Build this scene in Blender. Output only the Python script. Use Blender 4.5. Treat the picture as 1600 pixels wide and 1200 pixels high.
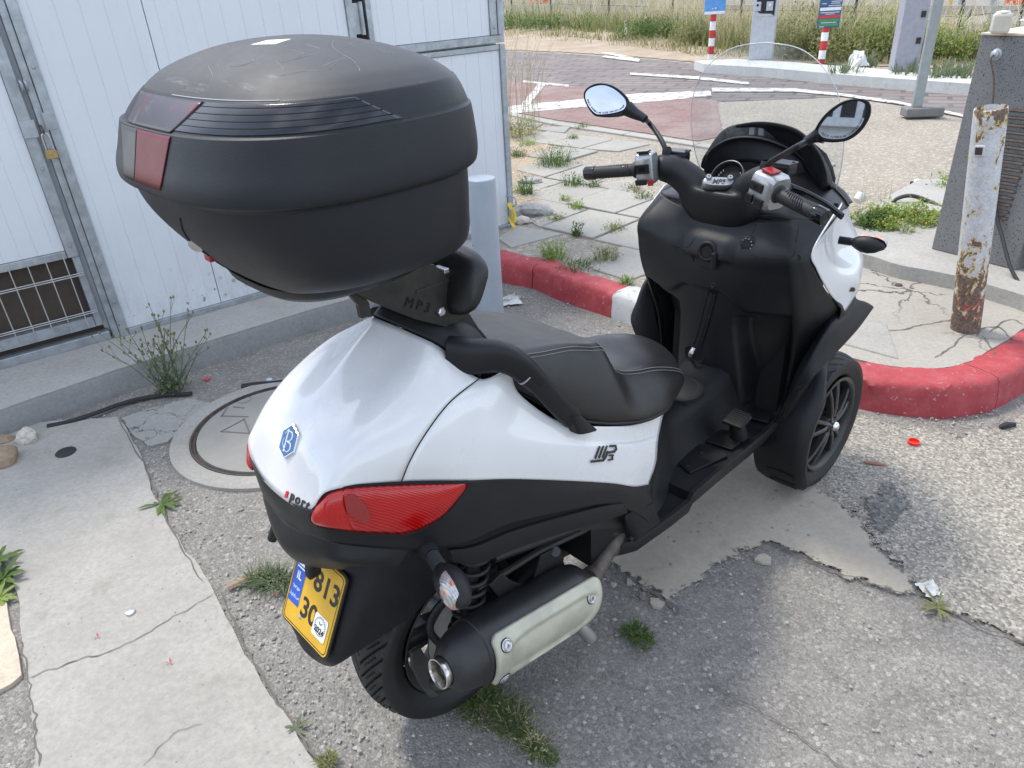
import bpy, bmesh, math, random
from mathutils import Vector, Matrix, noise as mnoise
R = math.radians
PI = math.pi
random.seed(11)
for o in list(bpy.data.objects):
    bpy.data.objects.remove(o, do_unlink=True)
S = bpy.context.scene
COL = S.collection

# ------------------------------------------------------------------ camera
CAM_H, CAM_F, CAM_PITCH, CAM_ROLL = 1.622, 1140.0, 29.0, 3.5     # f in pixels of a 1600 wide picture
fw = Vector((0, math.cos(R(CAM_PITCH)), -math.sin(R(CAM_PITCH))))
up0 = Vector((1, 0, 0)).cross(fw)
rt = Vector((1, 0, 0)) * math.cos(R(CAM_ROLL)) - up0 * math.sin(R(CAM_ROLL))
up = rt.cross(fw)
cam_d = bpy.data.cameras.new('camera')
cam = bpy.data.objects.new('camera', cam_d)
COL.objects.link(cam)
cam.matrix_world = Matrix(((rt.x, up.x, -fw.x, 0), (rt.y, up.y, -fw.y, 0), (rt.z, up.z, -fw.z, CAM_H), (0, 0, 0, 1)))
cam_d.sensor_width = 36.0
cam_d.lens = 36.0 * CAM_F / 1600.0
cam_d.clip_start = 0.05
cam_d.clip_end = 2000
S.camera = cam
CAM = Vector((0, 0, CAM_H))

# ------------------------------------------------------------------ world + sun
SUN_EL, SUN_AZ = 62.0, 140.0        # azimuth: direction towards the sun, degrees from +X counter-clockwise
W = bpy.data.worlds.new("World")
S.world = W
W.use_nodes = True
nt = W.node_tree
nt.nodes.clear()
wo = nt.nodes.new('ShaderNodeOutputWorld')
bg = nt.nodes.new('ShaderNodeBackground')
sky = nt.nodes.new('ShaderNodeTexSky')
sky.sky_type = 'NISHITA'
sky.sun_disc = False
sky.sun_elevation = R(SUN_EL)
sky.sun_rotation = R(90 - SUN_AZ)
sky.air_density = 1.0
sky.dust_density = .7
sky.ozone_density = 1.0
# broken white cloud over the blue
tcw = nt.nodes.new('ShaderNodeTexCoord')
mpw = nt.nodes.new('ShaderNodeMapping')
mpw.inputs['Scale'].default_value = (1.0, 1.0, 2.2)
mpw.inputs['Location'].default_value = (1.7, .6, .3)
nzw = nt.nodes.new('ShaderNodeTexNoise')
nzw.inputs['Scale'].default_value = 2.3
nzw.inputs['Detail'].default_value = 7
nzw.inputs['Roughness'].default_value = 0.55
rpw = nt.nodes.new('ShaderNodeValToRGB')
rpw.color_ramp.elements[0].position = 0.46
rpw.color_ramp.elements[1].position = 0.66
mxw = nt.nodes.new('ShaderNodeMixRGB')
mxw.inputs['Color2'].default_value = (6.6, 7.3, 8.5, 1)
nt.links.new(tcw.outputs['Generated'], mpw.inputs['Vector'])
nt.links.new(mpw.outputs['Vector'], nzw.inputs['Vector'])
nt.links.new(nzw.outputs['Fac'], rpw.inputs['Fac'])
nt.links.new(rpw.outputs['Color'], mxw.inputs['Fac'])
nt.links.new(sky.outputs['Color'], mxw.inputs['Color1'])
mxh = nt.nodes.new('ShaderNodeMixRGB')
mxh.inputs['Fac'].default_value = 0.22
mxh.inputs['Color2'].default_value = (5.6, 5.2, 4.7, 1)
nt.links.new(mxw.outputs['Color'], mxh.inputs['Color1'])
nt.links.new(mxh.outputs['Color'], bg.inputs['Color'])
bg.inputs['Strength'].default_value = 0.15
nt.links.new(bg.outputs['Background'], wo.inputs['Surface'])

sd = bpy.data.lights.new('sun', 'SUN')
sun = bpy.data.objects.new('sun', sd)
COL.objects.link(sun)
sd.energy = 1.45
sd.angle = R(11.0)
sd.color = (1.0, 0.945, 0.85)
sdir = Vector((math.cos(R(SUN_AZ)) * math.cos(R(SUN_EL)), math.sin(R(SUN_AZ)) * math.cos(R(SUN_EL)), math.sin(R(SUN_EL))))
sun.rotation_euler = sdir.to_track_quat('Z', 'Y').to_euler()
sun.location = sdir * 30
S.view_settings.view_transform = 'Standard'
S.view_settings.look = 'None'
S.view_settings.gamma = 1.0
S.view_settings.exposure = 1.25
S.view_settings.use_curve_mapping = False

# ------------------------------------------------------------------ survey: a line of sight cut with a plane of the place
def ray(px, py):
    return fw * CAM_F + rt * (px - 800) - up * (py - 600)
def gp(px, py, z=0.0):
    d = ray(px, py)
    return CAM + d * ((z - CAM_H) / d.z)
BO = Vector((-0.1877, 1.3101, 0.0))
BH = R(42.24)
BM = Matrix.Translation(BO) @ Matrix.Rotation(BH, 4, 'Z')
BMI = BM.inverted()
CB = BMI @ CAM
def at(px, py, y):
    """scooter-local point on the plane Y = y"""
    d = BMI.to_3x3() @ ray(px, py)
    return CB + d * ((y - CB.y) / d.y)
def atz(px, py, z):
    d = BMI.to_3x3() @ ray(px, py)
    return CB + d * ((z - CB.z) / d.z)
def atx(px, py, x):
    d = BMI.to_3x3() @ ray(px, py)
    return CB + d * ((x - CB.x) / d.x)
WO = Vector((0.08, 4.958, 0.12))
WU = Vector((-0.8135, -0.5815, 0.0))
WN = Vector((0.5815, -0.8135, 0.0))
def wl(px, py, off=0.0):
    """cabin wall: (distance along the wall from its corner, height)"""
    d = ray(px, py)
    t = ((WO + WN * off - CAM).dot(WN)) / d.dot(WN)
    P = CAM + d * t
    return (P - WO).dot(WU), P.z
def wpt(s, off, z):
    return Vector((WO.x, WO.y, 0)) + WU * s + WN * off + Vector((0, 0, z))

# ------------------------------------------------------------------ materials
class NT:
    def __init__(s, name):
        s.m = bpy.data.materials.new(name)
        s.m.use_nodes = True
        s.t = s.m.node_tree
        s.b = s.t.nodes['Principled BSDF']
        s.tc = None
    def n(s, kind, **kw):
        x = s.t.nodes.new('ShaderNode' + kind)
        for k, v in kw.items():
            if k[0] == '_':
                setattr(x, k[1:], v)
            else:
                x.inputs[k.replace('__', ' ')].default_value = v
        return x
    def l(s, a, b):
        s.t.links.new(a, b)
    def vec(s, scale=(1, 1, 1), rot=(0, 0, 0), loc=(0, 0, 0)):
        if s.tc is None:
            s.tc = s.n('TexCoord')
        m = s.n('Mapping')
        m.inputs['Scale'].default_value = scale
        m.inputs['Rotation'].default_value = rot
        m.inputs['Location'].default_value = loc
        s.l(s.tc.outputs['Object'], m.inputs['Vector'])
        return m.outputs['Vector']
    def noise(s, scale, detail=4, rough=.55, sc=(1, 1, 1), dist=0, loc=(0, 0, 0)):
        x = s.n('TexNoise', Scale=scale, Detail=detail, Roughness=rough, Distortion=dist)
        s.l(s.vec(sc, loc=loc), x.inputs['Vector'])
        return x.outputs['Fac']
    def vor(s, scale, out='Distance', feat='F1', rnd=1.0, sc=(1, 1, 1)):
        x = s.n('TexVoronoi', Scale=scale, Randomness=rnd, _feature=feat)
        s.l(s.vec(sc), x.inputs['Vector'])
        return x.outputs[out]
    def ramp(s, f, stops):
        r = s.n('ValToRGB')
        e = r.color_ramp.elements
        while len(e) < len(stops):
            e.new(.5)
        for i, (p, c) in enumerate(stops):
            e[i].position = p
            e[i].color = (*c, 1) if isinstance(c, (tuple, list)) else (c, c, c, 1)
        s.l(f, r.inputs['Fac'])
        return r.outputs['Color']
    def mix(s, f, a, b, mode='MIX'):
        x = s.n('MixRGB', _blend_type=mode)
        for v, k in ((f, 'Fac'), (a, 'Color1'), (b, 'Color2')):
            if isinstance(v, (int, float)):
                x.inputs[k].default_value = v if k == 'Fac' else (v, v, v, 1)
            elif isinstance(v, tuple):
                x.inputs[k].default_value = (*v, 1)
            else:
                s.l(v, x.inputs[k])
        return x.outputs['Color']
    def math(s, op, a, b=0.0):
        x = s.n('Math', _operation=op)
        for i, v in enumerate((a, b)):
            if isinstance(v, (int, float)):
                x.inputs[i].default_value = v
            else:
                s.l(v, x.inputs[i])
        return x.outputs[0]
    def col(s, c):
        if isinstance(c, tuple):
            s.b.inputs['Base Color'].default_value = (*c, 1)
        else:
            s.l(c, s.b.inputs['Base Color'])
    def rough(s, v):
        if isinstance(v, (int, float)):
            s.b.inputs['Roughness'].default_value = v
        else:
            s.l(v, s.b.inputs['Roughness'])
    def bump(s, h, strength=.3, dist=.01):
        x = s.n('Bump', Strength=strength, Distance=dist)
        s.l(h, x.inputs['Height'])
        if s.b.inputs['Normal'].is_linked:
            s.l(s.b.inputs['Normal'].links[0].from_socket, x.inputs['Normal'])
        s.l(x.outputs['Normal'], s.b.inputs['Normal'])
    def set(s, **kw):
        for k, v in kw.items():
            s.b.inputs[k.replace('__', ' ')].default_value = v
        return s

def lin(r, g, b):
    f = lambda v: ((v / 255 + .055) / 1.055) ** 2.4 if v > 10 else v / 255 / 12.92
    return (f(r), f(g), f(b))

def plain(name, c, rough=.5, metal=0.0, var=.12, vs=14, bump=0.0, bs=300, coat=0.0, spec=.5, dirt=0.0, dirtc=(.35, .31, .25)):
    t = NT(name)
    f = t.noise(vs, 5, .6)
    lo = tuple(max(0, x * (1 - var)) for x in c)
    hi = tuple(min(1, x * (1 + var)) for x in c)
    k = t.ramp(f, [(.3, lo), (.7, hi)])
    if dirt:
        d = t.noise(9, 8, .7, loc=(3, 1, 2))
        k = t.mix(t.math('MULTIPLY', t.ramp(d, [(.48, 0.0), (.75, 1.0)]), dirt), k, dirtc)
    t.col(k)
    r = t.ramp(t.noise(vs * 1.7, 6, .65, loc=(7, 3, 1)), [(.25, max(.02, rough - .09)), (.75, min(1, rough + .09))])
    t.rough(r)
    t.set(Metallic=metal)
    t.b.inputs['Specular IOR Level'].default_value = spec
    t.b.inputs['Coat Weight'].default_value = coat
    t.b.inputs['Coat Roughness'].default_value = .06
    if bump:
        t.bump(t.noise(bs, 2, .5), bump, .002)
    return t.m

# ------------------------------------------------------------------ geometry
def cr(P, n, closed=False):
    """Catmull-Rom through the points, n samples"""
    P = [Vector(p) for p in P]
    m = len(P)
    out = []
    segs = m if closed else m - 1
    for i in range(n):
        u = i / n * segs if closed else i / (n - 1) * segs
        k = min(int(u), segs - 1)
        t = u - k
        if closed:
            a, b, c, d = P[(k - 1) % m], P[k % m], P[(k + 1) % m], P[(k + 2) % m]
        else:
            b, c = P[k], P[k + 1]
            a = P[k - 1] if k > 0 else b * 2 - c
            d = P[k + 2] if k + 2 < m else c * 2 - b
        out.append(.5 * ((2 * b) + (c - a) * t + (2 * a - 5 * b + 4 * c - d) * t * t + (3 * b - a - 3 * c + d) * t ** 3))
    return out

class MB:
    def __init__(s):
        s.v = []
        s.f = []
    def add(s, v, f):
        o = len(s.v)
        s.v += [Vector(p) for p in v]
        s.f += [tuple(i + o for i in q) for q in f]
        return s
    def box(s, c, d, rot=None):
        c = Vector(c)
        x, y, z = d[0] / 2, d[1] / 2, d[2] / 2
        v = [Vector(p) for p in ((-x, -y, -z), (x, -y, -z), (x, y, -z), (-x, y, -z), (-x, -y, z), (x, -y, z), (x, y, z), (-x, y, z))]
        if rot is not None:
            v = [rot @ p for p in v]
        return s.add([p + c for p in v], [(3, 2, 1, 0), (4, 5, 6, 7), (0, 1, 5, 4), (1, 2, 6, 5), (2, 3, 7, 6), (3, 0, 4, 7)])
    def grid(s, rows, cu=False, cv=False):
        nr, nc = len(rows), len(rows[0])
        f = []
        for i in range(nr if cv else nr - 1):
            for j in range(nc if cu else nc - 1):
                a, b = i * nc + j, i * nc + (j + 1) % nc
                i2 = (i + 1) % nr
                f.append((a, b, i2 * nc + (j + 1) % nc, i2 * nc + j))
        return s.add([p for r in rows for p in r], f)
    def loft(s, secs, caps=True, smooth=0):
        """closed sections joined"""
        if smooth:
            k = len(secs[0])
            cols = [cr([q[j] for q in secs], smooth) for j in range(k)]
            secs = [[cols[j][i] for j in range(k)] for i in range(smooth)]
        s.grid(secs, cu=True)
        if caps:
            k = len(secs[0])
            for q, rev in ((secs[0], True), (secs[-1], False)):
                c = sum((Vector(p) for p in q), Vector()) / k
                s.add(list(q) + [c], [((j + 1) % k, j, k) if rev else (j, (j + 1) % k, k) for j in range(k)])
        return s
    def tube(s, path, r, n=10, smooth=0, caps=True, flat=None, sq=2):
        P = cr(path, smooth) if smooth else [Vector(p) for p in path]
        m = len(P)
        rr = r if isinstance(r, (list, tuple)) else [r] * 2
        T = [(P[min(i + 1, m - 1)] - P[max(i - 1, 0)]).normalized() for i in range(m)]
        ref = Vector((0, 0, 1)) if abs(T[0].z) < .9 else Vector((1, 0, 0))
        a = T[0].cross(ref).normalized()
        secs = []
        for i in range(m):
            a = (a - T[i] * a.dot(T[i])).normalized()
            b = T[i].cross(a)
            u = i / max(1, m - 1) * (len(rr) - 1)
            k = min(int(u), len(rr) - 2)
            q = rr[k] + (rr[k + 1] - rr[k]) * (u - k)
            fl = flat or (1, 1)
            pw = lambda v: math.copysign(abs(v) ** (2 / sq), v)
            secs.append([P[i] + a * (pw(math.cos(2 * PI * j / n)) * q * fl[0]) + b * (pw(math.sin(2 * PI * j / n)) * q * fl[1]) for j in range(n)])
        return s.loft(secs, caps)
    def lathe(s, prof, o, ax, n=32, caps=False):
        """prof: (radius, distance along axis)"""
        o = Vector(o)
        ax = Vector(ax).normalized()
        ref = Vector((0, 0, 1)) if abs(ax.z) < .9 else Vector((1, 0, 0))
        a = ax.cross(ref).normalized()
        b = ax.cross(a)
        secs = [[o + ax * h + (a * math.cos(2 * PI * j / n) + b * math.sin(2 * PI * j / n)) * r for j in range(n)] for r, h in prof]
        return s.loft(secs, caps)
    def prism(s, pts, d):
        """closed polygon pushed along d"""
        d = Vector(d)
        P = [Vector(p) for p in pts]
        k = len(P)
        s.add(P + [p + d for p in P], [tuple(reversed(range(k))), tuple(range(k, 2 * k))] + [(j, (j + 1) % k, k + (j + 1) % k, k + j) for j in range(k)])
        return s
    def mirror(s):
        o = len(s.v)
        s.v += [Vector((p.x, -p.y, p.z)) for p in s.v]
        s.f += [tuple(i + o for i in reversed(q)) for q in list(s.f)]
        return s
    def flipped(s):
        m = MB()
        m.v = [Vector((p.x, -p.y, p.z)) for p in s.v]
        m.f = [tuple(reversed(q)) for q in s.f]
        return m
    def build(s, name, mat, parent=None, smooth=40, bevel=0, seg=2, solid=0, subsurf=0, weld=True, offset=-1, recalc=True):
        me = bpy.data.meshes.new(name)
        me.from_pydata([tuple(p) for p in s.v], [], s.f)
        if weld or recalc:
            bm = bmesh.new()
            bm.from_mesh(me)
            if weld:
                bmesh.ops.remove_doubles(bm, verts=bm.verts, dist=1e-5)
            if recalc:
                bmesh.ops.recalc_face_normals(bm, faces=bm.faces)
            bm.to_mesh(me)
            bm.free()
        me.materials.append(mat)
        o = bpy.data.objects.new(name, me)
        COL.objects.link(o)
        if parent is not None:
            o.parent = parent
        if smooth:
            me.polygons.foreach_set('use_smooth', [True] * len(me.polygons))
            me.set_sharp_from_angle(angle=R(smooth))
        if solid:
            m = o.modifiers.new('thick', 'SOLIDIFY')
            m.thickness = solid
            m.offset = offset
        if subsurf:
            m = o.modifiers.new('sub', 'SUBSURF')
            m.levels = m.render_levels = subsurf
        if bevel:
            m = o.modifiers.new('bev', 'BEVEL')
            m.width = bevel
            m.segments = seg
            m.limit_method = 'ANGLE'
            m.angle_limit = R(35)
        return o

def skin(rows, nu, nv):
    """smooth sheet through a net of points: rows x columns"""
    cols = [cr(r, nu) for r in rows]
    V = [cr([c[j] for c in cols], nv) for j in range(nu)]
    return [[V[j][i] for j in range(nu)] for i in range(nv)]

def mirror_rows(rows):
    """right half rows start at the middle (Y = 0): returns full width rows"""
    out = []
    for r in rows:
        r = [Vector(p) for p in r]
        out.append([Vector((p.x, -p.y, p.z)) for p in reversed(r[1:])] + r)
    return out

def sup(n, cx, cy, a, b, e=2.5):
    """superellipse, list of 2-D points"""
    out = []
    for i in range(n):
        t = 2 * PI * i / n
        c, q = math.cos(t), math.sin(t)
        out.append((cx + a * math.copysign(abs(c) ** (2 / e), c), cy + b * math.copysign(abs(q) ** (2 / e), q)))
    return out

def tag(o, label=None, cat=None, group=None, kind=None):
    if label: o['label'] = label
    if cat: o['category'] = cat
    if group: o['group'] = group
    if kind: o['kind'] = kind
    return o
def empty(name, loc=(0, 0, 0), rz=0.0):
    o = bpy.data.objects.new(name, None)
    o.empty_display_size = .1
    o.location = loc
    o.rotation_euler = (0, 0, rz)
    COL.objects.link(o)
    return o
def copy_tree(o, parent=None):
    c = o.copy()
    COL.objects.link(c)
    if parent is not None:
        c.parent = parent
    for ch in [x for x in list(COL.objects) if x.parent == o]:
        copy_tree(ch, c)
    return c
def text(body, name, mat, parent, M, size, extrude=.0006, align='CENTER', shear=0.0, space=1.0, bold=0.0):
    """lettering as a mesh: M places its plane (x right, y up, z out)"""
    cu = bpy.data.curves.new(name, 'FONT')
    cu.body = body
    cu.size = size
    cu.extrude = extrude
    cu.shear = shear
    cu.align_x = align
    cu.align_y = 'CENTER'
    cu.space_character = space
    cu.offset = bold
    t = bpy.data.objects.new(name, cu)
    COL.objects.link(t)
    dg = bpy.context.evaluated_depsgraph_get()
    me = bpy.data.meshes.new_from_object(t.evaluated_get(dg))
    bpy.data.objects.remove(t)
    bpy.data.curves.remove(cu)
    me.transform(M)
    me.materials.clear()
    me.materials.append(mat)
    o = bpy.data.objects.new(name, me)
    COL.objects.link(o)
    if parent is not None:
        o.parent = parent
    return o
def frame(o, x, y):
    """matrix of a plane at o with directions x and y"""
    x = Vector(x).normalized()
    y = Vector(y)
    z = x.cross(y).normalized()
    y = z.cross(x)
    return Matrix(((x.x, y.x, z.x, o[0]), (x.y, y.y, z.y, o[1]), (x.z, y.z, z.z, o[2]), (0, 0, 0, 1)))
# ================================================================== materials of the place
def asphalt_mat(name, base, stone, wear=(.2, .185, .16)):
    t = NT(name)
    big = t.noise(1.3, 6, .62)
    mid = t.noise(9, 6, .7, loc=(4, 2, 0))
    k = t.ramp(mid, [(.28, tuple(x * .72 for x in base)), (.72, tuple(x * 1.25 for x in base))])
    k = t.mix(t.ramp(big, [(.47, 0.0), (.72, .75)]), k, wear)
    ve = t.n('TexVoronoi', Scale=150, _feature='F1')
    t.l(t.vec(), ve.inputs['Vector'])
    cell = t.n('SeparateColor')
    t.l(ve.outputs['Color'], cell.inputs[0])
    k = t.mix(t.ramp(cell.outputs[0], [(.40, 0.0), (1.0, .5)]), k, stone)
    k = t.mix(t.ramp(cell.outputs[1], [(.74, 0.0), (.98, .35)]), k, (.07, .067, .063))
    v3 = t.n('TexVoronoi', Scale=58, _feature='F1')
    t.l(t.vec(loc=(3, 2, 0)), v3.inputs['Vector'])
    c3 = t.n('SeparateColor')
    t.l(v3.outputs['Color'], c3.inputs[0])
    k = t.mix(t.math('MULTIPLY', t.ramp(c3.outputs[2], [(.90, 0.0), (.93, .6)]), t.ramp(v3.outputs['Distance'], [(.34, 1.0), (.42, 0.0)])), k, tuple(x * 1.1 for x in stone))
    stn = t.noise(2.6, 7, .7, loc=(8, 3, 0))
    k = t.mix(t.ramp(stn, [(.56, 0.0), (.70, .5)]), k, tuple(x * .62 for x in base))
    v2 = t.vor(230)
    k = t.mix(t.ramp(v2, [(.25, 0.0), (.75, .35)]), k, (.06, .058, .055))
    t.col(k)
    t.rough(.92)
    t.b.inputs['Specular IOR Level'].default_value = .25
    t.bump(t.math('SUBTRACT', 1.0, ve.outputs['Distance']), .45, .005)
    t.bump(t.noise(40, 5, .7), .35, .006)
    t.bump(t.noise(4, 4, .6), .3, .03)
    return t.m

def concrete_mat(name, c, var=.16, pit=.5, stain=(.2, .18, .15), crack=0.0, warm=None):
    t = NT(name)
    k = t.ramp(t.noise(2.2, 7, .65), [(.28, tuple(x * (1 - var) for x in c)), (.72, tuple(min(1, x * (1 + var)) for x in c))])
    k = t.mix(t.ramp(t.noise(60, 5, .75), [(.35, .5), (.62, 0.0)]), k, tuple(x * .62 for x in c))
    if warm:
        k = t.mix(t.ramp(t.noise(1.1, 5, .6, loc=(9, 2, 1)), [(.45, 0.0), (.7, .7)]), k, warm)
    k = t.mix(t.ramp(t.noise(5, 9, .75, loc=(2, 5, 3)), [(.56, 0.0), (.78, .75)]), k, stain)
    if pit:
        v = t.vor(38)
        g = t.noise(6, 3, .6, loc=(1, 8, 2))
        pits = t.math('MULTIPLY', t.ramp(v, [(.05, 1.0), (.16, 0.0)]), t.ramp(g, [(.5, 0.0), (.62, 1.0)]))
        k = t.mix(t.math('MULTIPLY', pits, pit), k, (.07, .065, .06))
        t.bump(t.math('SUBTRACT', 1.0, pits), .4, .004)
    if crack:
        v = t.n('TexVoronoi', Scale=crack, _feature='DISTANCE_TO_EDGE')
        ad = t.n('TexNoise', Scale=3.0, Detail=6.0, Roughness=.7)
        t.l(t.vec(), ad.inputs['Vector'])
        wv = t.n('VectorMath', _operation='MULTIPLY_ADD')
        t.l(ad.outputs['Color'], wv.inputs[0])
        wv.inputs[1].default_value = (.35, .35, 0)
        t.l(t.vec(), wv.inputs[2])
        t.l(wv.outputs[0], v.inputs['Vector'])
        line = t.ramp(v.outputs['Distance'], [(.004, 1.0), (.016, 0.0)])
        some = t.ramp(t.noise(1.7, 3, .5, loc=(5, 5, 5)), [(.42, 0.0), (.55, 1.0)])
        line = t.math('MULTIPLY', line, some)
        k = t.mix(line, k, (.09, .08, .07))
        t.bump(t.math('SUBTRACT', 1.0, line), .6, .006)
    t.col(k)
    t.rough(.9)
    t.b.inputs['Specular IOR Level'].default_value = .25
    t.bump(t.noise(130, 5, .7), .35, .003)
    t.bump(t.noise(14, 5, .65), .3, .008)
    return t.m

def chipped_mat(name, paint, under, scale=16, amount=.62, second=None, rough=.6, z_rise=None):
    """old paint flaking off what lies below; z_rise: more loss towards the foot"""
    t = NT(name)
    f = t.noise(scale, 9, .72, dist=.3)
    k = t.ramp(t.noise(5, 5, .6, loc=(2, 2, 2)), [(.3, tuple(x * .84 for x in paint)), (.7, paint)])
    if z_rise:
        sx = t.n('SeparateXYZ')
        t.l(t.vec(), sx.inputs[0])
        g = t.ramp(t.math('MULTIPLY', sx.outputs['Z'], 1.0 / z_rise), [(0.0, .17), (.45, .06), (1.0, 0.0)])
        f = t.math('ADD', f, g)
    if second:
        k = t.mix(t.ramp(t.math('ADD', f, -.02), [(amount - .07, 0.0), (amount - .055, 1.0)]), k, second)
    m = t.ramp(f, [(amount, 0.0), (amount + .012, 1.0)])
    u = t.ramp(t.noise(30, 6, .7), [(.3, tuple(x * .6 for x in under)), (.7, under)])
    k = t.mix(m, k, u)
    t.col(k)
    t.rough(t.ramp(m, [(0, rough), (1, .9)]))
    t.bump(t.math('SUBTRACT', 1.0, m), .5, .003)
    t.bump(t.noise(90, 4, .7), .2, .002)
    return t.m

def sand_mat():
    t = NT('sandy_lot')
    k = t.ramp(t.noise(1.1, 8, .7), [(.3, (.24, .21, .165)), (.7, (.345, .305, .245))])
    k = t.mix(t.ramp(t.noise(26, 6, .75, sc=(1, .5, 1)), [(.40, .55), (.62, 0.0)]), k, (.20, .175, .14))
    v = t.n('TexVoronoi', Scale=70)
    t.l(t.vec(), v.inputs['Vector'])
    cl = t.n('SeparateColor')
    t.l(v.outputs['Color'], cl.inputs[0])
    k = t.mix(t.ramp(cl.outputs[0], [(.72, 0.0), (.96, .7)]), k, (.48, .44, .37))
    t.col(k)
    t.rough(.95)
    t.bump(t.math('SUBTRACT', 1.0, v.outputs['Distance']), .4, .008)
    t.bump(t.noise(9, 6, .7), .5, .03)
    return t.m
def red_mat():
    t = NT('red_kerb_paint')
    k = t.ramp(t.noise(6, 7, .7), [(.3, (.30, .030, .038)), (.7, (.41, .055, .062))])
    k = t.mix(t.ramp(t.noise(15, 9, .78, loc=(3, 3, 3)), [(.46, 0.0), (.80, .5)]), k, (.44, .17, .17))
    k = t.mix(t.ramp(t.noise(34, 6, .75, loc=(1, 9, 3)), [(.62, 0.0), (.66, .9)]), k, (.40, .36, .33))
    f = t.noise(7, 9, .76, loc=(5, 1, 7))
    chip = t.ramp(f, [(.645, 0.0), (.66, 1.0)])
    k = t.mix(chip, k, (.34, .31, .28))
    k = t.mix(t.ramp(t.noise(20, 8, .8, loc=(8, 1, 1)), [(.66, 0.0), (.7, .8)]), k, (.05, .03, .03))
    t.col(k)
    t.rough(.72)
    t.bump(t.math('SUBTRACT', 1.0, chip), .5, .003)
    t.bump(t.noise(45, 7, .75), .5, .006)
    t.bump(t.noise(150, 4, .7), .3, .002)
    return t.m
m_asph = asphalt_mat('asphalt_old', (.225, .211, .190), (.42, .40, .365))
m_asph2 = asphalt_mat('asphalt_pale', (.235, .225, .21), (.5, .48, .45), (.27, .25, .215))
m_conc = concrete_mat('concrete_slab', (.345, .33, .297), .17, .8, (.20, .185, .155))
m_conc_w = concrete_mat('concrete_patch', (.42, .38, .315), .16, .5, (.2, .18, .155), 0)
m_conc_y = concrete_mat('concrete_sandy', (.52, .45, .35), .1, .7, (.3, .26, .2))
m_curbc = concrete_mat('sidewalk_concrete', (.37, .355, .325), .12, .3, (.27, .25, .21))
m_riser = concrete_mat('plinth_concrete', (.27, .27, .265), .14, .5, (.16, .15, .14))
m_crk = concrete_mat('cracked_concrete', (.36, .335, .29), .13, .4, (.26, .23, .19), 2.6)
m_paver = concrete_mat('paver_concrete', (.345, .33, .295), .13, .3, (.26, .24, .2))
m_sand = sand_mat()
m_dirt = concrete_mat('orange_dirt', (.34, .265, .19), .25, .3, (.45, .38, .30), 0, (.40, .34, .26))
m_rub = plain('black_rubber_scrap', (.018, .018, .019), .75, bump=.3, bs=80)
m_galv = plain('galvanised_steel', (.36, .39, .42), .45, .55, .22, 22, dirt=.35, dirtc=(.2, .17, .14))
m_dark = plain('dark_gap', (.012, .012, .013), .9)
m_stone = concrete_mat('rubble_stone', (.4, .385, .36), .2, .4)

def wall_mat():
    t = NT('white_wall_sheet')
    k = t.ramp(t.noise(1.4, 5, .6), [(.3, (.60, .635, .67)), (.7, (.655, .685, .715))])
    sx = t.n('SeparateXYZ')
    t.l(t.vec(), sx.inputs[0])
    low = t.ramp(sx.outputs['Z'], [(.15, 1.0), (.62, 0.0)])
    v = t.vor(17)
    sp = t.math('MULTIPLY', t.ramp(v, [(.13, 1.0), (.27, 0.0)]), t.ramp(t.noise(3.3, 4, .6, loc=(1, 4, 2)), [(.57, 0.0), (.64, 1.0)]))
    sp = t.math('MULTIPLY', sp, low)
    sw = t.math('ADD', t.math('MULTIPLY', sx.outputs['X'], WU.x), t.math('MULTIPLY', sx.outputs['Y'], WU.y))
    sp = t.math('MULTIPLY', sp, t.ramp(t.math('MULTIPLY', sw, .25), [(.40, 0.0), (.45, 1.0), (.555, 1.0), (.60, 0.0)]))
    k = t.mix(sp, k, (.27, .27, .25))
    st = t.math('MULTIPLY', t.ramp(t.noise(7, 8, .7, sc=(1, 1, .25)), [(.55, 0.0), (.8, .35)]), 1.0)
    k = t.mix(st, k, (.5, .5, .48))
    gr_ = t.math('MULTIPLY', t.ramp(t.noise(5, 9, .78, sc=(1, 1, .5), loc=(4, 4, 1)), [(.40, 0.0), (.8, 1.0)]), t.ramp(sx.outputs['Z'], [(.05, .8), (.3, .2), (1.4, .04)]))
    k = t.mix(gr_, k, (.33, .31, .27))
    k = t.mix(t.math('MULTIPLY', t.ramp(t.noise(30, 6, .7), [(.63, 0.0), (.67, 1.0)]), t.ramp(sx.outputs['Z'], [(.165, 1.0), (.2, 0.0)])), k, (.1, .08, .07))
    t.col(k)
    t.rough(.42)
    t.bump(t.noise(2.6, 3, .5), .12, .02)
    return t.m
m_wall = wall_mat()

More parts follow.
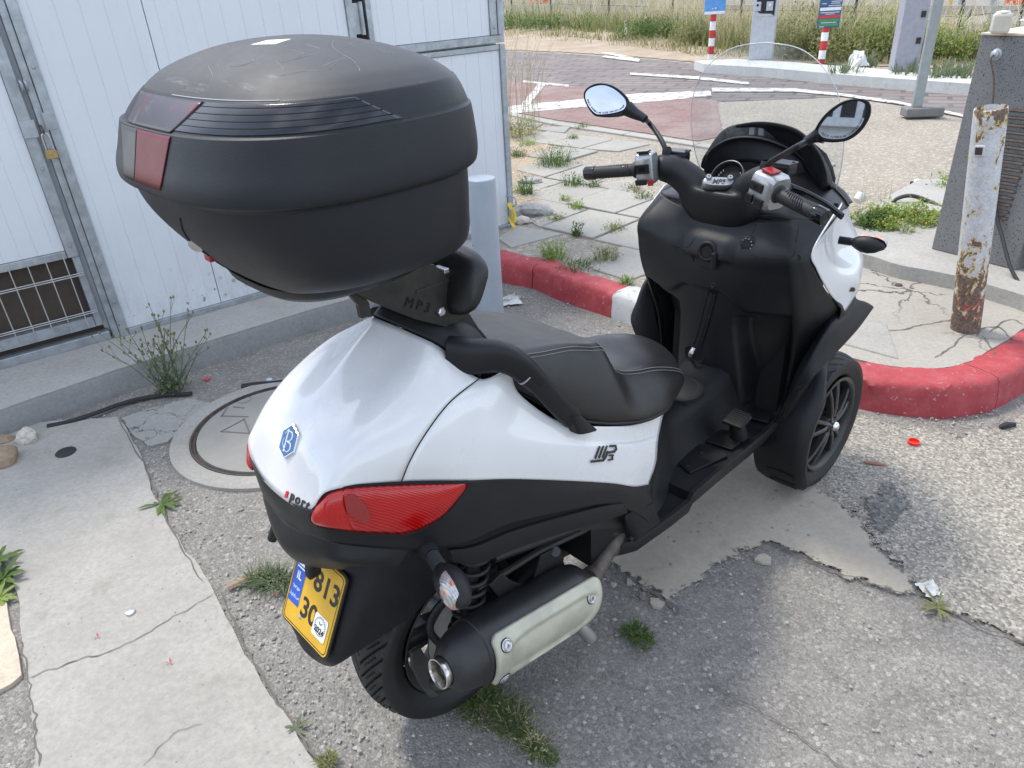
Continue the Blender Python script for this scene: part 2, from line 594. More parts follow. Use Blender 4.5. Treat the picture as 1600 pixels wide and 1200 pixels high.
# ================================================================== ground
def jag(P, step=.05, amp=.012, seed=0, freq=9):
    """outline with a broken edge"""
    P = [Vector((p[0], p[1], 0)) for p in P]
    out = []
    for i in range(len(P)):
        a, b = P[i], P[(i + 1) % len(P)]
        n = max(1, int((b - a).length / step))
        nn = Vector((-(b - a).y, (b - a).x, 0)).normalized()
        for k in range(n):
            q = a + (b - a) * (k / n)
            out.append(q + nn * (mnoise.noise(q * freq + Vector((seed, 0, 0))) * amp + mnoise.noise(q * freq * 4 + Vector((seed, 3, 0))) * amp * .45))
    return out
def sheet(name, P, z, mat, thick=.03, amp=.012, seed=0, step=.05, parent=None, tilt=None):
    Q = jag(P, step, amp, seed) if amp else [Vector((p[0], p[1], 0)) for p in P]
    bm = bmesh.new()
    vs = [bm.verts.new((p.x, p.y, z)) for p in Q]
    f = bm.faces.new(vs)
    if f.normal.z < 0:
        f.normal_flip()
    f.normal_update()
    r = bmesh.ops.extrude_face_region(bm, geom=[f])
    bmesh.ops.translate(bm, verts=[v for v in r['geom'] if isinstance(v, bmesh.types.BMVert)], vec=(0, 0, -thick))
    bmesh.ops.recalc_face_normals(bm, faces=bm.faces)
    bmesh.ops.triangulate(bm, faces=[q for q in bm.faces if len(q.verts) > 4])
    me = bpy.data.meshes.new(name)
    bm.to_mesh(me)
    bm.free()
    me.materials.append(mat)
    o = bpy.data.objects.new(name, me)
    COL.objects.link(o)
    if parent is not None:
        o.parent = parent
    else:
        o['kind'] = 'structure'
    return o

TZ = .125
# asphalt, a gently uneven grid near the camera
def und(x, y):
    return mnoise.noise(Vector((x * 2.2, y * 2.2, 0))) * .004 + mnoise.noise(Vector((x * 9, y * 9, 4))) * .0018
g = MB()
nx, ny = 150, 130
rows = []
for j in range(ny + 1):
    y = -.6 + 6.2 * j / ny
    rows.append([Vector((x, y, und(x, y) - .004)) for x in [-4.2 + 8.4 * i / nx for i in range(nx + 1)]])
g.grid(rows)
o = g.build('asphalt_ground', m_asph, smooth=180)
o['kind'] = 'structure'
g = MB()
g.add([(-400, -300, -.03), (400, -300, -.03), (400, 600, -.03), (-400, 600, -.03)], [(0, 1, 2, 3)])
o = g.build('ground', m_asph2)
o['kind'] = 'structure'

# raised lot beyond the kerb
kf = [(-.16, 4.42), (-.005, 4.232), (.168, 4.105), (.328, 3.882), (.563, 3.613), (.86, 3.22), (1.14, 2.86), (1.30, 2.68), (1.418, 2.567), (1.528, 2.499), (1.706, 2.452), (1.85, 2.462), (1.95, 2.50), (2.098, 2.589), (2.4, 2.80), (3.2, 3.4)]
KF = cr([(x, y, 0) for x, y in kf], 400)
def koff(i, d):
    a = KF[max(i - 2, 0)]
    b = KF[min(i + 2, len(KF) - 1)]
    t = (b - a).normalized()
    return KF[i] + Vector((-t.y, t.x, 0)) * d
edge = [koff(i, .10) for i in range(0, 400, 6)]
lot = [(p.x, p.y) for p in edge] + [(6, 5.2), (30, 16), (260, 60), (260, 420), (-200, 420), (-60, 30), (-6, 4.0), (-.3, 4.9)]
sheet('sandy_lot', lot, TZ, m_sand, .1, 0)

# light concrete slab at the left, poured strip by strip
e1 = [gp(*p) for p in ((60, 662), (187, 652), (215, 700), (243, 775), (275, 840), (331, 915), (365, 985), (395, 1045), (440, 1110), (500, 1205))]
slab = sheet('concrete_slab', [(p.x, p.y) for p in e1] + [(-.50, .9), (-.9, .6), (-1.22, 1.0)] + [(gp(*p).x, gp(*p).y) for p in ((62, 1190), (50, 1100), (38, 1030), (34, 960), (22, 900), (-20, 830), (-60, 760), (-40, 690))], .006, m_conc, .03, .011, 3)
sheet('sandy_slab', [(gp(*p).x, gp(*p).y) for p in ((-60, 930), (8, 945), (22, 985), (36, 1058), (20, 1072), (-10, 1088), (-80, 1120))], .010, m_conc_y, .03, .008, 5, .04)
# worn concrete under the scooter
def soft_layer(name, outline, z, base, stain, soft=.05, pit=.5, bumpy=None):
    """thin worn layer whose broken edge wears through to the asphalt below"""
    P = [(gp(*p).x, gp(*p).y) for p in outline]
    xs = [p[0] for p in P]; ys = [p[1] for p in P]
    st = .022
    nx_, ny_ = int((max(xs) - min(xs) + .3) / st), int((max(ys) - min(ys) + .3) / st)
    def sd_(x, y):
        d = 9
        for i in range(len(P)):
            ax_, ay_ = P[i]; bx_, by_ = P[(i + 1) % len(P)]
            ex, ey = bx_ - ax_, by_ - ay_
            t = max(0, min(1, ((x - ax_) * ex + (y - ay_) * ey) / (ex * ex + ey * ey + 1e-12)))
            d = min(d, math.hypot(x - ax_ - ex * t, y - ay_ - ey * t))
        return d if inpoly(x, y, P) else -d
    V, D, idx = [], [], {}
    for j in range(ny_ + 1):
        for i in range(nx_ + 1):
            x, y = min(xs) - .15 + i * st, min(ys) - .15 + j * st
            d = sd_(x, y)
            if d > -.10:
                idx[(i, j)] = len(V); V.append((x, y, z + und(x, y) * .5)); D.append(d)
    F = [(idx[(i, j)], idx[(i + 1, j)], idx[(i + 1, j + 1)], idx[(i, j + 1)]) for (i, j) in idx if (i + 1, j) in idx and (i + 1, j + 1) in idx and (i, j + 1) in idx]
    me = bpy.data.meshes.new(name)
    me.from_pydata(V, [], F)
    at_ = me.attributes.new('edge', 'FLOAT', 'POINT')
    at_.data.foreach_set('value', D)
    t = NT(name + '_mat')
    k = t.ramp(t.noise(2.2, 8, .68), [(.28, tuple(x * .84 for x in base)), (.72, tuple(x * 1.12 for x in base))])
    k = t.mix(t.ramp(t.noise(60, 5, .75), [(.35, .4), (.62, 0.0)]), k, tuple(x * .62 for x in base))
    k = t.mix(t.ramp(t.noise(5, 9, .75, loc=(2, 5, 3)), [(.55, 0.0), (.75, .7)]), k, stain)
    if bumpy:
        va = t.n('TexVoronoi', Scale=bumpy, _feature='F1')
        t.l(t.vec(), va.inputs['Vector'])
        ca = t.n('SeparateColor')
        t.l(va.outputs['Color'], ca.inputs[0])
        k = t.mix(t.ramp(ca.outputs[0], [(.40, 0.0), (1.0, .75)]), k, tuple(min(1, x * 1.9) for x in base))
        k = t.mix(t.ramp(ca.outputs[1], [(.6, 0.0), (1.0, .7)]), k, tuple(x * .35 for x in base))
        vb = t.n('TexVoronoi', Scale=55, _feature='F1')
        t.l(t.vec(loc=(2, 5, 0)), vb.inputs['Vector'])
        cb_ = t.n('SeparateColor')
        t.l(vb.outputs['Color'], cb_.inputs[0])
        k = t.mix(t.math('MULTIPLY', t.ramp(cb_.outputs[2], [(.86, 0.0), (.9, .6)]), t.ramp(vb.outputs['Distance'], [(.32, 1.0), (.42, 0.0)])), k, tuple(min(1, x * 2.0) for x in base))
    v = t.vor(26)
    pits = t.math('MULTIPLY', t.ramp(v, [(.09, 1.0), (.2, 0.0)]), t.ramp(t.noise(5, 3, .6, loc=(1, 8, 2)), [(.5, 0.0), (.62, 1.0)]))
    k = t.mix(t.math('MULTIPLY', pits, pit), k, (.09, .085, .08))
    t.col(k); t.rough(.92); t.b.inputs['Specular IOR Level'].default_value = .2
    t.bump(t.noise(120, 5, .7), .4, .003); t.bump(t.noise(16, 5, .65), .35, .008)
    if bumpy: t.bump(t.vor(bumpy), .5, .006)
    at2 = t.n('Attribute', _attribute_name='edge')
    e = t.math('ADD', at2.outputs['Fac'], t.math('MULTIPLY', t.math('SUBTRACT', t.noise(9, 10, .72, loc=(6, 6, 0)), .5), soft * 4.5))
    e = t.math('ADD', e, t.math('MULTIPLY', t.math('SUBTRACT', t.noise(70, 4, .7), .5), soft * 1.2))
    mask = t.ramp(t.math('ADD', t.math('MULTIPLY', e, 8.0), .5), [(.46, 0.0), (.58, 1.0)])
    tr = t.n('BsdfTransparent'); mx = t.n('MixShader')
    t.l(mask, mx.inputs[0]); t.l(tr.outputs[0], mx.inputs[1]); t.l(t.b.outputs[0], mx.inputs[2])
    t.l(mx.outputs[0], t.t.nodes['Material Output'].inputs['Surface'])
    me.materials.append(t.m)
    o = bpy.data.objects.new(name, me); COL.objects.link(o)
    me.polygons.foreach_set('use_smooth', [True] * len(me.polygons))
    o['kind'] = 'structure'
    return o
def inpoly(x, y, P):
    c = False
    j = len(P) - 1
    for i in range(len(P)):
        if (P[i][1] > y) != (P[j][1] > y) and x < (P[j][0] - P[i][0]) * (y - P[i][1]) / (P[j][1] - P[i][1]) + P[i][0]:
            c = not c
        j = i
    return c
soft_layer('pale_asphalt', [(1215, 740), (1330, 800), (1365, 850), (1400, 890), (1432, 925), (1500, 965), (1600, 1010), (1700, 1040), (1800, 640), (1600, 650), (1545, 672), (1500, 679), (1400, 666), (1345, 650), (1290, 640)], .0045, (.265, .245, .21), (.18, .165, .14), .07, .3, 140)
soft_layer('concrete_patch', [(935, 875), (985, 905), (1045, 940), (1070, 925), (1100, 902), (1130, 880), (1195, 848), (1215, 852), (1260, 872), (1330, 902), (1390, 925), (1430, 930), (1428, 905), (1400, 890), (1365, 850), (1330, 800), (1290, 775), (1250, 735), (1230, 690), (1180, 650), (1000, 700), (880, 790)], .0072, (.40, .362, .30), (.22, .198, .165), .05, .8)
pt = [(1370, 765), (1390, 758), (1412, 775), (1415, 800), (1395, 828), (1370, 835), (1355, 815), (1362, 790)]
soft_layer('asphalt_patch', pt, .0095, (.155, .15, .14), (.12, .117, .11), .045, .5, 110)
# crumbled islands along the edge of the patch and of the pale asphalt
rc_ = random.Random(41)
for k in range(16):
    if k % 2:
        px_, py_c = rc_.uniform(1240, 1420), 0
        py_c = 760 + (px_ - 1240) * .85 + rc_.gauss(0, 22)
    else:
        px_ = rc_.uniform(930, 1240)
        py_c = (880 + (px_ - 930) * .55 if px_ < 1045 else 945 - (px_ - 1045) * .58) + rc_.gauss(0, 10)
    c_ = gp(px_, py_c)
    n_ = rc_.randrange(5, 9)
    rr_ = rc_.uniform(.006, .028)
    sheet('concrete_crumb', [(c_.x + math.cos(2 * PI * q / n_) * rr_ * rc_.uniform(.5, 1.2), c_.y + math.sin(2 * PI * q / n_) * rr_ * rc_.uniform(.5, 1.2)) for q in range(n_)], .0062 + k * .00004, m_conc_w if k % 3 else m_asph, .01, .004, k, .02)
# loose grit
gm = MB()
for k in range(2400):
    if k % 3 == 0:
        t_ = rc_.random()
        c_ = KF[int(t_ * 330)] + Vector((-abs(rc_.gauss(0, .10)) - .02, -abs(rc_.gauss(0, .10)) - .01, 0))
        c_.z = .002
    elif k % 3 == 1:
        e_ = e1[rc_.randrange(len(e1) - 1)].lerp(e1[rc_.randrange(len(e1))], .5 if False else 0.0)
        i_ = rc_.randrange(len(e1) - 1)
        c_ = e1[i_].lerp(e1[i_ + 1], rc_.random()) + Vector((abs(rc_.gauss(0, .12)), rc_.gauss(0, .05), 0))
        c_.z = .002
    else:
        c_ = gp(rc_.uniform(380, 1600), rc_.uniform(640, 1200))
        c_.z = .004
    r_ = min(.012, abs(rc_.gauss(0, .0035)) + .0012)
    a_ = rc_.random() * 6.28
    x_, y_ = Vector((math.cos(a_), math.sin(a_), 0)) * r_, Vector((-math.sin(a_), math.cos(a_), 0)) * r_ * rc_.uniform(.5, .9)
    h_ = Vector((rc_.uniform(-.3, .3) * r_, rc_.uniform(-.3, .3) * r_, r_ * rc_.uniform(.5, .9)))
    gm.add([c_ + x_, c_ + y_, c_ - x_ * .8, c_ - y_, c_ + h_, c_ + h_ * .6 + x_ * .5], [(0, 1, 5), (1, 4, 5), (1, 2, 4), (2, 3, 4), (3, 0, 5), (3, 5, 4)])
o = gm.build('loose_grit', concrete_mat('grit_stone', (.40, .385, .36), .35, 0), smooth=0, weld=False, recalc=False)
o['kind'] = 'stuff'; o['label'] = 'loose grit and small stones scattered on the asphalt'; o['category'] = 'grit'
# cracks: thin dark grooves filled with dirt
m_crack = plain('crack_dirt', (.12, .11, .097), .95, bump=.4, bs=90)
def crack(pts, w=.005, z=.007, name='ground_crack', zz=0.0):
    P = cr([gp(x, y, zz) for x, y in pts], len(pts) * 7)
    L, Rr = [], []
    for i, p in enumerate(P):
        t = (P[min(i + 1, len(P) - 1)] - P[max(i - 1, 0)]).normalized()
        n = Vector((-t.y, t.x, 0))
        j = n * mnoise.noise(p * 30) * .012
        k = w * (.45 + .9 * abs(mnoise.noise(p * 22 + Vector((5, 0, 0))))) * (1 if 0 < i < len(P) - 1 else .1)
        L.append(Vector((p.x, p.y, z + zz)) + j + n * k)
        Rr.append(Vector((p.x, p.y, z + zz)) + j - n * k)
    m = MB()
    m.grid([L, Rr])
    o = m.build(name, m_crack, smooth=0)
    o['kind'] = 'structure'
    return o
crack([(1110, 1070), (1170, 1105), (1230, 1140), (1300, 1190), (1360, 1240)], .0025)
crack([(1430, 925), (1480, 955), (1540, 985), (1640, 1020)], .004)
crack([(1205, 850), (1260, 875), (1330, 905), (1420, 932)], .003)
crack([(225, 1200), (250, 1170), (280, 1145), (318, 1133)], .0012, .0085)
crack([(46, 1062), (110, 1038), (180, 1018), (260, 975), (336, 930)], .0022, .0085)
crack([(930, 875), (985, 908), (1045, 945), (1060, 960)], .006)
crack([(185, 652), (228, 735), (262, 815), (318, 915)], .0035)
crack([(345, 925), (385, 1015), (430, 1090), (500, 1195)], .004)
crack([(36, 1000), (44, 1060), (55, 1130), (64, 1200)], .004)

m_brk = concrete_mat('broken_concrete_mat', (.30, .295, .27), .16, .5, (.16, .15, .13), 5.5)
sheet('broken_concrete', [(gp(*p).x, gp(*p).y) for p in ((190, 654), (235, 640), (300, 624), (338, 634), (316, 655), (285, 676), (262, 694), (232, 700), (205, 676))], .008, m_brk, .02, .012, 22, .03)
# ------------------------------------------------------------------ kerb: painted stones in a row
m_red = red_mat()
m_whp = chipped_mat('white_kerb_paint', (.52, .52, .50), (.28, .26, .23), 16, .60, None, .75)
kerb = empty('painted_kerb', (0, 0, 0))
tag(kerb, None, None, None, 'structure')
def kerb_block(i0, i1, mat, lab=None, dz=0.0):
    m = MB()
    secs = []
    n = max(6, (i1 - i0) // 2)
    for k in range(n + 1):
        i = i0 + (i1 - i0) * k / n
        i = int(round(i))
        def pt(d, z):
            p = koff(min(i, 399), d)
            q = Vector((p.x, p.y, z + dz))
            s_ = mnoise.noise(q * 14) * .007 + mnoise.noise(q * 45) * .0035
            if .11 < z < .137 and mnoise.noise(q * 11 + Vector((4, 0, 0))) > .25: s_ -= .010
            t = (koff(min(i + 1, 399), d) - koff(max(i - 1, 0), d)).normalized()
            nn = Vector((-t.y, t.x, 0))
            return q + nn * s_ + Vector((0, 0, s_ * .6))
        secs.append([pt(-.018, -.02), pt(-.016, .03), pt(-.009, .085), pt(-.003, .118), pt(.008, .134), pt(.035, .139), pt(.08, .139), pt(.125, .138), pt(.146, .134), pt(.15, .12), pt(.15, .02), pt(.15, -.02)])
    m.loft(secs)
    o = m.build('kerb_stone', mat, kerb, smooth=50)
    if lab: o['label'] = lab
    return o
def kidx(x, y):
    return min(range(400), key=lambda i: (KF[i].x - x) ** 2 + (KF[i].y - y) ** 2)
ks = [0, kidx(.168, 4.105), kidx(.565, 3.61), kidx(.86, 3.22), kidx(1.2, 2.79), kidx(1.46, 2.54), kidx(1.93, 2.49), kidx(2.4, 2.8), 399]
kerb_block(ks[0], ks[1] - 0, m_red, dz=-.004)
kerb_block(ks[1] + 1, ks[2], m_red)
kerb_block(ks[2], ks[3], m_whp, 'white painted kerb stone', .004)
kerb_block(ks[3], ks[4], m_whp, 'white painted kerb stone')
kerb_block(ks[4], ks[5], m_red)
kerb_block(ks[5], ks[6], m_red, 'curved red kerb stone at the island nose')
kerb_block(ks[6] + 1, ks[7], m_red)
kerb_block(ks[7], ks[8], m_red)

# ------------------------------------------------------------------ pavers
pv = empty('paved_path', (0, 0, 0))
tag(pv, None, None, None, 'structure')
du = Vector((.695, -.719, 0)).normalized()
dv = Vector((.719, .695, 0)).normalized()
P0 = Vector((.257, 4.859, 0))
PU, PV = .46, .53
def inpoly(x, y, P):
    c = False
    j = len(P) - 1
    for i in range(len(P)):
        if (P[i][1] > y) != (P[j][1] > y) and x < (P[j][0] - P[i][0]) * (y - P[i][1]) / (P[j][1] - P[i][1]) + P[i][0]:
            c = not c
        j = i
    return c
kb = [koff(i, .19) for i in range(0, 260, 6)]
region = [(p.x, p.y) for p in kb] + [(1.75, 3.0), (1.55, 4.0), (1.25, 5.3), (1.02, 6.2), (.75, 7.2), (1.6, 7.0), (1.7, 7.35), (.3, 9.2), (.12, 9.0), (.12, 5.0), (-.05, 4.75)]
rp = random.Random(5)
for j in range(-3, 9):
    off = (j % 2) * PU * .5 + rp.uniform(-.02, .02)
    for i in range(-9, 9):
        cc = P0 + du * (PU * (i + .5) + off) + dv * (PV * (j + .5))
        hu, hv = PU / 2 - .007 - rp.random() * .005, PV / 2 - .007 - rp.random() * .005
        cs = [cc + du * (a * hu) + dv * (b * hv) for a, b in ((-1, -1), (1, -1), (1, 1), (-1, 1))]
        ins = [inpoly(p.x, p.y, region) for p in cs]
        if not inpoly(cc.x, cc.y, region):
            continue
        if not all(ins):
            # cut stone: pull the outside corners in
            cs2 = []
            for p, q in zip(cs, ins):
                if not q:
                    for k in range(12):
                        if inpoly(p.x, p.y, region): break
                        p = p + (cc - p) * .12
                cs2.append(p)
            cs = cs2
        if rp.random() < .05:
            continue
        z = .138 + rp.uniform(-.004, .005)
        tx, ty = rp.uniform(-.012, .012), rp.uniform(-.012, .012)
        m = MB()
        top = [Vector((p.x, p.y, z + (p.x - cc.x) * tx + (p.y - cc.y) * ty)) for p in cs]
        bot = [Vector((p.x, p.y, .10)) for p in cs]
        m.add(top + bot, [(0, 1, 2, 3), (0, 4, 5, 1), (1, 5, 6, 2), (2, 6, 7, 3), (3, 7, 4, 0)])
        m.build('paver', m_paver, pv, smooth=0, bevel=.004, seg=1)
sheet('wall_foot_dirt', [(gp(x, y, TZ).x, gp(x, y, TZ).y) for x, y in ((770, 190), (800, 196), (838, 198), (858, 225), (866, 258), (850, 285), (846, 320), (832, 345), (800, 352), (770, 300))], TZ + .006, m_dirt, .02, .03, 31, .05)
# strip of kerb between the paving and the road
es = [gp(x, y, TZ) for x, y in ((760, 172), (820, 184), (870, 195), (980, 211), (1090, 228), (1180, 243), (1300, 262))]
m = MB()
for k in range(len(es) - 1):
    a, b = es[k], es[k + 1]
    t = (b - a).normalized()
    n = Vector((-t.y, t.x, 0))
    L = (b - a).length
    c = (a + b) / 2
    bo = MB().box((c.x, c.y, .115), (L - .01, .13, .06), Matrix.Rotation(math.atan2(t.y, t.x), 3, 'Z'))
    o = bo.build('edging_stone', m_curbc, pv, smooth=0, bevel=.006)

# ------------------------------------------------------------------ brick road
def brick_mat():
    t = NT('road_paving')
    b = t.n('TexBrick', Scale=1.0, Mortar__Size=.03, Brick__Width=.5, Row__Height=.25, Bias=0.0)
    b.inputs['Color1'].default_value = (.135, .112, .106, 1)
    b.inputs['Color2'].default_value = (.195, .160, .150, 1)
    b.inputs['Mortar'].default_value = (.075, .066, .06, 1)
    t.l(t.vec((1, 1, 1), (0, 0, R(28))), b.inputs['Vector'])
    sx = t.n('SeparateXYZ')
    t.l(t.vec(), sx.inputs[0])
    k = t.mix(t.ramp(t.noise(1.2, 6, .65), [(.35, 0.0), (.7, .6)]), b.outputs['Color'], (.215, .185, .168))
    t.col(k)
    t.rough(.9)
    t.bump(b.outputs['Fac'], -.4, .01)
    return t.m
def red_brick_mat():
    t = NT('red_bay_paving')
    b = t.n('TexBrick', Scale=1.0, Mortar__Size=.01, Brick__Width=.2, Row__Height=.1)
    b.inputs['Color1'].default_value = (.17, .092, .082, 1)
    b.inputs['Color2'].default_value = (.22, .125, .11, 1)
    b.inputs['Mortar'].default_value = (.2, .15, .13, 1)
    t.l(t.vec((1, 1, 1), (0, 0, R(28))), b.inputs['Vector'])
    k = t.mix(t.ramp(t.noise(1.6, 7, .7), [(.42, 0.0), (.75, .7)]), b.outputs['Color'], (.30, .25, .225))
    t.col(k)
    t.rough(.9)
    return t.m
m_line = chipped_mat('worn_white_line', (.60, .59, .56), (.3, .27, .25), 9, .535, (.52, .5, .47), .8)
def road(name, pts, z, mat, amp=0.0, thick=.01):
    return sheet(name, [(gp(x, y, TZ).x, gp(x, y, TZ).y) for x, y in pts], z, mat, thick, amp, 2, .1)
road('brick_road', [(600, 172), (760, 168), (870, 188), (1090, 221), (1105, 210), (1110, 160), (1315, 152), (1400, 163), (1520, 188), (1750, 230), (1900, 190), (1600, 128), (1420, 131), (1310, 122), (1200, 112), (1090, 100), (1000, 92), (880, 84), (700, 76), (500, 80)], TZ + .004, brick_mat(), .02)
road('red_parking_bay', [(650, 172), (760, 168), (870, 188), (1090, 221), (1130, 214), (1120, 158), (985, 146), (880, 133), (790, 126), (600, 120)], TZ + .008, red_brick_mat(), .02)
for pts in ([(770, 170), (870, 160), (990, 148), (1110, 143), (1112, 151), (990, 163), (880, 171), (770, 182)],
            [(812, 168), (824, 169), (852, 133), (842, 131)], [(818, 127), (888, 134), (888, 137), (818, 130)],
            [(985, 115), (1090, 121), (1170, 130), (1170, 134), (1085, 125), (985, 118)],
            [(1112, 139), (1240, 140), (1316, 148), (1400, 160), (1530, 186), (1640, 214), (1640, 219), (1530, 190), (1400, 164), (1316, 152), (1240, 145), (1112, 145)],
            [(938, 83), (960, 84), (1000, 94), (996, 97)], [(945, 88), (1000, 95), (998, 98), (940, 91)],
            ):
    LZ_ = globals().get('LZ_', 0) + 1
    road('road_line', pts, TZ + .012 + .0011 * LZ_, m_line, .015, .004)
# far dirt, far kerb island
road('dirt_shoulder', [(500, 77), (700, 75), (880, 82), (1000, 90), (1090, 98), (1140, 96), (1280, 100), (1420, 106), (1560, 110), (1700, 110), (1600, 66), (1400, 66), (1250, 64), (1100, 62), (1000, 52), (800, 40), (500, 40)], TZ + .016, m_dirt, .15)
isl = [(1085, 95), (1150, 92), (1240, 97), (1310, 103), (1420, 111), (1530, 117), (1640, 122), (1640, 136), (1520, 131), (1420, 124), (1310, 116), (1200, 106), (1100, 100)]
m_isl = concrete_mat('island_concrete', (.55, .55, .53), .1, .2)
sheet('kerbed_island', [(gp(x, y, .26).x, gp(x, y, .26).y) for x, y in isl], .26, m_isl, .16, .01, 4, .1)
sheet('highway', [(-150, 34), (-20, 33), (3, 29), (12, 20), (20, 17), (120, 12), (200, 60), (200, 90), (-150, 90)], TZ + .02, m_asph2, .01, 0)
hill = MB()
hr = []
for j in range(9):
    hr.append([Vector((-260 + 26 * i, 95 + j * 14, [0, 1.5, 3.5, 6, 9, 12, 14, 15.5, 16.5][j] * (1 + .25 * mnoise.noise(Vector((i * .4, j * .4, 0)))))) for i in range(24)])
hill.grid(hr)
o = hill.build('far_slope', m_dirt, smooth=180)
o['kind'] = 'structure'
# ================================================================== helpers for standing things
def zat(P, px, py):
    d = ray(px, py)
    t = P.y / d.y
    return CAM_H + d.z * t
def mpp(P):
    """metres per pixel at a point"""
    return (P - CAM).dot(fw) / CAM_F

# ================================================================== white sandwich-panel cabin
cab = empty('storage_cabin', (WO.x, WO.y, .12))
tag(cab, 'white sheet metal cabin with galvanised steel frames standing on the concrete plinth', 'cabin')
def cpart(m, name, mat, parent=None, **kw):
    """built in world coordinates, hung on the cabin"""
    p = parent or cab
    off = Vector((WO.x, WO.y, .12))
    m.v = [v - off for v in m.v]
    return m.build(name, mat, p, **kw)
RZ = Matrix.Rotation(math.atan2(WU.y, WU.x), 3, 'Z')
def wbox(s0, s1, z0, z1, o0, o1):
    m = MB()
    v = [wpt(s, o, z) for z in (z0, z1) for s, o in ((s0, o0), (s1, o0), (s1, o1), (s0, o1))]
    m.add(v, [(0, 1, 2, 3), (4, 5, 6, 7), (0, 1, 5, 4), (1, 2, 6, 5), (2, 3, 7, 6), (3, 0, 4, 7)])
    return m
def ribbed(s0, s1, z0, z1, off, pitch=.098, d=.0022, w=.004, back=.04):
    """sandwich panel with fine pressed grooves"""
    xs = [(s0, off)]
    s = s0 + pitch * .6
    while s < s1 - .02:
        xs += [(s - w, off), (s - w * .4, off - d), (s + w * .4, off - d), (s + w, off)]
        s += pitch
    xs.append((s1, off))
    m = MB()
    m.grid([[wpt(a, b, z) for a, b in xs] for z in (z0, z1)])
    m.grid([[wpt(a, b, z) for a, b in ((s0, off), (s0, off - back))] for z in (z0, z1)])
    m.grid([[wpt(a, b, z) for a, b in ((s1, off), (s1, off - back))] for z in (z0, z1)])
    m.grid([[wpt(a, b, z) for a, b in ((s0, off), (s1, off))] for z in (z1, z1)][:1] + [[wpt(a, b, z1) for a, b in ((s0, off - back), (s1, off - back))]])
    return m
TOP = 2.55
for s0, s1 in ((1.034, 2.0265), (2.0305, 2.514)):
    cpart(ribbed(s0, s1, .153, TOP, 0), 'wall_panel', m_wall, smooth=0)
cpart(ribbed(.042, .88, .153, 1.242, -.004), 'wall_panel', m_wall, smooth=0)
cpart(ribbed(.102, .88, 1.33, TOP, -.004), 'hatch_panel', m_wall, smooth=0)
gf = [('frame_post', (0.0, .046, 1.33, TOP, -.05, .012)), ('frame_post', (.05, .100, 1.33, TOP, -.04, .008)),
      ('frame_post', (0.0, .040, .12, 1.275, -.05, .010)), ('frame_post', (.992, 1.032, .153, TOP, -.04, .012)),
      ('frame_post', (.884, .916, .153, TOP, -.04, .010)), ('frame_rail', (.002, .882, 1.285, 1.327, -.04, .008)),
      ('frame_rail', (.042, .882, 1.245, 1.274, -.04, .006)), ('frame_rail', (.0415, 2.514, .12, .151, -.05, .012)),
      ('frame_post', (2.516, 2.556, .12, TOP, -.05, .016)), ('frame_post', (2.558, 2.588, .12, TOP, -.06, .004))]
for nm, a in gf:
    cpart(wbox(*a), nm, m_galv, smooth=0, bevel=.002, seg=1)
cpart(wbox(.918, .990, .153, TOP, -.06, -.012), 'dark_joint', m_dark, smooth=0)
cpart(wbox(.02, 3.7, .125, TOP, -2.2, -.062), 'cabin_body', m_wall, smooth=0)
# hinge
hb = MB()
for z0 in (1.40,):
    hb.tube([wpt(.948, .012, z0), wpt(.948, .012, z0 + .16)], .012, 12)
    hb.tube([wpt(.948, .012, z0 + .045), wpt(.948, .012, z0 + .05)], .0135, 12)
    hb.box(wpt(.968, .004, z0 + .08), (.045, .006, .15), RZ)
cpart(hb, 'hinge', m_galv, smooth=40)
# gate at the left
gate = MB()
gt = cpart(ribbed(2.663, 3.75, .602, TOP, -.018, .07), 'gate', m_wall, smooth=0)
G0 = gt
def gpart(m, name, mat, **kw):
    off = Vector((WO.x, WO.y, .12))
    m.v = [v - off for v in m.v]
    return m.build(name, mat, G0, **kw)
for a in ((2.612, 2.661, .565, TOP, -.05, -.006), (2.612, 2.645, .20, .5635, -.05, -.012)):
    gpart(wbox(*a), 'gate_post', m_galv, smooth=0, bevel=.002, seg=1)
for a in ((2.664, 3.75, .565, .600, -.05, -.006), (2.647, 3.75, .20, .255, -.05, -.010)):
    gpart(wbox(*a), 'gate_rail', m_galv, smooth=0, bevel=.002, seg=1)
gpart(wbox(2.60, 3.75, .12, .165, -.06, .004), 'gate_sill', m_galv, smooth=0, bevel=.002, seg=1)
m_wire = plain('mesh_wire', (.45, .45, .44), .45, .5)
s = 2.68
while s < 3.4:
    gpart(MB().tube([wpt(s, -.004, .215), wpt(s, -.004, .59)], .0028, 8), 'grille_wire', m_wire)
    s += .076
for z in (.278, .288, .474, .484):
    gpart(MB().tube([wpt(2.62, -.0005, z), wpt(3.75, -.0005, z)], .0028, 8), 'grille_wire', m_wire)
m_brownroom = plain('dark_interior', (.06, .045, .035), .9)
cpart(wbox(2.61, 3.7, .125, .6, -.60, -.0605), 'dark_opening', m_brownroom, smooth=0)  # closed dark brown block stands in for the inside behind the grille
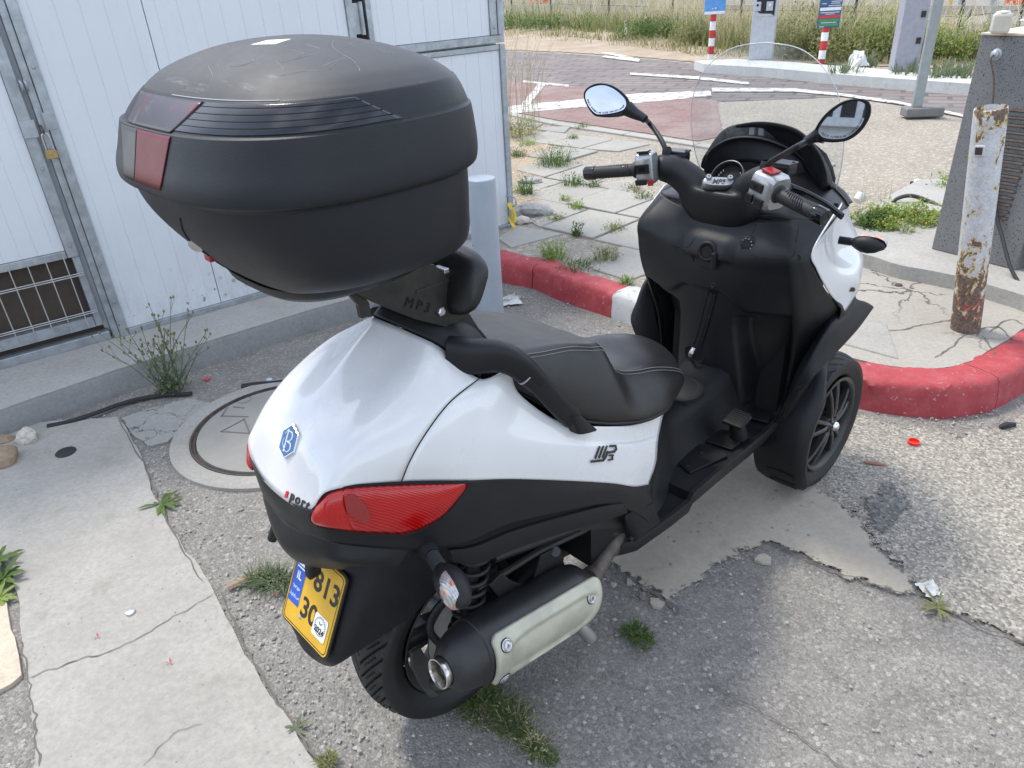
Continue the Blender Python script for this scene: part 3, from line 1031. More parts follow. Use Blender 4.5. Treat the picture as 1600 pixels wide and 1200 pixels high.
# bolts, hasp
for ss, z, off in ((2.536, 1.40, .016), (2.536, .31, .016), (2.636, .62, -.006), (2.636, .98, -.006), (.07, 1.37, .008)):
    cpart(MB().lathe([(0, 0), (.0085, .0), (.0085, .002), (.006, .005), (0, .0055)], wpt(ss, off, z), WN, 12), 'rivet', m_galv, smooth=40)
hs = MB()
for ss, z, o in ((2.545, 1.18, .0165), (2.632, 1.155, .0)):
    hs.box(wpt(ss, o, z), (.06 if ss > 2.6 else .045, .004, .075), RZ)
cpart(hs, 'hasp_plate', m_galv, smooth=0, bevel=.001, seg=1)
eye = MB()
for k in (0, 1):
    eye.tube([wpt(2.59 + k * .017, .0, 1.345 + k * .004), wpt(2.589 + k * .017, .028, 1.352), wpt(2.588 + k * .017, .036, 1.34), wpt(2.587 + k * .017, .028, 1.318), wpt(2.589 + k * .017, 0, 1.312)], .0055, 10, smooth=18)
cpart(eye, 'bolt_handle', m_galv, smooth=60)
st = MB()
st.tube([wpt(2.586, .016, 1.165), wpt(2.586, .04, 1.162), wpt(2.585, .05, 1.15), wpt(2.586, .04, 1.137), wpt(2.586, .016, 1.134)], .005, 10, smooth=18)
cpart(st, 'hasp_loop', plain('rusty_hasp', (.12, .07, .045), .7, .4), smooth=60)
# padlock
m_brass = plain('worn_brass', (.42, .31, .13), .42, .8, .2, 60)
m_steel = plain('plain_steel', (.5, .5, .5), .32, .9)
pl = empty('padlock', wpt(2.584, .040, 1.045))
tag(pl, 'small brass padlock hanging on the hasp of the cabin gate', 'padlock')
pl.rotation_euler = (0, 0, math.atan2(WU.y, WU.x))
MB().box((0, 0, .0), (.046, .018, .038)).build('lock_body', m_brass, pl, smooth=0, bevel=.003)
MB().tube([(-.014, 0, .015), (-.014, 0, .07), (-.008, 0, .088), (.008, 0, .088), (.014, 0, .07), (.014, 0, .015)], .0036, 10, smooth=30).build('shackle', m_steel, pl, smooth=60)
# wall ring near the corner
P = wpt(.06, .012, .30)
wr = empty('hasp_ring', P)
tag(wr, 'grey steel ring on the lower right corner of the cabin wall above the red kerb', 'ring')
MB().tube([(0, 0, -.02), Vector((0, 0, -.02)) + WN * .035, Vector((.035, -.012, 0)) + WN * .045, Vector((.03, -.01, .045)) + WN * .04, Vector((-.005, 0, .05)) + WN * .01], .006, 10, smooth=24).build('ring_bar', m_galv, wr, smooth=60)
# plinth under the cabin
pe = [gp(x, y, .12) for x, y in ((-120, 676), (0, 640), (90, 609), (180, 578), (315, 536), (480, 485), (600, 452), (700, 424), (748, 405))]
pts = [(p.x, p.y) for p in pe] + [(WO.x - .02, WO.y + .25), (WO.x + WU.x * 4.6 - WN.x, WO.y + WU.y * 4.6 - WN.y)]
pb = MB()
Q = jag(pts, .04, .006, 4)
top = [Vector((p.x, p.y, .12)) for p in Q]
def inset(P, d, z):
    out = []
    for i, p in enumerate(P):
        t = (P[(i + 1) % len(P)] - P[i - 1]).normalized()
        out.append(Vector((p.x + t.y * d, p.y - t.x * d, z)))
    return out
sheet('plinth_top', [(p.x, p.y) for p in Q], .12, m_curbc, .02, 0)
q2 = [Vector((p.x, p.y, .1)) for p in Q]
m = MB()
m.grid([[Vector((p.x, p.y, .1145)) for p in inset(q2, .006, 0)], [Vector((p.x, p.y, .1)) for p in inset(q2, .012, 0)], [Vector((p.x, p.y, -.02)) for p in inset(q2, .014, 0)]], cu=True)
o = m.build('plinth_face', m_riser, smooth=60)
o['kind'] = 'structure'

# ================================================================== island concrete and pump plinth
ci = [koff(i, .145) for i in range(150, 392, 4)]
PZ = .21
pf = [gp(x, y, PZ) for x, y in ((1290, 372), (1337, 392), (1409, 415), (1495, 430), (1600, 462), (1750, 520))]
sheet('cracked_concrete', [(p.x, p.y) for p in ci] + [(3.2, 3.5)] + [(p.x + .05, p.y + .05) for p in reversed(pf)] + [(gp(1230, 352, .13).x, gp(1230, 352, .13).y)], .136, m_crk, .03, .006, 6)
for pts in ([(1345, 512), (1400, 517), (1440, 508), (1463, 505), (1490, 500)], [(1530, 515), (1560, 512), (1580, 530), (1600, 535)], [(1460, 560), (1485, 545), (1500, 528), (1522, 520)], [(1535, 525), (1550, 545), (1556, 556)], [(1545, 520), (1575, 500), (1600, 508)]):
    crack(pts, .004, .0035, 'concrete_crack', .136)
sheet('pump_plinth', [(p.x, p.y) for p in pf] + [(4.2, 3.4), (4.2, 5.0), (3.0, 5.2), (2.3, 4.55)], PZ, m_curbc, .09, .012, 14)

# ================================================================== bollards
m_blue = chipped_mat('pale_blue_paint', (.36, .405, .455), (.13, .135, .145), 13, .645, None, .5)
B = gp(768, 505, 0)
r = 21.5 * mpp(B + Vector((0, 0, .4)))
hb_ = zat(B, 758, 277)
bo = empty('steel_bollard', B)
tag(bo, 'upright pale blue grey steel bollard between the seat and the cabin corner', 'bollard')
MB().lathe([(r, -.02), (r, hb_ - .022), (r * .985, hb_ - .012), (r * .97, hb_ - .009)], (0, 0, 0), (0, 0, 1), 40).build('tube', m_blue, bo, smooth=50)
MB().lathe([(r * .975, hb_ - .014), (r * 1.0, hb_ - .009), (r * .96, hb_ - .002), (r * .88, hb_), (r * .6, hb_ - .002), (0, hb_)], (0, 0, 0), (0, 0, 1), 40).build('cap', m_blue, bo, smooth=60)
# yellow tape hanging by the corner
ty = MB()
for k, (dx, L) in enumerate(((0, .16), (.018, .2), (.03, .13))):
    P0_ = wpt(.075 - dx * .5, .05, .31)
    pa = [P0_, P0_ + WN * .02 + Vector((.01, 0, -L * .35)), P0_ + WN * .012 + Vector((-.006 + dx, 0, -L * .7)), P0_ + WN * .03 + Vector((.015, 0, -L))]
    Pp = cr(pa, 12)
    ty.grid([[p + WU * (.009 + .004 * math.sin(i * 1.3 + k)) for i, p in enumerate(Pp)], [p - WU * .009 + WN * .006 * math.sin(i) for i, p in enumerate(Pp)]])
o = ty.build('yellow_tape', plain('yellow_tape_plastic', (.62, .45, .04), .45), smooth=80)
tag(o, 'torn yellow warning tape hanging from the ring by the cabin corner', 'tape')

# leaning bollard
B = gp(1508, 514, .136)
T = Vector((0, 0, 0))
d = ray(1549, 168)
tt = B.y / d.y
T = CAM + d * tt
ax = (T - B)
L = ax.length
r = 22.0 * mpp((B + T) / 2)
lb = empty('leaning_bollard', B)
tag(lb, 'leaning white steel post with peeling paint, rust and yellow patches on the island', 'bollard')
def peel_mat():
    t = NT('peeling_white_paint')
    f = t.noise(19, 9, .74, sc=(1, 1, .7), dist=.5)
    sx = t.n('SeparateXYZ')
    t.l(t.vec(), sx.inputs[0])
    zz = t.math('MULTIPLY', sx.outputs['Z'], 1 / L)
    low = t.ramp(zz, [(0.0, .22), (.10, .18), (.33, .12), (.42, .055), (.6, .05), (.85, .03), (.95, .10)])
    f2 = t.math('ADD', f, low)
    k = t.ramp(t.noise(30, 6, .7, loc=(2, 1, 0)), [(.3, (.42, .435, .45)), (.7, (.6, .61, .62))])
    k = t.mix(t.ramp(f2, [(.60, 0.0), (.607, 1.0)]), k, (.55, .36, .06))
    rd = t.ramp(zz, [(.06, 0.0), (.09, 1.0), (.16, 1.0), (.19, 0.0)])
    k = t.mix(t.math('MULTIPLY', rd, t.ramp(t.noise(11, 5, .7, loc=(6, 6, 6)), [(.46, 0.0), (.5, .85)])), k, (.36, .03, .04))
    m = t.ramp(f2, [(.632, 0.0), (.64, 1.0)])
    k = t.mix(m, k, t.ramp(t.noise(40, 6, .75, loc=(1, 7, 3)), [(.3, (.07, .05, .045)), (.7, (.19, .12, .085))]))
    cracks = t.vor(55, feat='DISTANCE_TO_EDGE')
    k = t.mix(t.ramp(cracks, [(.01, .55), (.05, 0.0)]), k, (.28, .25, .22))
    t.col(k)
    t.rough(t.ramp(m, [(0, .5), (1, .9)]))
    t.bump(t.math('SUBTRACT', 1.0, m), .8, .004)
    t.bump(cracks, .3, .004)
    return t.m
m_peel = peel_mat()
RL = ax.to_track_quat('Z', 'Y')
lb.rotation_mode = 'QUATERNION'
lb.rotation_quaternion = RL
prof = [(r, -.03)] + [(r, L * k / 20) for k in range(20)] + [(r, L - .006), (r * .96, L), (r * .9, L + .001), (r * .89, L - .03), (0, L - .035)]
MB().lathe(prof, (0, 0, 0), (0, 0, 1), 44).build('tube', m_peel, lb, smooth=50)
# small window cut in it
qd = RL.inverted()
vdir = (CAM - (B + ax * .83)); vdir = (qd @ vdir); vdir.z = 0; vdir.normalize()
vdir = Matrix.Rotation(R(-22), 3, 'Z') @ vdir
sd_ = Vector((0, 0, 1)).cross(vdir)
wz = L * .845
mm = MB()
mm.box(vdir * (r + .001) + Vector((0, 0, wz)), (.036, .012, .040), Matrix((sd_, -vdir, Vector((0, 0, 1)))).transposed())
mm.build('socket_frame', m_peel, lb, smooth=0, bevel=.002)
mm = MB()
mm.box(vdir * (r + .005) + Vector((0, 0, wz)), (.026, .0075, .028), Matrix((sd_, -vdir, Vector((0, 0, 1)))).transposed())
mm.build('socket', plain('dark_socket', (.05, .035, .03), .7), lb, smooth=0)

# ================================================================== old grey air pump cabinet
m_pump = chipped_mat('grey_speckled_paint', (.185, .187, .187), (.045, .04, .036), 120, .57, None, .55)
m_rustrod = plain('rust_stained_steel', (.13, .10, .08), .6, .5, .3, 40)
A0 = gp(1455, 389, PZ)
fd = (gp(1600, 426, PZ) - A0).normalized()
bd = Vector((-fd.y, fd.x, 0))
pc = empty('air_pump_cabinet', A0)
tag(pc, 'dented grey steel air pump cabinet with louvres behind the leaning white post', 'cabinet')
PH = zat(A0, 1540, 55) - PZ
FW = .62
def pb_(f0, f1, b0, b1, z0, z1):
    m = MB()
    v = [fd * f + bd * b + Vector((0, 0, z)) for z in (z0, z1) for f, b in ((f0, b0), (f1, b0), (f1, b1), (f0, b1))]
    return m.add(v, [(0, 1, 2, 3), (4, 5, 6, 7), (0, 1, 5, 4), (1, 2, 6, 5), (2, 3, 7, 6), (3, 0, 4, 7)])
pb_(0, .44, 0, .42, .0, PH).build('shell', m_pump, pc, smooth=0, bevel=.006)
pb_(.442, .80, .02, .42, .10, PH - .003).build('shell', m_pump, pc, smooth=0, bevel=.006)
pb_(-.004, .81, -.004, .43, PH + .001, PH + .012).build('top_plate', plain('sand_coloured_top', (.5, .42, .34), .7), pc, smooth=0, bevel=.003)
# louvres
def pump_pt(px, py, off=0.0):
    d = ray(px, py)
    n = -bd
    t = ((A0 + n * off - CAM).dot(n)) / d.dot(n)
    return CAM + d * t - A0
lv0 = pump_pt(1573, 168)
for k in range(16):
    z = lv0.z - k * .0335
    f0 = lv0.dot(fd) - .004 * k * .3
    m = MB()
    n = -bd
    pr = [(0, 0), (.012, -.003), (.014, -.010), (.0, -.016)]
    rows = []
    for f in (f0, f0 + .008, f0 + .15, f0 + .158):
        e = 0 if f in (f0, f0 + .158) else 1
        rows.append([fd * f + n * (a * e) + Vector((0, 0, z + b)) for a, b in pr])
    m.grid(rows)
    m.build('louvre', m_rustrod, pc, smooth=30)
P = pump_pt(1557, 85)
m = MB()
m.lathe([(.026, 0), (.026, .004), (.018, .008), (.018, .016), (.012, .022), (0, .024)], P, -bd, 20)
m.build('cable_gland', m_galv, pc, smooth=40)
hp = [P - bd * .02, P - bd * .04 + Vector((0, 0, -.02)), pump_pt(1553, 125, .03), pump_pt(1550, 175, .035), pump_pt(1549, 240, .03), pump_pt(1556, 330, .03), pump_pt(1566, 370, .05), pump_pt(1580, 420, .10), pump_pt(1610, 470, .15)]
m = MB().tube(hp[:4], .0045, 8, smooth=20)
m.build('pull_rod', m_rustrod, pc, smooth=60)
o = MB().tube([p + A0 for p in hp[3:]], .009, 10, smooth=40).build('air_hose', plain('hose_rubber', (.03, .03, .03), .5), smooth=60)
tag(o, 'thin black air hose hanging down the front of the grey cabinet behind the leaning post', 'hose')
pts = [gp(1392, 330, .14), gp(1394, 318, .2), gp(1405, 309, .24), gp(1425, 306, .25), gp(1450, 314, .22), gp(1475, 326, .2)]
o = MB().tube(pts, .013, 10, smooth=40).build('air_hose', plain('hose_rubber_old', (.035, .034, .033), .55), smooth=60)
tag(o, 'thick black hose arching out of the green weeds left of the grey cabinet', 'hose')
# things on top of the cabinet
sc_ = empty('security_camera', gp(1590, 52, PZ + PH + .012))
tag(sc_, 'white weathered surveillance camera housing on top of the grey cabinet', 'camera')
m_wplas = plain('weathered_white_plastic', (.62, .62, .60), .45, dirt=.5, dirtc=(.25, .22, .18))
cdv = Vector((-.75, -.4, -.18)).normalized()
MB().box((.10, -.03, .045), (.20, .050, .04), Matrix.Rotation(R(18), 3, 'Z') @ Matrix.Rotation(R(-6), 3, 'Y')).build('housing', m_wplas, sc_, smooth=0, bevel=.008)
MB().box((.085, -.035, .069), (.24, .062, .006), Matrix.Rotation(R(18), 3, 'Z') @ Matrix.Rotation(R(-6), 3, 'Y')).build('sun_shield', m_wplas, sc_, smooth=0, bevel=.003)
MB().lathe([(.017, 0), (.017, .006), (.012, .007), (0, .004)], (.004, -.062, .036), (-.95, -.31, -.1), 20).build('lens', plain('camera_lens', (.01, .01, .012), .12), sc_)
MB().box((.10, 0, .02), (.04, .05, .06)).build('bracket', m_wplas, sc_, smooth=0, bevel=.004)
jb = empty('junction_box', gp(1560, 53, PZ + PH + .012))
tag(jb, 'yellowed cream plastic box with flaking front beside the camera on the grey cabinet', 'box')
MB().box((0, 0, .045), (.075, .07, .085), Matrix.Rotation(R(-25), 3, 'Z')).build('box_body', plain('cream_plastic', (.52, .48, .40), .6, dirt=.6, dirtc=(.12, .09, .07)), jb, smooth=0, bevel=.012)
MB().lathe([(.030, .087), (.028, .094), (.0, .098)], (0, 0, 0), (0, 0, 1), 20).build('box_lid', m_wplas, jb)

# ================================================================== signs, kiosks, posts on the far side
m_rw_r = plain('post_red', (.50, .025, .04), .5)
m_rw_w = plain('post_white', (.74, .74, .73), .5)
m_sblue = plain('sign_blue', (.10, .29, .62), .4)
m_snavy = plain('sign_navy', (.045, .10, .20), .4)
m_swhite = plain('sign_white', (.72, .74, .76), .4)
m_sgreen = plain('sign_green', (.06, .25, .10), .4)
m_sred = plain('sign_red', (.5, .05, .06), .4)
def striped_post(px, py, z0, top_py, width_px, label, first_red, seq):
    B = gp(px, py, z0)
    p = empty('striped_sign_post', B)
    tag(p, label, 'sign post', 'red and white striped sign posts')
    k = mpp(B)
    rr = width_px * k / 2
    for (ya, yb, red) in seq:
        za, zb = zat(B, px + (py - ya) * .08, ya) - B.z, zat(B, px + (py - yb) * .08, yb) - B.z
        MB().tube([(0, 0, min(za, zb)), (0, 0, max(za, zb))], rr, 16).build('band', m_rw_r if red else m_rw_w, p)
    return p, B, k
seq1 = [(90, 84.5, True), (84, 72.5, True), (72, 59.5, False), (59, 47.5, True), (47, 33.5, False), (33, 22, True), (21.5, 6, False), (5.5, -10, True)]
seq1 = [(92, 84.5, False), (84, 72.5, True), (72, 59.5, False), (59, 47.5, True), (47, 33.5, False), (33, 22.5, True), (22, -10, False)]
p1, B1, k1 = striped_post(1110, 92, .20, 0, 9, 'red and white striped post carrying a blue sign, left of the grey payment terminal', 0, seq1)
seq2 = [(98, 92.5, True), (92, 78.5, False), (78, 64.5, True), (64, 50.5, False), (50, 43.5, True), (43, -10, False)]
p2, B2, k2 = striped_post(1283, 98, .26, 0, 10.5, 'red and white striped post carrying a dark multicoloured notice, right of the grey payment terminal', 0, seq2)
def signboard(root, B, k, px0, px1, py0, py1, mat, strips=()):
    zc = lambda y: zat(B, (px0 + px1) / 2, y) - B.z
    w = (px1 - px0) * k
    h0, h1 = zc(py1), zc(py0)
    ofx = ((px0 + px1) / 2 - (B - CAM).dot(rt) / (B - CAM).dot(fw) * CAM_F - 800) * k
    ofx = 0
    MB().box((ofx, -.06, (h0 + h1) / 2), (w, .012, h1 - h0)).build('sign_plate', mat, root, smooth=0, bevel=.002, seg=1)
    for (ya, yb, xa, xb, mt) in strips:
        za, zb = zc(yb), zc(ya)
        MB().box((ofx + ((xa + xb) / 2 - .5) * w, -.068, (za + zb) / 2), ((xb - xa) * w, .003, zb - za)).build('sign_print', mt, root, smooth=0)
signboard(p1, B1, k1, 1105, 1137, -30, 22, m_sblue, [(17, 21.5, .01, .99, m_swhite), (12, 13.5, .35, .42, m_swhite), (11, 13.5, .5, .56, m_swhite)])
signboard(p2, B2, k2, 1271.5, 1305.5, -34, 43, m_snavy, [(11.5, 16.5, .04, .97, m_swhite), (23.5, 28.5, .02, .98, m_sred), (29.5, 34, .04, .96, m_sgreen), (36.5, 40.5, .06, .94, m_sgreen),
          (2, 3, .5, .95, m_swhite), (5, 6, .1, .3, m_swhite), (5, 6, .5, .9, m_swhite), (8.5, 9.5, .4, .95, m_swhite), (19, 20, .08, .92, m_swhite), (21.5, 22.3, .3, .7, m_swhite), (40.8, 41.6, .1, .3, m_swhite), (34.7, 35.6, .15, .85, m_swhite)])
m_kio = plain('grey_kiosk_paint', (.40, .42, .45), .45)
m_kio2 = plain('mauve_grey_cabinet', (.30, .30, .34), .5)
m_blackpl = plain('kiosk_black', (.015, .015, .017), .3)
B = gp(1187, 94, .26)
ki = empty('payment_terminal', B)
tag(ki, 'tall grey parking payment terminal with a black reader panel seen above the windscreen', 'terminal')
k = mpp(B)
ki.rotation_euler = (0, 0, R(-24))
w_, dpt, hk = .36, .30, 1.75
MB().box((0, dpt / 2, hk / 2), (w_, dpt, hk)).build('cabinet', m_kio, ki, smooth=0, bevel=.01)
MB().box((0.0, -.004, .83), (w_ * .86, .01, .40)).build('service_door', m_kio, ki, smooth=0, bevel=.003)
zz = lambda y: zat(B, 1190, y) - B.z
MB().prism([(w_ * -.36, -.012, zz(-20)), (w_ * -.36, -.012, zz(16)), (w_ * -.2, -.012, zz(21)), (w_ * .30, -.012, zz(22)), (w_ * .42, -.012, zz(26)), (w_ * .42, -.012, zz(-20))], (0, .014, 0)).build('reader_panel', m_blackpl, ki, smooth=0)
for dx in (-.11, .07):
    MB().box((dx, -.018, zz(10)), (.10, .014, .13)).build('card_reader', m_kio, ki, smooth=0, bevel=.006)
    MB().lathe([(.018, 0), (.018, .006), (0, .007)], (dx, -.024, zz(8)), (0, -1, 0), 14).build('reader_eye', m_blackpl if dx < 0 else m_swhite, ki)
B = gp(1414, 112, .26)
k3 = empty('barrier_cabinet', B)
tag(k3, 'mauve grey barrier cabinet standing on the kerbed island behind the slim steel pole', 'cabinet')
k3.rotation_euler = (0, 0, R(-14))
MB().box((0, .15, .85), (.30, .30, 1.7)).build('cabinet', m_kio2, k3, smooth=0, bevel=.01)
for y in (22, 63):
    MB().box((.09, -.004, zat(B, 1436, y) - B.z), (.055, .012, .075)).build('lock_hole', m_blackpl, k3, smooth=0)
# slim pole with its heavy foot
B = gp(1437, 181, TZ + .02)
sp = empty('steel_pole', B)
tag(sp, 'slim grey steel pole in a heavy rubber foot on the sandy lot', 'pole')
k = mpp(B)
sp.rotation_euler = (0, 0, R(-8))
MB().box((.015, 0, .045), (.37, .20, .09)).build('foot', plain('grey_rubber_foot', (.16, .155, .15), .85), sp, smooth=0, bevel=.015)
zt = 2.1
MB().box((-.05, 0, .09 + zt / 2), (.095, .05, zt)).build('post', plain('dull_grey_post', (.27, .30, .31), .5, .3, dirt=.4), sp, smooth=0, bevel=.006)
# wire fence
m_fp = plain('fence_post_paint', (.035, .035, .035), .7)
fn = empty('wire_fence', gp(950, 33, TZ))
tag(fn, 'thin dark wire fence posts standing in the tall roadside grass', 'fence')
fo = fn.location.copy()
fps = [(800, 22), (861, 27), (951, 33), (1050, 42), (1155, 50), (1330, 58), (1490, 76), (1585, 62)]
fpl = []
for x, y in fps:
    q = gp(x, y, TZ) - fo
    fpl.append(q)
    MB().tube([q, q + Vector((0, 0, 1.9))], .03, 8).build('post', m_fp, fn)
for z in (.5, .95, 1.4):
    MB().tube([q + Vector((0, 0, z)) for q in fpl], .006, 6).build('wire', m_fp, fn)
# roadside barrier and rail
m_bar = concrete_mat('barrier_concrete', (.30, .285, .26), .12, .2)
A_, B_ = gp(1420, 38, TZ), gp(1720, 46, TZ)
dirb = (B_ - A_).normalized()
A2 = A_ - dirb * 34
rb = empty('road_barrier', A2)
tag(rb, 'long low concrete highway barrier behind the tall grass', 'barrier')
nb = Vector((-dirb.y, dirb.x, 0))
nseg = 14
L = (B_ - A2).length
for i in range(nseg):
    a, b = dirb * (L * i / nseg + .02), dirb * (L * (i + 1) / nseg - .02)
    m = MB()
    pr = [(-.3, 0), (-.28, .08), (-.12, .22), (-.1, .42), (.1, .42), (.12, .22), (.28, .08), (.3, 0)]
    m.loft([[q + nb * u + Vector((0, 0, v)) for u, v in pr] for q in (a, b)])
    m.build('barrier_unit', m_bar, rb, smooth=0)
m = MB()
gr_ = empty('guard_rail', A2 + nb * 3)
tag(gr_, 'galvanised steel guard rail along the highway at the top of the picture', 'guard rail')
pr = [(0, .55), (-.05, .6), (0, .66), (-.05, .72), (0, .8), (.03, .8), (.03, .55)]
m.loft([[q + nb * u + Vector((0, 0, v)) for u, v in pr] for q in (Vector(), dirb * L)])
m.build('rail', m_galv, gr_, smooth=0)
for i in range(18):
    q = dirb * (L * (i + .5) / 18) + nb * .1
    MB().box(q + Vector((0, 0, .38)), (.1, .1, .78)).build('rail_post', m_galv, gr_, smooth=0)
# tall poles at the back
for px, py, w, mat, lab in ((1480, 26, .12, plain('yellow_pole_paint', (.55, .38, .10), .6), 'yellow pole behind the tall grass near the highway barrier'), (1539, 62, .11, m_galv, 'grey fence pole standing behind the weeds left of the cabinet top')):
    q = gp(px, py, TZ)
    o = MB().tube([(0, 0, 0), (0, 0, 2.6)], w / 2, 12).build('roadside_pole', mat)
    o.location = q
    tag(o, lab, 'pole')
# orange nets far off
m_net = plain('orange_net', (.75, .16, .06), .6)
for (px, py, w, h, lab) in ((843, 14, .9, .8, 'crumpled orange warning net in the dry grass at the upper left'), (1590, 20, .7, .9, 'crumpled orange warning net by the highway at the upper right corner')):
    q = gp(px, py, TZ + .2)
    m = MB()
    rows = []
    for j in range(14):
        rows.append([Vector(((i / 13 - .5) * w + .1 * mnoise.noise(Vector((i * .5, j * .5, px))), .2 * mnoise.noise(Vector((i * .4, j * .4, 7 + px))), j / 13 * h + .12 * mnoise.noise(Vector((i * .6, j * .3, 3 + px))))) for i in range(14)])
    m.grid(rows)
    rr = random.Random(int(px))
    m.f = [f for f in m.f if rr.random() < .62]
    o = m.build('orange_net', m_net, smooth=0, solid=.01)
    o.location = q
    tag(o, lab, 'net')

# ================================================================== manhole
mc = empty('manhole_cover', (-1.0, 2.67, 0))
tag(mc, 'round cast concrete manhole cover behind the scooter tail', 'manhole cover')
m_ring = concrete_mat('manhole_ring', (.33, .315, .285), .12, .5)
m_iron = plain('rusty_iron_ring', (.085, .066, .055), .8, .3, .25, 30)
def cover_mat():
    t = NT('manhole_plate')
    k = t.ramp(t.noise(6, 7, .65), [(.3, (.25, .238, .21)), (.7, (.32, .307, .275))])
    w = t.n('TexWave', Scale=42.0, Distortion=.4, _wave_type='BANDS')
    t.l(t.vec((1, 1, 1), (0, 0, R(35))), w.inputs['Vector'])
    k = t.mix(t.math('MULTIPLY', w.outputs['Fac'], .22), k, (.2, .19, .17))
    t.col(k)
    t.rough(.85)
    t.bump(w.outputs['Fac'], .35, .003)
    t.bump(t.noise(90, 5, .7), .3, .003)
    return t.m
MB().lathe([(.445, -.01), (.443, .010), (.436, .013), (.372, .016), (.366, .012), (.366, -.01)], (0, 0, 0), (0, 0, 1), 80).build('ring', m_ring, mc, smooth=50)
MB().lathe([(.3645, -.01), (.3645, .0145), (.359, .0145), (.355, .004), (.345, .004), (.341, -.01)], (0, 0, 0), (0, 0, 1), 80).build('iron_frame', m_iron, mc, smooth=40)
MB().lathe([(.339, -.01), (.338, .012), (.33, .014), (0, .015)], (0, 0, 0), (0, 0, 1), 80).build('plate', cover_mat(), mc, smooth=50)
m_cast = concrete_mat('manhole_cast_marks', (.19, .18, .16), .1, 0)
tri = MB()
for a, b in (((-.24, -.03), (-.11, -.06)), ((-.11, -.06), (-.17, .06)), ((-.17, .06), (-.24, -.03)), ((-.28, .10), (-.16, .08)), ((-.28, .10), (-.28, .18)), ((-.25, .175), (-.20, .16))):
    a, b = Vector((*a, .0155)), Vector((*b, .0155))
    c_ = (a + b) / 2
    v_ = b - a
    tri.box(c_, (v_.length + .006, .006, .003), Matrix.Rotation(math.atan2(v_.y, v_.x), 3, 'Z'))
tri.build('cast_mark', m_cast, mc, smooth=0)
MB().lathe([(.03, .016), (.028, .006), (0, .004)], (-.22, .235, 0), (0, 0, 1), 20).build('lift_hole', m_iron, mc)

# ================================================================== litter and stones
def rock(P, rad, name, label, mat, seed, flat=.7, cat='stone', group=None):
    bm = bmesh.new()
    bmesh.ops.create_icosphere(bm, subdivisions=3, radius=1)
    for v in bm.verts:
        q = v.co.copy()
        k = 1 + .32 * mnoise.noise(q * 1.1 + Vector((seed, 0, 0))) + .16 * mnoise.noise(q * 2.6 + Vector((0, seed, 0))) + .06 * mnoise.noise(q * 7)
        v.co = Vector((q.x * rad[0], q.y * rad[1], q.z * rad[2])) * k
    me = bpy.data.meshes.new(name)
    bm.to_mesh(me)
    bm.free()
    me.materials.append(mat)
    o = bpy.data.objects.new(name, me)
    o.location = P + Vector((0, 0, rad[2] * .55))
    COL.objects.link(o)
    tag(o, label, cat, group)
    return o
m_rock1 = concrete_mat('limestone', (.56, .52, .45), .18, .7)
m_rock2 = concrete_mat('brown_stone', (.30, .23, .16), .25, .7)
m_rock3 = concrete_mat('grey_stone', (.36, .35, .335), .18, .4)
rock(gp(44, 690), (.042, .036, .042), 'stone', 'pale knobbly limestone lump on the slab by the plinth', m_rock1, 2)
rock(gp(6, 722), (.06, .06, .045), 'stone', 'brown broken stone at the left picture edge by the plinth', m_rock2, 8)
rock(gp(8, 690), (.04, .03, .02), 'stone', 'dark brown flat stone between the plinth and the slab corner', m_rock2, 13)
rock(gp(836, 336, .13), (.13, .085, .06), 'stone', 'largest grey rubble stone beside the cabin corner', m_rock3, 21)
rock(gp(810, 338, .13), (.06, .05, .045), 'stone', 'middle sized grey rubble stone against the cabin corner', m_rock3, 25)
rock(gp(817, 348, .13), (.05, .035, .03), 'stone', 'small pale rubble stone in front of the cabin corner', m_rock1, 27)
rock(gp(827, 286, .13), (.10, .06, .03), 'stone', 'flat grey stone half sunk in the dirt beyond the rubble', m_rock3, 31)
rock(gp(1478, 131, .13), (.22, .15, .12), 'stone', 'grey boulder at the foot of the kerbed island behind the pole', m_rock3, 35)
o = MB().lathe([(0, .006), (.036, .006), (.04, .003), (.039, 0)], (0, 0, 0), (0, 0, 1), 24).build('rubber_disc', m_rub, smooth=40)
o.location = gp(103, 707, .006)
tag(o, 'flat black rubber disc lying on the concrete slab', 'disc')
m_cap = plain('bottle_cap_metal', (.55, .56, .56), .35, .7, dirt=.4)
def bottle_cap(px, py, z, lab, mat=None, rr=.0145):
    m = MB()
    pr = []
    secs = []
    for h, q in ((.0, 1.0), (.006, .96), (.0068, .86)):
        secs.append([Vector((math.cos(2 * PI * j / 42) * rr * q * (1 + (.045 if (j % 2 and h < .005) else 0)), math.sin(2 * PI * j / 42) * rr * q * (1 + (.045 if (j % 2 and h < .005) else 0)), h)) for j in range(42)])
    m.loft(secs)
    o = m.build('bottle_cap', mat or m_cap, smooth=30)
    o.location = gp(px, py, z)
    tag(o, lab, 'bottle cap', 'bottle caps lying about')
bottle_cap(204, 957, .007, 'bare metal bottle cap in the middle of the concrete slab')
bottle_cap(421, 594, .002, 'pale bottle cap beside the short rubber strip', plain('pale_blue_cap', (.45, .5, .58), .4))
bottle_cap(324, 593, .002, 'red bottle cap by the dry weed at the plinth', plain('red_cap', (.5, .06, .06), .4))
bottle_cap(1421, 434, .136, 'dark bottle cap on the island, the farther of two', plain('dark_cap', (.06, .055, .05), .5, .5), .017)
bottle_cap(1404, 446, .136, 'dark bottle cap on the island, the nearer of two', plain('dark_cap_b', (.09, .08, .07), .5, .5), .018)
m = MB()
m.lathe([(.020, .0), (.021, .012), (.017, .013), (.016, .003), (0, .002)], (0, 0, 0), (0, 0, 1), 24)
o = m.build('bottle_top', plain('bright_red_plastic', (.72, .03, .02), .35), smooth=40)
o.location = gp(1427, 693, .004)
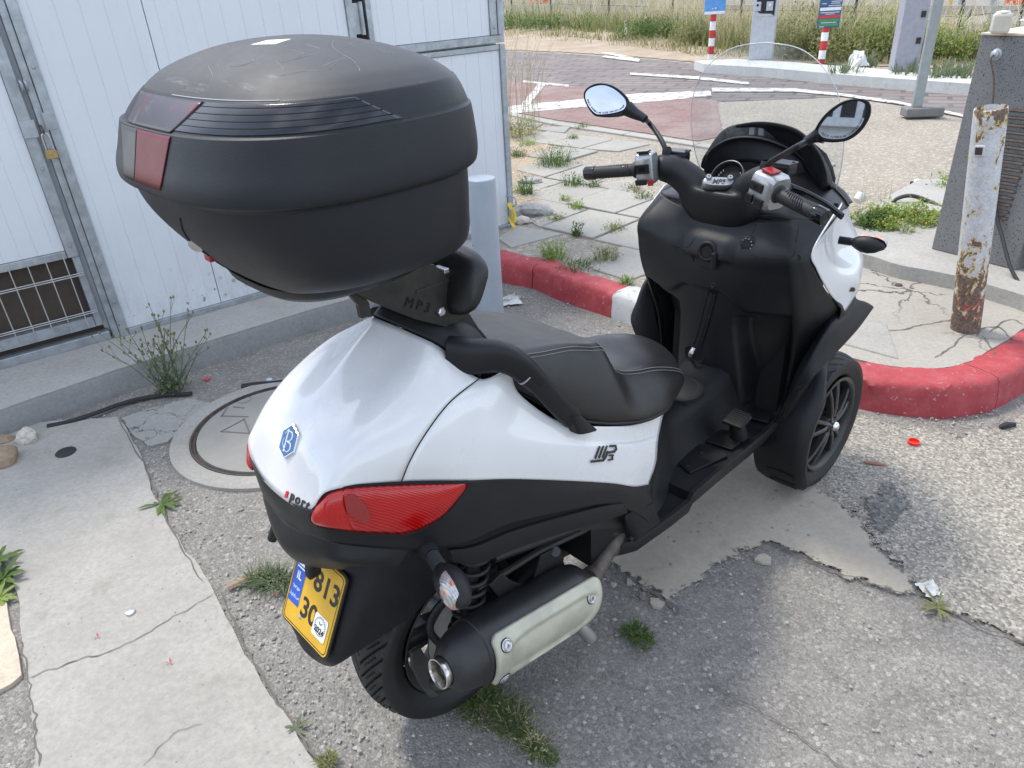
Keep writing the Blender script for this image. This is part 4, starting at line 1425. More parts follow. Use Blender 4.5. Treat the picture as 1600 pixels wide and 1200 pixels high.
tag(o, 'bright red plastic cap on the asphalt in front of the red kerb', 'plastic cap')
# rubber strips
def strip(pts, w, h, lab):
    P = cr([gp(x, y, z) for x, y, z in pts], 40)
    m = MB()
    secs = []
    for i, p in enumerate(P):
        t = (P[min(i + 1, 39)] - P[max(i - 1, 0)]).normalized()
        n = Vector((-t.y, t.x, 0)).normalized()
        j = .004 * mnoise.noise(p * 12)
        secs.append([p + n * (a * w) + Vector((0, 0, b * h + j + .002)) for a, b in ((-.5, 0), (-.5, .5), (-.2, 1), (.0, .6), (.2, 1), (.5, .5), (.5, 0))])
    m.loft(secs)
    o = m.build('rubber_strip', m_rub, smooth=30)
    tag(o, lab, 'rubber strip', 'rubber strips by the plinth')
strip([(75, 668, .002), (110, 660, .004), (150, 648, .01), (200, 630, .006), (250, 620, .005), (300, 617, .004)], .022, .014, 'long curved black rubber strip along the foot of the plinth')
strip([(378, 605, .003), (405, 602, .003), (446, 598, .003)], .028, .014, 'short straight black rubber strip behind the scooter tail')
m = MB()
m.tube([gp(355, 917, .012), gp(385, 903, .014), gp(410, 891, .01)], [.011, .012, .008], 7, smooth=10, flat=(1, .5))
o = m.build('wood_splinter', plain('dry_wood', (.25, .17, .11), .8, bump=.3, bs=60), smooth=30)
tag(o, 'thin brown splinter of wood on the asphalt beside the slab edge', 'splinter')
o = MB().tube([gp(1352, 722, .008), gp(1372, 725, .008), gp(1385, 727, .006)], [.006, .007, .004], 7, smooth=8).build('twig', plain('red_twig', (.30, .14, .11), .8), smooth=30)
tag(o, 'reddish twig on the pale asphalt right of the front wheel', 'twig')
m_redbit = plain('red_flower_bits', (.5, .05, .07), .6)
rr = random.Random(3)
bits = MB()
for px, py, z in ((152, 995, .008), (265, 1035, .008), (428, 930, .003)):
    P = gp(px, py, z)
    a = rr.random() * 6
    for k in range(3):
        aa = a + k * 2.1
        bits.add([P, P + Vector((math.cos(aa) * .008, math.sin(aa) * .008, .003)), P + Vector((math.cos(aa + .7) * .011, math.sin(aa + .7) * .011, .007))], [(0, 1, 2)])
o = bits.build('red_petals', m_redbit, smooth=0, recalc=False)
tag(o, 'scattered red petals on the asphalt and the slab', 'petals', None, 'stuff')
# crumpled white things
def crumple(P, w, h, seed, mat, name, lab, cat):
    m = MB()
    rows = []
    for j in range(10):
        rows.append([Vector(((i / 9 - .5) * w + .3 * w * mnoise.noise(Vector((i * .4, j * .4, seed))), (j / 9 - .5) * w + .3 * w * mnoise.noise(Vector((i * .4, j * .4, seed + 9))), .003 + h * abs(math.sin(i * .35) * math.sin(j * .35)) * (1 + mnoise.noise(Vector((i * .9, j * .9, seed + 4)))))) for i in range(10)])
    m.grid(rows)
    o = m.build(name, mat, smooth=25)
    o.location = P
    tag(o, lab, cat)
m_paper = plain('white_litter', (.68, .68, .66), .5)
crumple(gp(1452, 922, .008), .05, .025, 3, m_paper, 'paper_scrap', 'white crumpled paper scrap at the tip of the concrete patch', 'paper scrap')
crumple(gp(1338, 102, .26), .28, .18, 5, m_paper, 'plastic_bag', 'white plastic bag on the kerbed island right of the striped post', 'plastic bag')
crumple(gp(800, 470, .004), .12, .03, 7, plain('clear_litter', (.5, .52, .5), .2), 'plastic_scrap', 'clear plastic scrap on the ground by the red kerb', 'plastic scrap')
bt = empty('plastic_bottle', gp(1448, 292, .15))
tag(bt, 'crushed clear plastic bottle with dark cap lying on the sand left of the cabinet', 'bottle')
bt.rotation_euler = (0, 0, R(-30))
MB().lathe([(.0, -.09), (.028, -.088), (.033, -.075), (.031, -.04), (.033, 0), (.030, .03), (.033, .05), (.02, .08), (.012, .09)], (0, 0, .02), (1, 0, 0), 20).build('bottle_body', plain('milky_plastic', (.66, .68, .7), .25), bt, smooth=60)
MB().lathe([(.0, .112), (.014, .112), (.014, .09)], (0, 0, .02), (-1, 0, 0), 16).build('cap', m_rub, bt)
cu_ = empty('paper_cup', gp(1338, 322, .15))
tag(cu_, 'white plastic cup lying in the green weeds behind the scooter fairing', 'cup')
MB().lathe([(.0, 0), (.030, 0), (.036, .03), (.038, .05), (.034, .052), (.028, .004), (0, .004)], (0, 0, .035), (.5, .2, .5), 18).build('cup_body', m_wplas, cu_)
o = MB().tube([gp(1562, 668, .01), gp(1572, 664, .02), gp(1585, 663, .012)], [.008, .012, .009], 8, smooth=8).build('lighter', m_rub, smooth=40)
tag(o, 'small black lighter at the foot of the red kerb', 'lighter')
# ================================================================== pale station building behind the viewer (seen in the right mirror)
sbp = Vector((-5.2, -6.6, 0))
sb = empty('station_building', sbp, R(-38))
tag(sb, 'pale station building with a slatted canopy, seen only as a reflection in the right mirror', 'building')
m_sw = plain('station_wall', (.55, .57, .58), .6)
MB().box((0, -2, 1.15), (9, 4, 2.3)).build('wall', m_sw, sb, smooth=0)
MB().box((0, -.06, 2.9), (9, .06, 1.2)).build('screen_back', m_fp, sb, smooth=0)
for k in range(30):
    MB().box((-4.35 + k * .3, 0.02, 2.9), (.10, .06, 1.2)).build('canopy_slat', m_sw, sb, smooth=0)
MB().box((0, .05, 2.33), (9.1, .16, .12)).build('ledge', m_sw, sb, smooth=0)
MB().box((0, -2, 3.6), (9.2, 4.6, .2)).build('roof', m_sw, sb, smooth=0)
MB().box((1.2, .02, 1.1), (1.1, .06, 2.2)).build('door', m_kio2, sb, smooth=0)
# ================================================================== plants
def leaf_mat(name, c, c2=None, tr=.35, scale=5.0):
    t = NT(name)
    c2 = c2 or tuple(x * .6 for x in c)
    k = t.ramp(t.noise(scale, 4, .6), [(.3, c2), (.7, c)])
    t.col(k)
    t.rough(.55)
    t.b.inputs['Specular IOR Level'].default_value = .3
    tl = t.n('BsdfTranslucent')
    t.l(k, tl.inputs['Color'])
    mx = t.n('MixShader')
    mx.inputs[0].default_value = tr
    t.l(t.b.outputs[0], mx.inputs[1])
    t.l(tl.outputs[0], mx.inputs[2])
    t.l(mx.outputs[0], t.t.nodes['Material Output'].inputs['Surface'])
    return t.m
m_gr1 = leaf_mat('grass_green', (.13, .20, .045), (.06, .11, .025))
m_gr2 = leaf_mat('grass_olive', (.30, .29, .12), (.17, .19, .07))
m_gr3 = leaf_mat('grass_straw', (.50, .43, .26), (.33, .29, .17))
m_gr4 = leaf_mat('weed_grey_green', (.20, .24, .13), (.12, .155, .08))
m_gr5 = leaf_mat('bush_bright', (.30, .38, .08), (.17, .25, .05))
m_yel = leaf_mat('yellow_flowers', (.75, .55, .05), (.6, .4, .03))
m_wht = leaf_mat('dry_oat_heads', (.72, .68, .55), (.55, .5, .38))

def blade(m, P, d, h, w, bend, rnd, seg=3):
    d = Vector((d.x, d.y, 0))
    side = Vector((-d.y, d.x, 0))
    if side.length < 1e-4: side = Vector((1, 0, 0))
    side.normalize()
    pts = []
    for k in range(seg + 1):
        u = k / seg
        q = P + Vector((0, 0, h * (u - .35 * bend * u * u))) + d * (bend * h * u * u)
        ww = w * (1 - u) ** .7
        pts.append((q - side * ww, q + side * ww))
    o = len(m.v)
    for a, b in pts[:-1]:
        m.v += [a, b]
    m.v.append((pts[-1][0] + pts[-1][1]) / 2)
    for k in range(seg - 1):
        m.f.append((o + 2 * k, o + 2 * k + 1, o + 2 * k + 3, o + 2 * k + 2))
    m.f.append((o + 2 * (seg - 1), o + 2 * (seg - 1) + 1, o + 2 * seg))
def tuft_mb(P, n, h, spread, w, bend, rnd, m=None):
    m = m or MB()
    for i in range(n):
        a = rnd.random() * 2 * PI
        rr = spread * math.sqrt(rnd.random())
        q = P + Vector((math.cos(a) * rr, math.sin(a) * rr, 0))
        aa = a + rnd.uniform(-.8, .8)
        blade(m, q, Vector((math.cos(aa), math.sin(aa), 0)), h * rnd.uniform(.45, 1.1), w * rnd.uniform(.7, 1.3), bend * rnd.uniform(.4, 1.4), rnd)
    return m
def leaf(m, P, d, n, L, w):
    """small pointed leaf of four faces, slightly folded"""
    d = d.normalized()
    s_ = d.cross(n)
    if s_.length < 1e-3: s_ = Vector((1, 0, 0))
    s_.normalize()
    nn = s_.cross(d)
    o = len(m.v)
    m.v += [P, P + d * L * .4 + s_ * w + nn * w * .35, P + d * L, P + d * L * .4 - s_ * w + nn * w * .35, P + d * L * .45]
    m.f += [(o, o + 1, o + 4), (o + 1, o + 2, o + 4), (o + 2, o + 3, o + 4), (o + 3, o, o + 4)]
def rv(rnd, up_=.3):
    a = rnd.random() * 2 * PI
    z = rnd.uniform(-.4, 1) + up_
    return Vector((math.cos(a), math.sin(a), z)).normalized()
def plant_thing(m, name, label, cat, mat, P, group=None, kind=None):
    m.v = [v - P for v in m.v]
    o = m.build(name, mat, smooth=0, weld=False, recalc=False)
    o.location = P
    tag(o, label, cat, group, kind)
    return o
rg = random.Random(77)
# tufts between the pavers
GT = 'weed tufts in the paving joints'
tl_ = [(909, 200, .07, .10, 45, 'low weed tuft on the far pavers beside the left mirror'), (896, 217, .06, .08, 40, 'small weed tuft just below the farthest paver tuft'),
       (868, 258, .24, .22, 190, 'largest bushy green weed clump on the pavers'), (823, 303, .22, .07, 60, 'upright yellow green grass tuft by the rubble stones'),
       (895, 288, .12, .13, 80, 'spreading weed tuft below the left handlebar end'), (926, 291, .06, .09, 50, 'flat weed tuft under the left grip'),
       (989, 297, .06, .10, 45, 'weed tuft left of the left switch housing'), (883, 313, .05, .06, 30, 'tiny weed tuft in the joint beside the stone rubble'),
       (901, 326, .09, .06, 40, 'upright little weed in the second joint from the rubble'), (1005, 310, .06, .09, 45, 'weed tuft in the joint touching the fairing edge'),
       (869, 343, .05, .08, 40, 'flat weed in the long joint near the cabin corner'), (901, 368, .13, .045, 40, 'tall thin weed in the middle of the long joint'),
       (960, 359, .06, .10, 50, 'creeping weed in the joint left of the leg shield'), (865, 402, .14, .11, 90, 'green weed clump growing over the red kerb edge'),
       (948, 404, .09, .10, 80, 'rounded weed clump near the white end of the kerb'), (903, 419, .06, .14, 60, 'low creeping weed along the back of the red kerb'),
       (979, 443, .05, .05, 40, 'dark little weed at the joint of red and white kerb'), (824, 226, .08, .12, 60, 'grass tuft by the far end of the cabin wall'),
       (809, 244, .12, .12, 70, 'dry green tuft in the dirt beside the cabin wall'), (812, 300, .07, .08, 40, 'low tuft in the dirt against the cabin wall')]
for px, py, h, sp_, n, lab in tl_:
    P = gp(px, py, .132)
    m = MB()
    tuft_mb(P, n, h * .8, sp_ * .7, .003, .7, rg, m)
    for k in range(int(n * 2.0)):
        a = rg.random() * 2 * PI
        q = P + Vector((math.cos(a), math.sin(a), 0)) * sp_ * rg.random() + Vector((0, 0, h * rg.random() * .7))
        leaf(m, q, rv(rg), Vector((0, 0, 1)), rg.uniform(.012, .03), rg.uniform(.003, .006))
    plant_thing(m, 'weed_tuft', lab, 'weed', [m_gr1, m_gr2, m_gr1, m_gr5][len(lab) % 4], P, GT)
# ground tufts near the camera
def rosette(px, py, z, n, L, w, lab, mat, up_=.35):
    P = gp(px, py, z)
    m = MB()
    for i in range(n):
        a = 2 * PI * i / n + rg.uniform(-.2, .2)
        d = Vector((math.cos(a), math.sin(a), rg.uniform(.1, up_)))
        l = L * rg.uniform(.6, 1.1)
        # lobed narrow leaf of several faces
        q = [P + d * (l * u) + Vector((0, 0, -.5 * l * u * u * .5)) for u in (0, .2, .4, .6, .8, 1)]
        s_ = Vector((-d.y, d.x, 0)).normalized()
        ws = [.15, .55, 1, .75, .9, 0]
        ws2 = [.15, .7, .65, 1, .5, 0]
        m.grid([[a_ + s_ * w * k + Vector((0, 0, w * .3 * k)) for a_, k in zip(q, ws)], q, [a_ - s_ * w * k + Vector((0, 0, w * .3 * k)) for a_, k in zip(q, ws2)]])
    return plant_thing(m, 'rosette_weed', lab, 'weed', mat, P, None)
rosette(253, 788, .004, 13, .085, .008, 'star shaped green weed at the edge of the concrete slab', m_gr1)
rosette(4, 905, .012, 16, .075, .011, 'lush dark green weed at the left picture edge', m_gr1, .9)
rosette(-2, 935, .012, 14, .07, .008, 'pale green narrow leaved weed at the left picture edge, the nearest one', m_gr5, .7)
rosette(-4, 878, .012, 14, .085, .010, 'dark green weed at the left picture edge, the farthest one', m_gr1, .9)
rosette(465, 1137, .004, 10, .035, .004, 'tiny weed in the joint at the lower slab edge', m_gr4, .6)
rosette(1464, 950, .008, 12, .06, .004, 'small spiky weed in the crack at the tip of the concrete patch', m_gr2, .6)
def mat_tuft(pts, n, h, w, lab, mat, name='grass_tuft'):
    P0_ = gp(*pts[0][:2], .003)
    m = MB()
    for k in range(n):
        i = rg.randrange(len(pts))
        x, y, sx = pts[i]
        P = gp(x, y, .003)
        a = rg.random() * 2 * PI
        rr = math.sqrt(rg.random()) * sx
        q = P + Vector((math.cos(a) * rr, math.sin(a) * rr, 0))
        b = a + rg.uniform(-.6, .6)
        blade(m, q, Vector((math.cos(b), math.sin(b), 0)), h * rg.uniform(.3, 1.1), w * rg.uniform(.6, 1.3), rg.uniform(.3, 1.3), rg)
        if k % 2:
            leaf(m, q + Vector((0, 0, h * .5 * rg.random())), rv(rg), Vector((0, 0, 1)), rg.uniform(.006, .014), rg.uniform(.0016, .003))
    return plant_thing(m, name, lab, 'grass', mat, P0_)
mat_tuft([(745, 1105, .05), (770, 1112, .06), (800, 1126, .05)], 420, .05, .0016, 'matted green grass under the silencer behind the rear wheel', m_gr1)
mat_tuft([(805, 1140, .035), (825, 1158, .03), (840, 1172, .03), (858, 1186, .022)], 420, .022, .0016, 'low mossy weed trailing along the crack below the silencer', m_gr1)
mat_tuft([(425, 908, .05), (448, 912, .05), (405, 910, .035)], 380, .055, .0025, 'dusty green grass on the asphalt left of the number plate', m_gr4)
mat_tuft([(992, 990, .035), (1005, 1003, .03)], 260, .028, .0018, 'small green grass tuft right of the silencer', m_gr1)
mat_tuft([(512, 1190, .022)], 130, .025, .0015, 'little yellowish grass tuft at the bottom edge of the slab', m_gr2)
mat_tuft([(560, 470, .05), (380, 535, .03)], 120, .03, .0018, 'thin dry grass at the foot of the plinth behind the top case', m_gr2)
mat_tuft([(745, 1105, .06), (775, 1115, .07), (810, 1140, .05), (840, 1170, .03)], 260, .045, .0012, 'dry straw blades mixed into the green mat below the silencer', m_gr3)
# tall dry weed at the plinth
P = gp(268, 612, .003)
wd = empty('tall_weed', P)
tag(wd, 'tall branching dry weed growing at the foot of the plinth', 'weed')
stm, lvs, fls = MB(), MB(), MB()
right = Vector((1, 0, 0))
for i in range(26):
    lean = rg.gauss(.05, .22)
    dep = rg.gauss(0, .22)
    h = rg.uniform(.16, .50)
    base = Vector((rg.uniform(-.05, .05), rg.uniform(-.04, .04), 0))
    tip = base + Vector((lean * h * 1.3, dep * h - .08 * h, h * (1 - .3 * abs(lean))))
    mid = (base + tip) / 2 + Vector((rg.uniform(-.02, .02), 0, .03))
    Pp = cr([base, mid, tip], 8)
    stm.tube(Pp, [.0021, .0011], 5)
    for k in range(rg.randrange(2, 5)):
        u = rg.uniform(.35, .95)
        q = Pp[int(u * 7)]
        e = q + Vector((rg.uniform(-.06, .06), rg.uniform(-.04, .04), rg.uniform(.03, .09)))
        stm.tube([q, (q + e) / 2 + Vector((0, 0, -.006)), e], [.0011, .0007], 4)
        fls.lathe([(0, -.004), (.0042, 0), (.005, .004), (.0025, .010), (0, .012)], e, (0, 0, 1), 6)
    fls.lathe([(0, -.004), (.0042, 0), (.005, .004), (.0025, .010), (0, .012)], tip, (0, 0, 1), 6)
for i in range(110):
    a = rg.random() * 2 * PI
    q = Vector((math.cos(a) * .09 * rg.random(), math.sin(a) * .07 * rg.random(), abs(rg.gauss(.02, .06))))
    leaf(lvs, q, rv(rg, .1), Vector((0, 0, 1)), rg.uniform(.025, .06), rg.uniform(.005, .011))
stm.build('stem', m_gr4, wd, smooth=60, weld=False)
lvs.build('leaf', m_gr4, wd, smooth=0, weld=False, recalc=False)['kind'] = 'stuff'
fls.build('seed_head', m_gr2, wd, smooth=60, weld=False)['kind'] = 'stuff'
# green weeds behind the fairing
def bush(P, rx, ry, h, n, L, w, mat, name, label, cat='bush', stems=24, flower=None, group=None, seed=1):
    r_ = random.Random(seed)
    root = empty(name, P)
    tag(root, label, cat, group)
    lv, st_, fl = MB(), MB(), MB()
    cl = []
    for k in range(stems):
        a = r_.random() * 2 * PI
        rr = math.sqrt(r_.random())
        b = Vector((math.cos(a) * rr * rx * .7, math.sin(a) * rr * ry * .7, 0))
        t_ = Vector((math.cos(a) * rr * rx, math.sin(a) * rr * ry, h * r_.uniform(.5, 1.05) * (1 - .5 * rr * rr)))
        st_.tube([b, (b + t_) / 2 + Vector((0, 0, .05 * h)), t_], [.006 * h, .002 * h], 4)
        cl.append((b, t_))
    for k in range(n):
        b, t_ = cl[r_.randrange(stems)]
        u = r_.uniform(.15, 1.05)
        s_ = .16 * h
        q = b + (t_ - b) * u + Vector((r_.gauss(0, s_), r_.gauss(0, s_), r_.gauss(0, s_ * .5)))
        q.z = max(.005, q.z)
        leaf(lv, q, rv(r_, .25), Vector((r_.uniform(-.4, .4), r_.uniform(-.4, .4), 1)), L * r_.uniform(.6, 1.3), w * r_.uniform(.7, 1.3))
        if flower and r_.random() < .05:
            leaf(fl, q + Vector((0, 0, L)), rv(r_, .6), Vector((1, 0, 0)), L * .5, L * .25)
    st_.build('stem', m_gr4, root, smooth=0, weld=False)
    lv.build('leaf', mat, root, smooth=0, weld=False, recalc=False)['kind'] = 'stuff'
    if flower:
        fl.build('flower', flower, root, smooth=0, weld=False, recalc=False)['kind'] = 'stuff'
    return root
bush(gp(1400, 362, .14), .30, .22, .19, 5200, .026, .006, m_gr5, 'weed_patch', 'bright green leafy weed patch between the fairing and the grey cabinet', 'weeds', 60, m_yel, seed=4)
bush(gp(1355, 366, .14), .18, .15, .16, 2200, .026, .006, m_gr1, 'weed_patch', 'darker green weeds right beside the white fairing', 'weeds', 30, seed=9)
bush(gp(1472, 303, .15), .07, .07, .16, 130, .04, .006, m_gr5, 'weed_patch', 'single upright green weed by the crushed bottle', 'weeds', 6, seed=14)
tg = MB()
for k in range(26):
    P = gp(rg.uniform(1335, 1385), rg.uniform(352, 366), .14)
    blade(tg, P, Vector((rg.uniform(-1, 1), rg.uniform(-1, 1), 0)), rg.uniform(.25, .48), .0018, .2, rg, 4)
plant_thing(tg, 'dry_grass', 'thin dry grass stalks rising from the weeds beside the fairing', 'grass', m_gr3, gp(1355, 360, .14))
# dry oats at the cabin corner
oa, oh = MB(), MB()
PC = gp(812, 196, .13)
for k in range(46):
    P = PC + Vector((rg.uniform(-.25, .22), rg.uniform(-.35, .35), 0))
    h = rg.uniform(.55, 1.15)
    ln = Vector((rg.uniform(-.1, .22), rg.uniform(-.15, .15), 0))
    Pp = cr([P, P + ln * .4 + Vector((0, 0, h * .6)), P + ln + Vector((.05, 0, h))], 7)
    oa.tube(Pp, [.0022, .001], 4)
    for q in range(rg.randrange(5, 12)):
        e = Pp[-1] + (Pp[-3] - Pp[-1]) * rg.random() + Vector((rg.uniform(-.05, .08), rg.uniform(-.05, .05), rg.uniform(-.08, .02)))
        leaf(oh, e, Vector((rg.uniform(-.3, .6), rg.uniform(-.3, .3), -.9)), Vector((1, 0, .2)), .045, .006)
og = empty('dry_oats', PC)
tag(og, 'pale dry wild oats standing against the corner of the cabin', 'grass')
for mm_, nm, mt in ((oa, 'stalk', m_gr3), (oh, 'seed_head', m_wht)):
    mm_.v = [v - PC for v in mm_.v]
    mm_.build(nm, mt, og, smooth=0, weld=False, recalc=False)['kind'] = 'stuff'
bush(gp(815, 214, .13), .22, .3, .22, 500, .05, .006, m_gr2, 'weed_patch', 'olive weeds at the foot of the dry oats by the cabin', 'weeds', 30, seed=19)
# dead leaves and grit in the dirt by the wall
gt_ = MB()
for k in range(420):
    x = rg.gauss(826, 22)
    y = rg.uniform(200, 350)
    P = gp(x, y, .132)
    leaf(gt_, P + Vector((0, 0, .004)), Vector((rg.uniform(-1, 1), rg.uniform(-1, 1), .1)), Vector((rg.uniform(-.3, .3), 0, 1)), rg.uniform(.01, .035), rg.uniform(.004, .012))
o = gt_.build('leaf_litter', m_wht, smooth=0, weld=False, recalc=False)
tag(o, 'pale dry leaf litter strewn beside the cabin wall', 'leaf litter', None, 'stuff')
# ------------------------------------------------------------------ far grass and bushes
def far_grass(name, label, mat, n, poly, h, w, seed, bend=.35, hv=.5):
    """poly: list of (px, py_near, py_far) stations"""
    r_ = random.Random(seed)
    m = MB()
    for k in range(n):
        u = r_.random() * (len(poly) - 1)
        i = min(int(u), len(poly) - 2)
        f = u - i
        a, b = poly[i], poly[i + 1]
        px = a[0] + (b[0] - a[0]) * f
        pn, pf_ = a[1] + (b[1] - a[1]) * f, a[2] + (b[2] - a[2]) * f
        A_, B_ = gp(px, pn, TZ), gp(px, pf_, TZ)
        P = A_ + (B_ - A_) * r_.random() ** 1.3
        if mnoise.noise(P * .55 + Vector((seed, 0, 0))) < -.12 + .3 * (r_.random() - .5):
            continue
        aa = r_.random() * 2 * PI
        hh = h * (1 + hv * mnoise.noise(P * .35 + Vector((0, seed, 0)))) * r_.uniform(.45, 1.1)
        blade(m, P, Vector((math.cos(aa), math.sin(aa), 0)), hh, w * r_.uniform(.7, 1.4), bend * r_.uniform(.3, 1.6), r_, 3)
    o = m.build(name, mat, smooth=0, weld=False, recalc=False)
    tag(o, label, 'grass', None, 'stuff')
st1 = [(600, 46, 6), (790, 46, 8), (900, 50, 10), (1000, 57, 12), (1060, 66, 14), (1110, 70, 16)]
st2 = [(1060, 68, 16), (1120, 78, 22), (1200, 84, 26), (1260, 92, 30), (1330, 96, 34), (1400, 98, 38), (1480, 95, 60), (1560, 100, 66), (1700, 100, 70)]
m_gr6 = leaf_mat('grass_bleached', (.62, .56, .40), (.42, .37, .26))
far_grass('tall_grass', 'tall green roadside grass across the dirt shoulder at the upper left', m_gr1, 2600, st1, .55, .016, 1, .4, .8)
far_grass('tall_grass', 'olive ripening roadside grass across the dirt shoulder at the upper left', m_gr2, 5200, st1, .62, .013, 2, .45, .8)
far_grass('dry_grass', 'straw coloured dry grass behind the green grass at the upper left', m_gr3, 4200, [(a, b - 8, c - 6) for a, b, c in st1], .95, .010, 3)
far_grass('dry_grass', 'bleached dry stalks waving above the upper left grass', m_gr6, 3600, [(a, b - 10, c - 8) for a, b, c in st1], 1.25, .009, 13, .6)
st2b = [s_ for s_ in st2 if s_[0] <= 1410]
st2c = [(1410, 98, 62), (1480, 97, 74), (1560, 100, 78), (1700, 100, 80)]
far_grass('tall_grass', 'green roadside grass behind the payment terminal', m_gr1, 1500, st2b, .55, .012, 4, .45, .8)
far_grass('tall_grass', 'olive grass behind the payment terminal and the barrier cabinet', m_gr2, 4200, st2b, .7, .010, 5, .5, .8)
far_grass('dry_grass', 'straw coloured dry stalks behind the payment terminal', m_gr3, 2600, st2b, 1.15, .008, 6, .6)
far_grass('dry_grass', 'bleached seed stalks left and right of the slim pole', m_gr6, 1500, st2, 1.35, .006, 16, .7)
far_grass('low_grass', 'low olive grass between the slim pole and the grey cabinet', m_gr2, 1500, st2c, .38, .010, 17)
far_grass('dry_grass', 'low straw grass between the slim pole and the grey cabinet', m_gr3, 1300, st2c, .45, .008, 18)
far_grass('low_grass', 'low dry stubble along the dirt shoulder', m_gr3, 2600, [(790, 60, 46), (900, 66, 50), (1000, 76, 58), (1090, 90, 66), (1200, 92, 80), (1310, 100, 90), (1560, 108, 96)], .16, .010, 7)
far_grass('low_grass', 'low green stubble along the dirt shoulder', m_gr2, 1500, [(790, 56, 46), (900, 60, 50), (1000, 72, 58), (1090, 88, 66), (1200, 92, 80), (1310, 100, 90), (1560, 108, 96)], .22, .012, 8)
GB = 'wild shrubs in the roadside grass'
bl_ = [(1248, 90, .9, .7, .95, 1700, .10, .016, m_gr2, 'tall olive shrub between the payment terminal and the dark notice'),
       (1345, 96, .8, .6, .7, 1300, .09, .015, m_gr2, 'olive shrub right behind the dark notice post'),
       (1385, 92, .75, .6, .8, 2600, .08, .012, m_gr5, 'rounded bright green shrub left of the barrier cabinet'),
       (1310, 88, .7, .6, .7, 900, .09, .014, m_gr1, 'dark green shrub behind the dark notice'),
       (1480, 96, .5, .4, .7, 1200, .07, .012, m_gr5, 'small green shrub right of the slim pole'),
       (1530, 94, .6, .4, .6, 1300, .07, .012, m_gr2, 'olive shrub left of the grey cabinet'),
       (1010, 62, .9, .7, .6, 1300, .10, .016, m_gr1, 'green shrub at the right end of the upper left grass'),
       (880, 46, 1.5, .9, .5, 1000, .12, .02, m_gr1, 'wide green shrub amid the upper left grass'),
       (800, 46, 1.3, .9, .5, 800, .12, .02, m_gr1, 'green shrub in the grass beside the cabin edge'),
       (1085, 72, .6, .5, .7, 1000, .09, .014, m_gr2, 'low olive shrub left of the striped post')]
for i, (px, py, rx, ry, h, n, L, w, mt, lab) in enumerate(bl_):
    bush(gp(px, py, TZ), rx, ry, h, n, L, w, mt, 'wild_shrub', lab, 'shrub', 40, None, GB, 30 + i)
bush(gp(1462, 74, TZ), .5, .3, .75, 700, .06, .012, m_yel, 'flowering_weed', 'yellow flowering weed right of the slim pole', 'weed', 26, None, None, 60)
m = MB()
for (x, y) in ((1352, 104), (1420, 122), (1455, 127), (1500, 128), (1520, 124), (1320, 120), (1480, 122)):
    tuft_mb(gp(x, y, .2), 70, .28, .22, .012, .5, rg, m)
o = m.build('island_weeds', m_gr4, smooth=0, weld=False, recalc=False)
tag(o, 'straggling dark weeds along the kerbed island', 'weeds', None, 'stuff')
# ================================================================== three-wheeled scooter: materials
def plastic(name, c, rough, bump=.12, bs=900, fade=.25, spec=.5, scratch=0.0, dust=.25, dustc=(.16, .15, .135)):
    t = NT(name)
    k = t.ramp(t.noise(3.2, 6, .65), [(.3, tuple(x * (1 - fade) for x in c)), (.72, tuple(x * (1 + fade) for x in c))])
    d = t.noise(6, 9, .75, loc=(3, 7, 1))
    k = t.mix(t.math('MULTIPLY', t.ramp(d, [(.5, 0.0), (.8, 1.0)]), dust), k, dustc)
    if scratch:
        w = t.noise(26, 9, .8, sc=(1, .12, 1), loc=(0, 4, 2))
        k = t.mix(t.math('MULTIPLY', t.ramp(w, [(.60, 0.0), (.66, 1.0)]), scratch), k, (.4, .4, .4))
    t.col(k)
    t.rough(t.ramp(t.noise(5, 8, .7, loc=(1, 1, 6)), [(.25, rough - .08), (.75, rough + .1)]))
    t.b.inputs['Specular IOR Level'].default_value = spec
    if bump:
        t.bump(t.noise(bs, 2, .5), bump, .0010)
    t.bump(t.noise(7, 3, .5), .015, .01)
    return t.m
m_plas = plastic('black_plastic', (.0052, .0058, .0074), .48, dust=.05, spec=.38)
m_plasm = plastic('black_trim_plastic', (.0062, .0068, .0082), .52, dust=.06, spec=.38)
m_case = plastic('top_case_plastic', (.0108, .0126, .0162), .50, .35, 520, .12, .35, dust=.05, dustc=(.08, .08, .08))
m_casetop = plastic('crown_plastic_skylit', (.033, .034, .0355), .60, .25, 900, .2, scratch=.2, dust=.3, dustc=(.1, .1, .098))  # crown paler than the sides: sky highlight put into its base colour
m_caseg = plastic('top_case_gloss_insert', (.012, .014, .019), .16, 0, 10, .1, dust=.06)
m_gloss = plastic('gloss_black_plastic', (.004, .004, .005), .14, 0, 10, .1, dust=.06)
m_eng = plastic('engine_black', (.012, .012, .012), .55, .4, 60, .4, dust=.35, dustc=(.07, .06, .05))
m_matt = plastic('rubber_mat', (.008, .008, .009), .62, .2, 500, dust=.2, dustc=(.04, .038, .036), spec=.3)
m_rubber = plastic('tyre_rubber', (.0085, .0085, .009), .6, .3, 260, .25, dust=.3, dustc=(.045, .041, .038))
m_rim = plastic('wheel_grey', (.022, .022, .023), .36, 0, 10, .2, dust=.4, dustc=(.09, .085, .075))
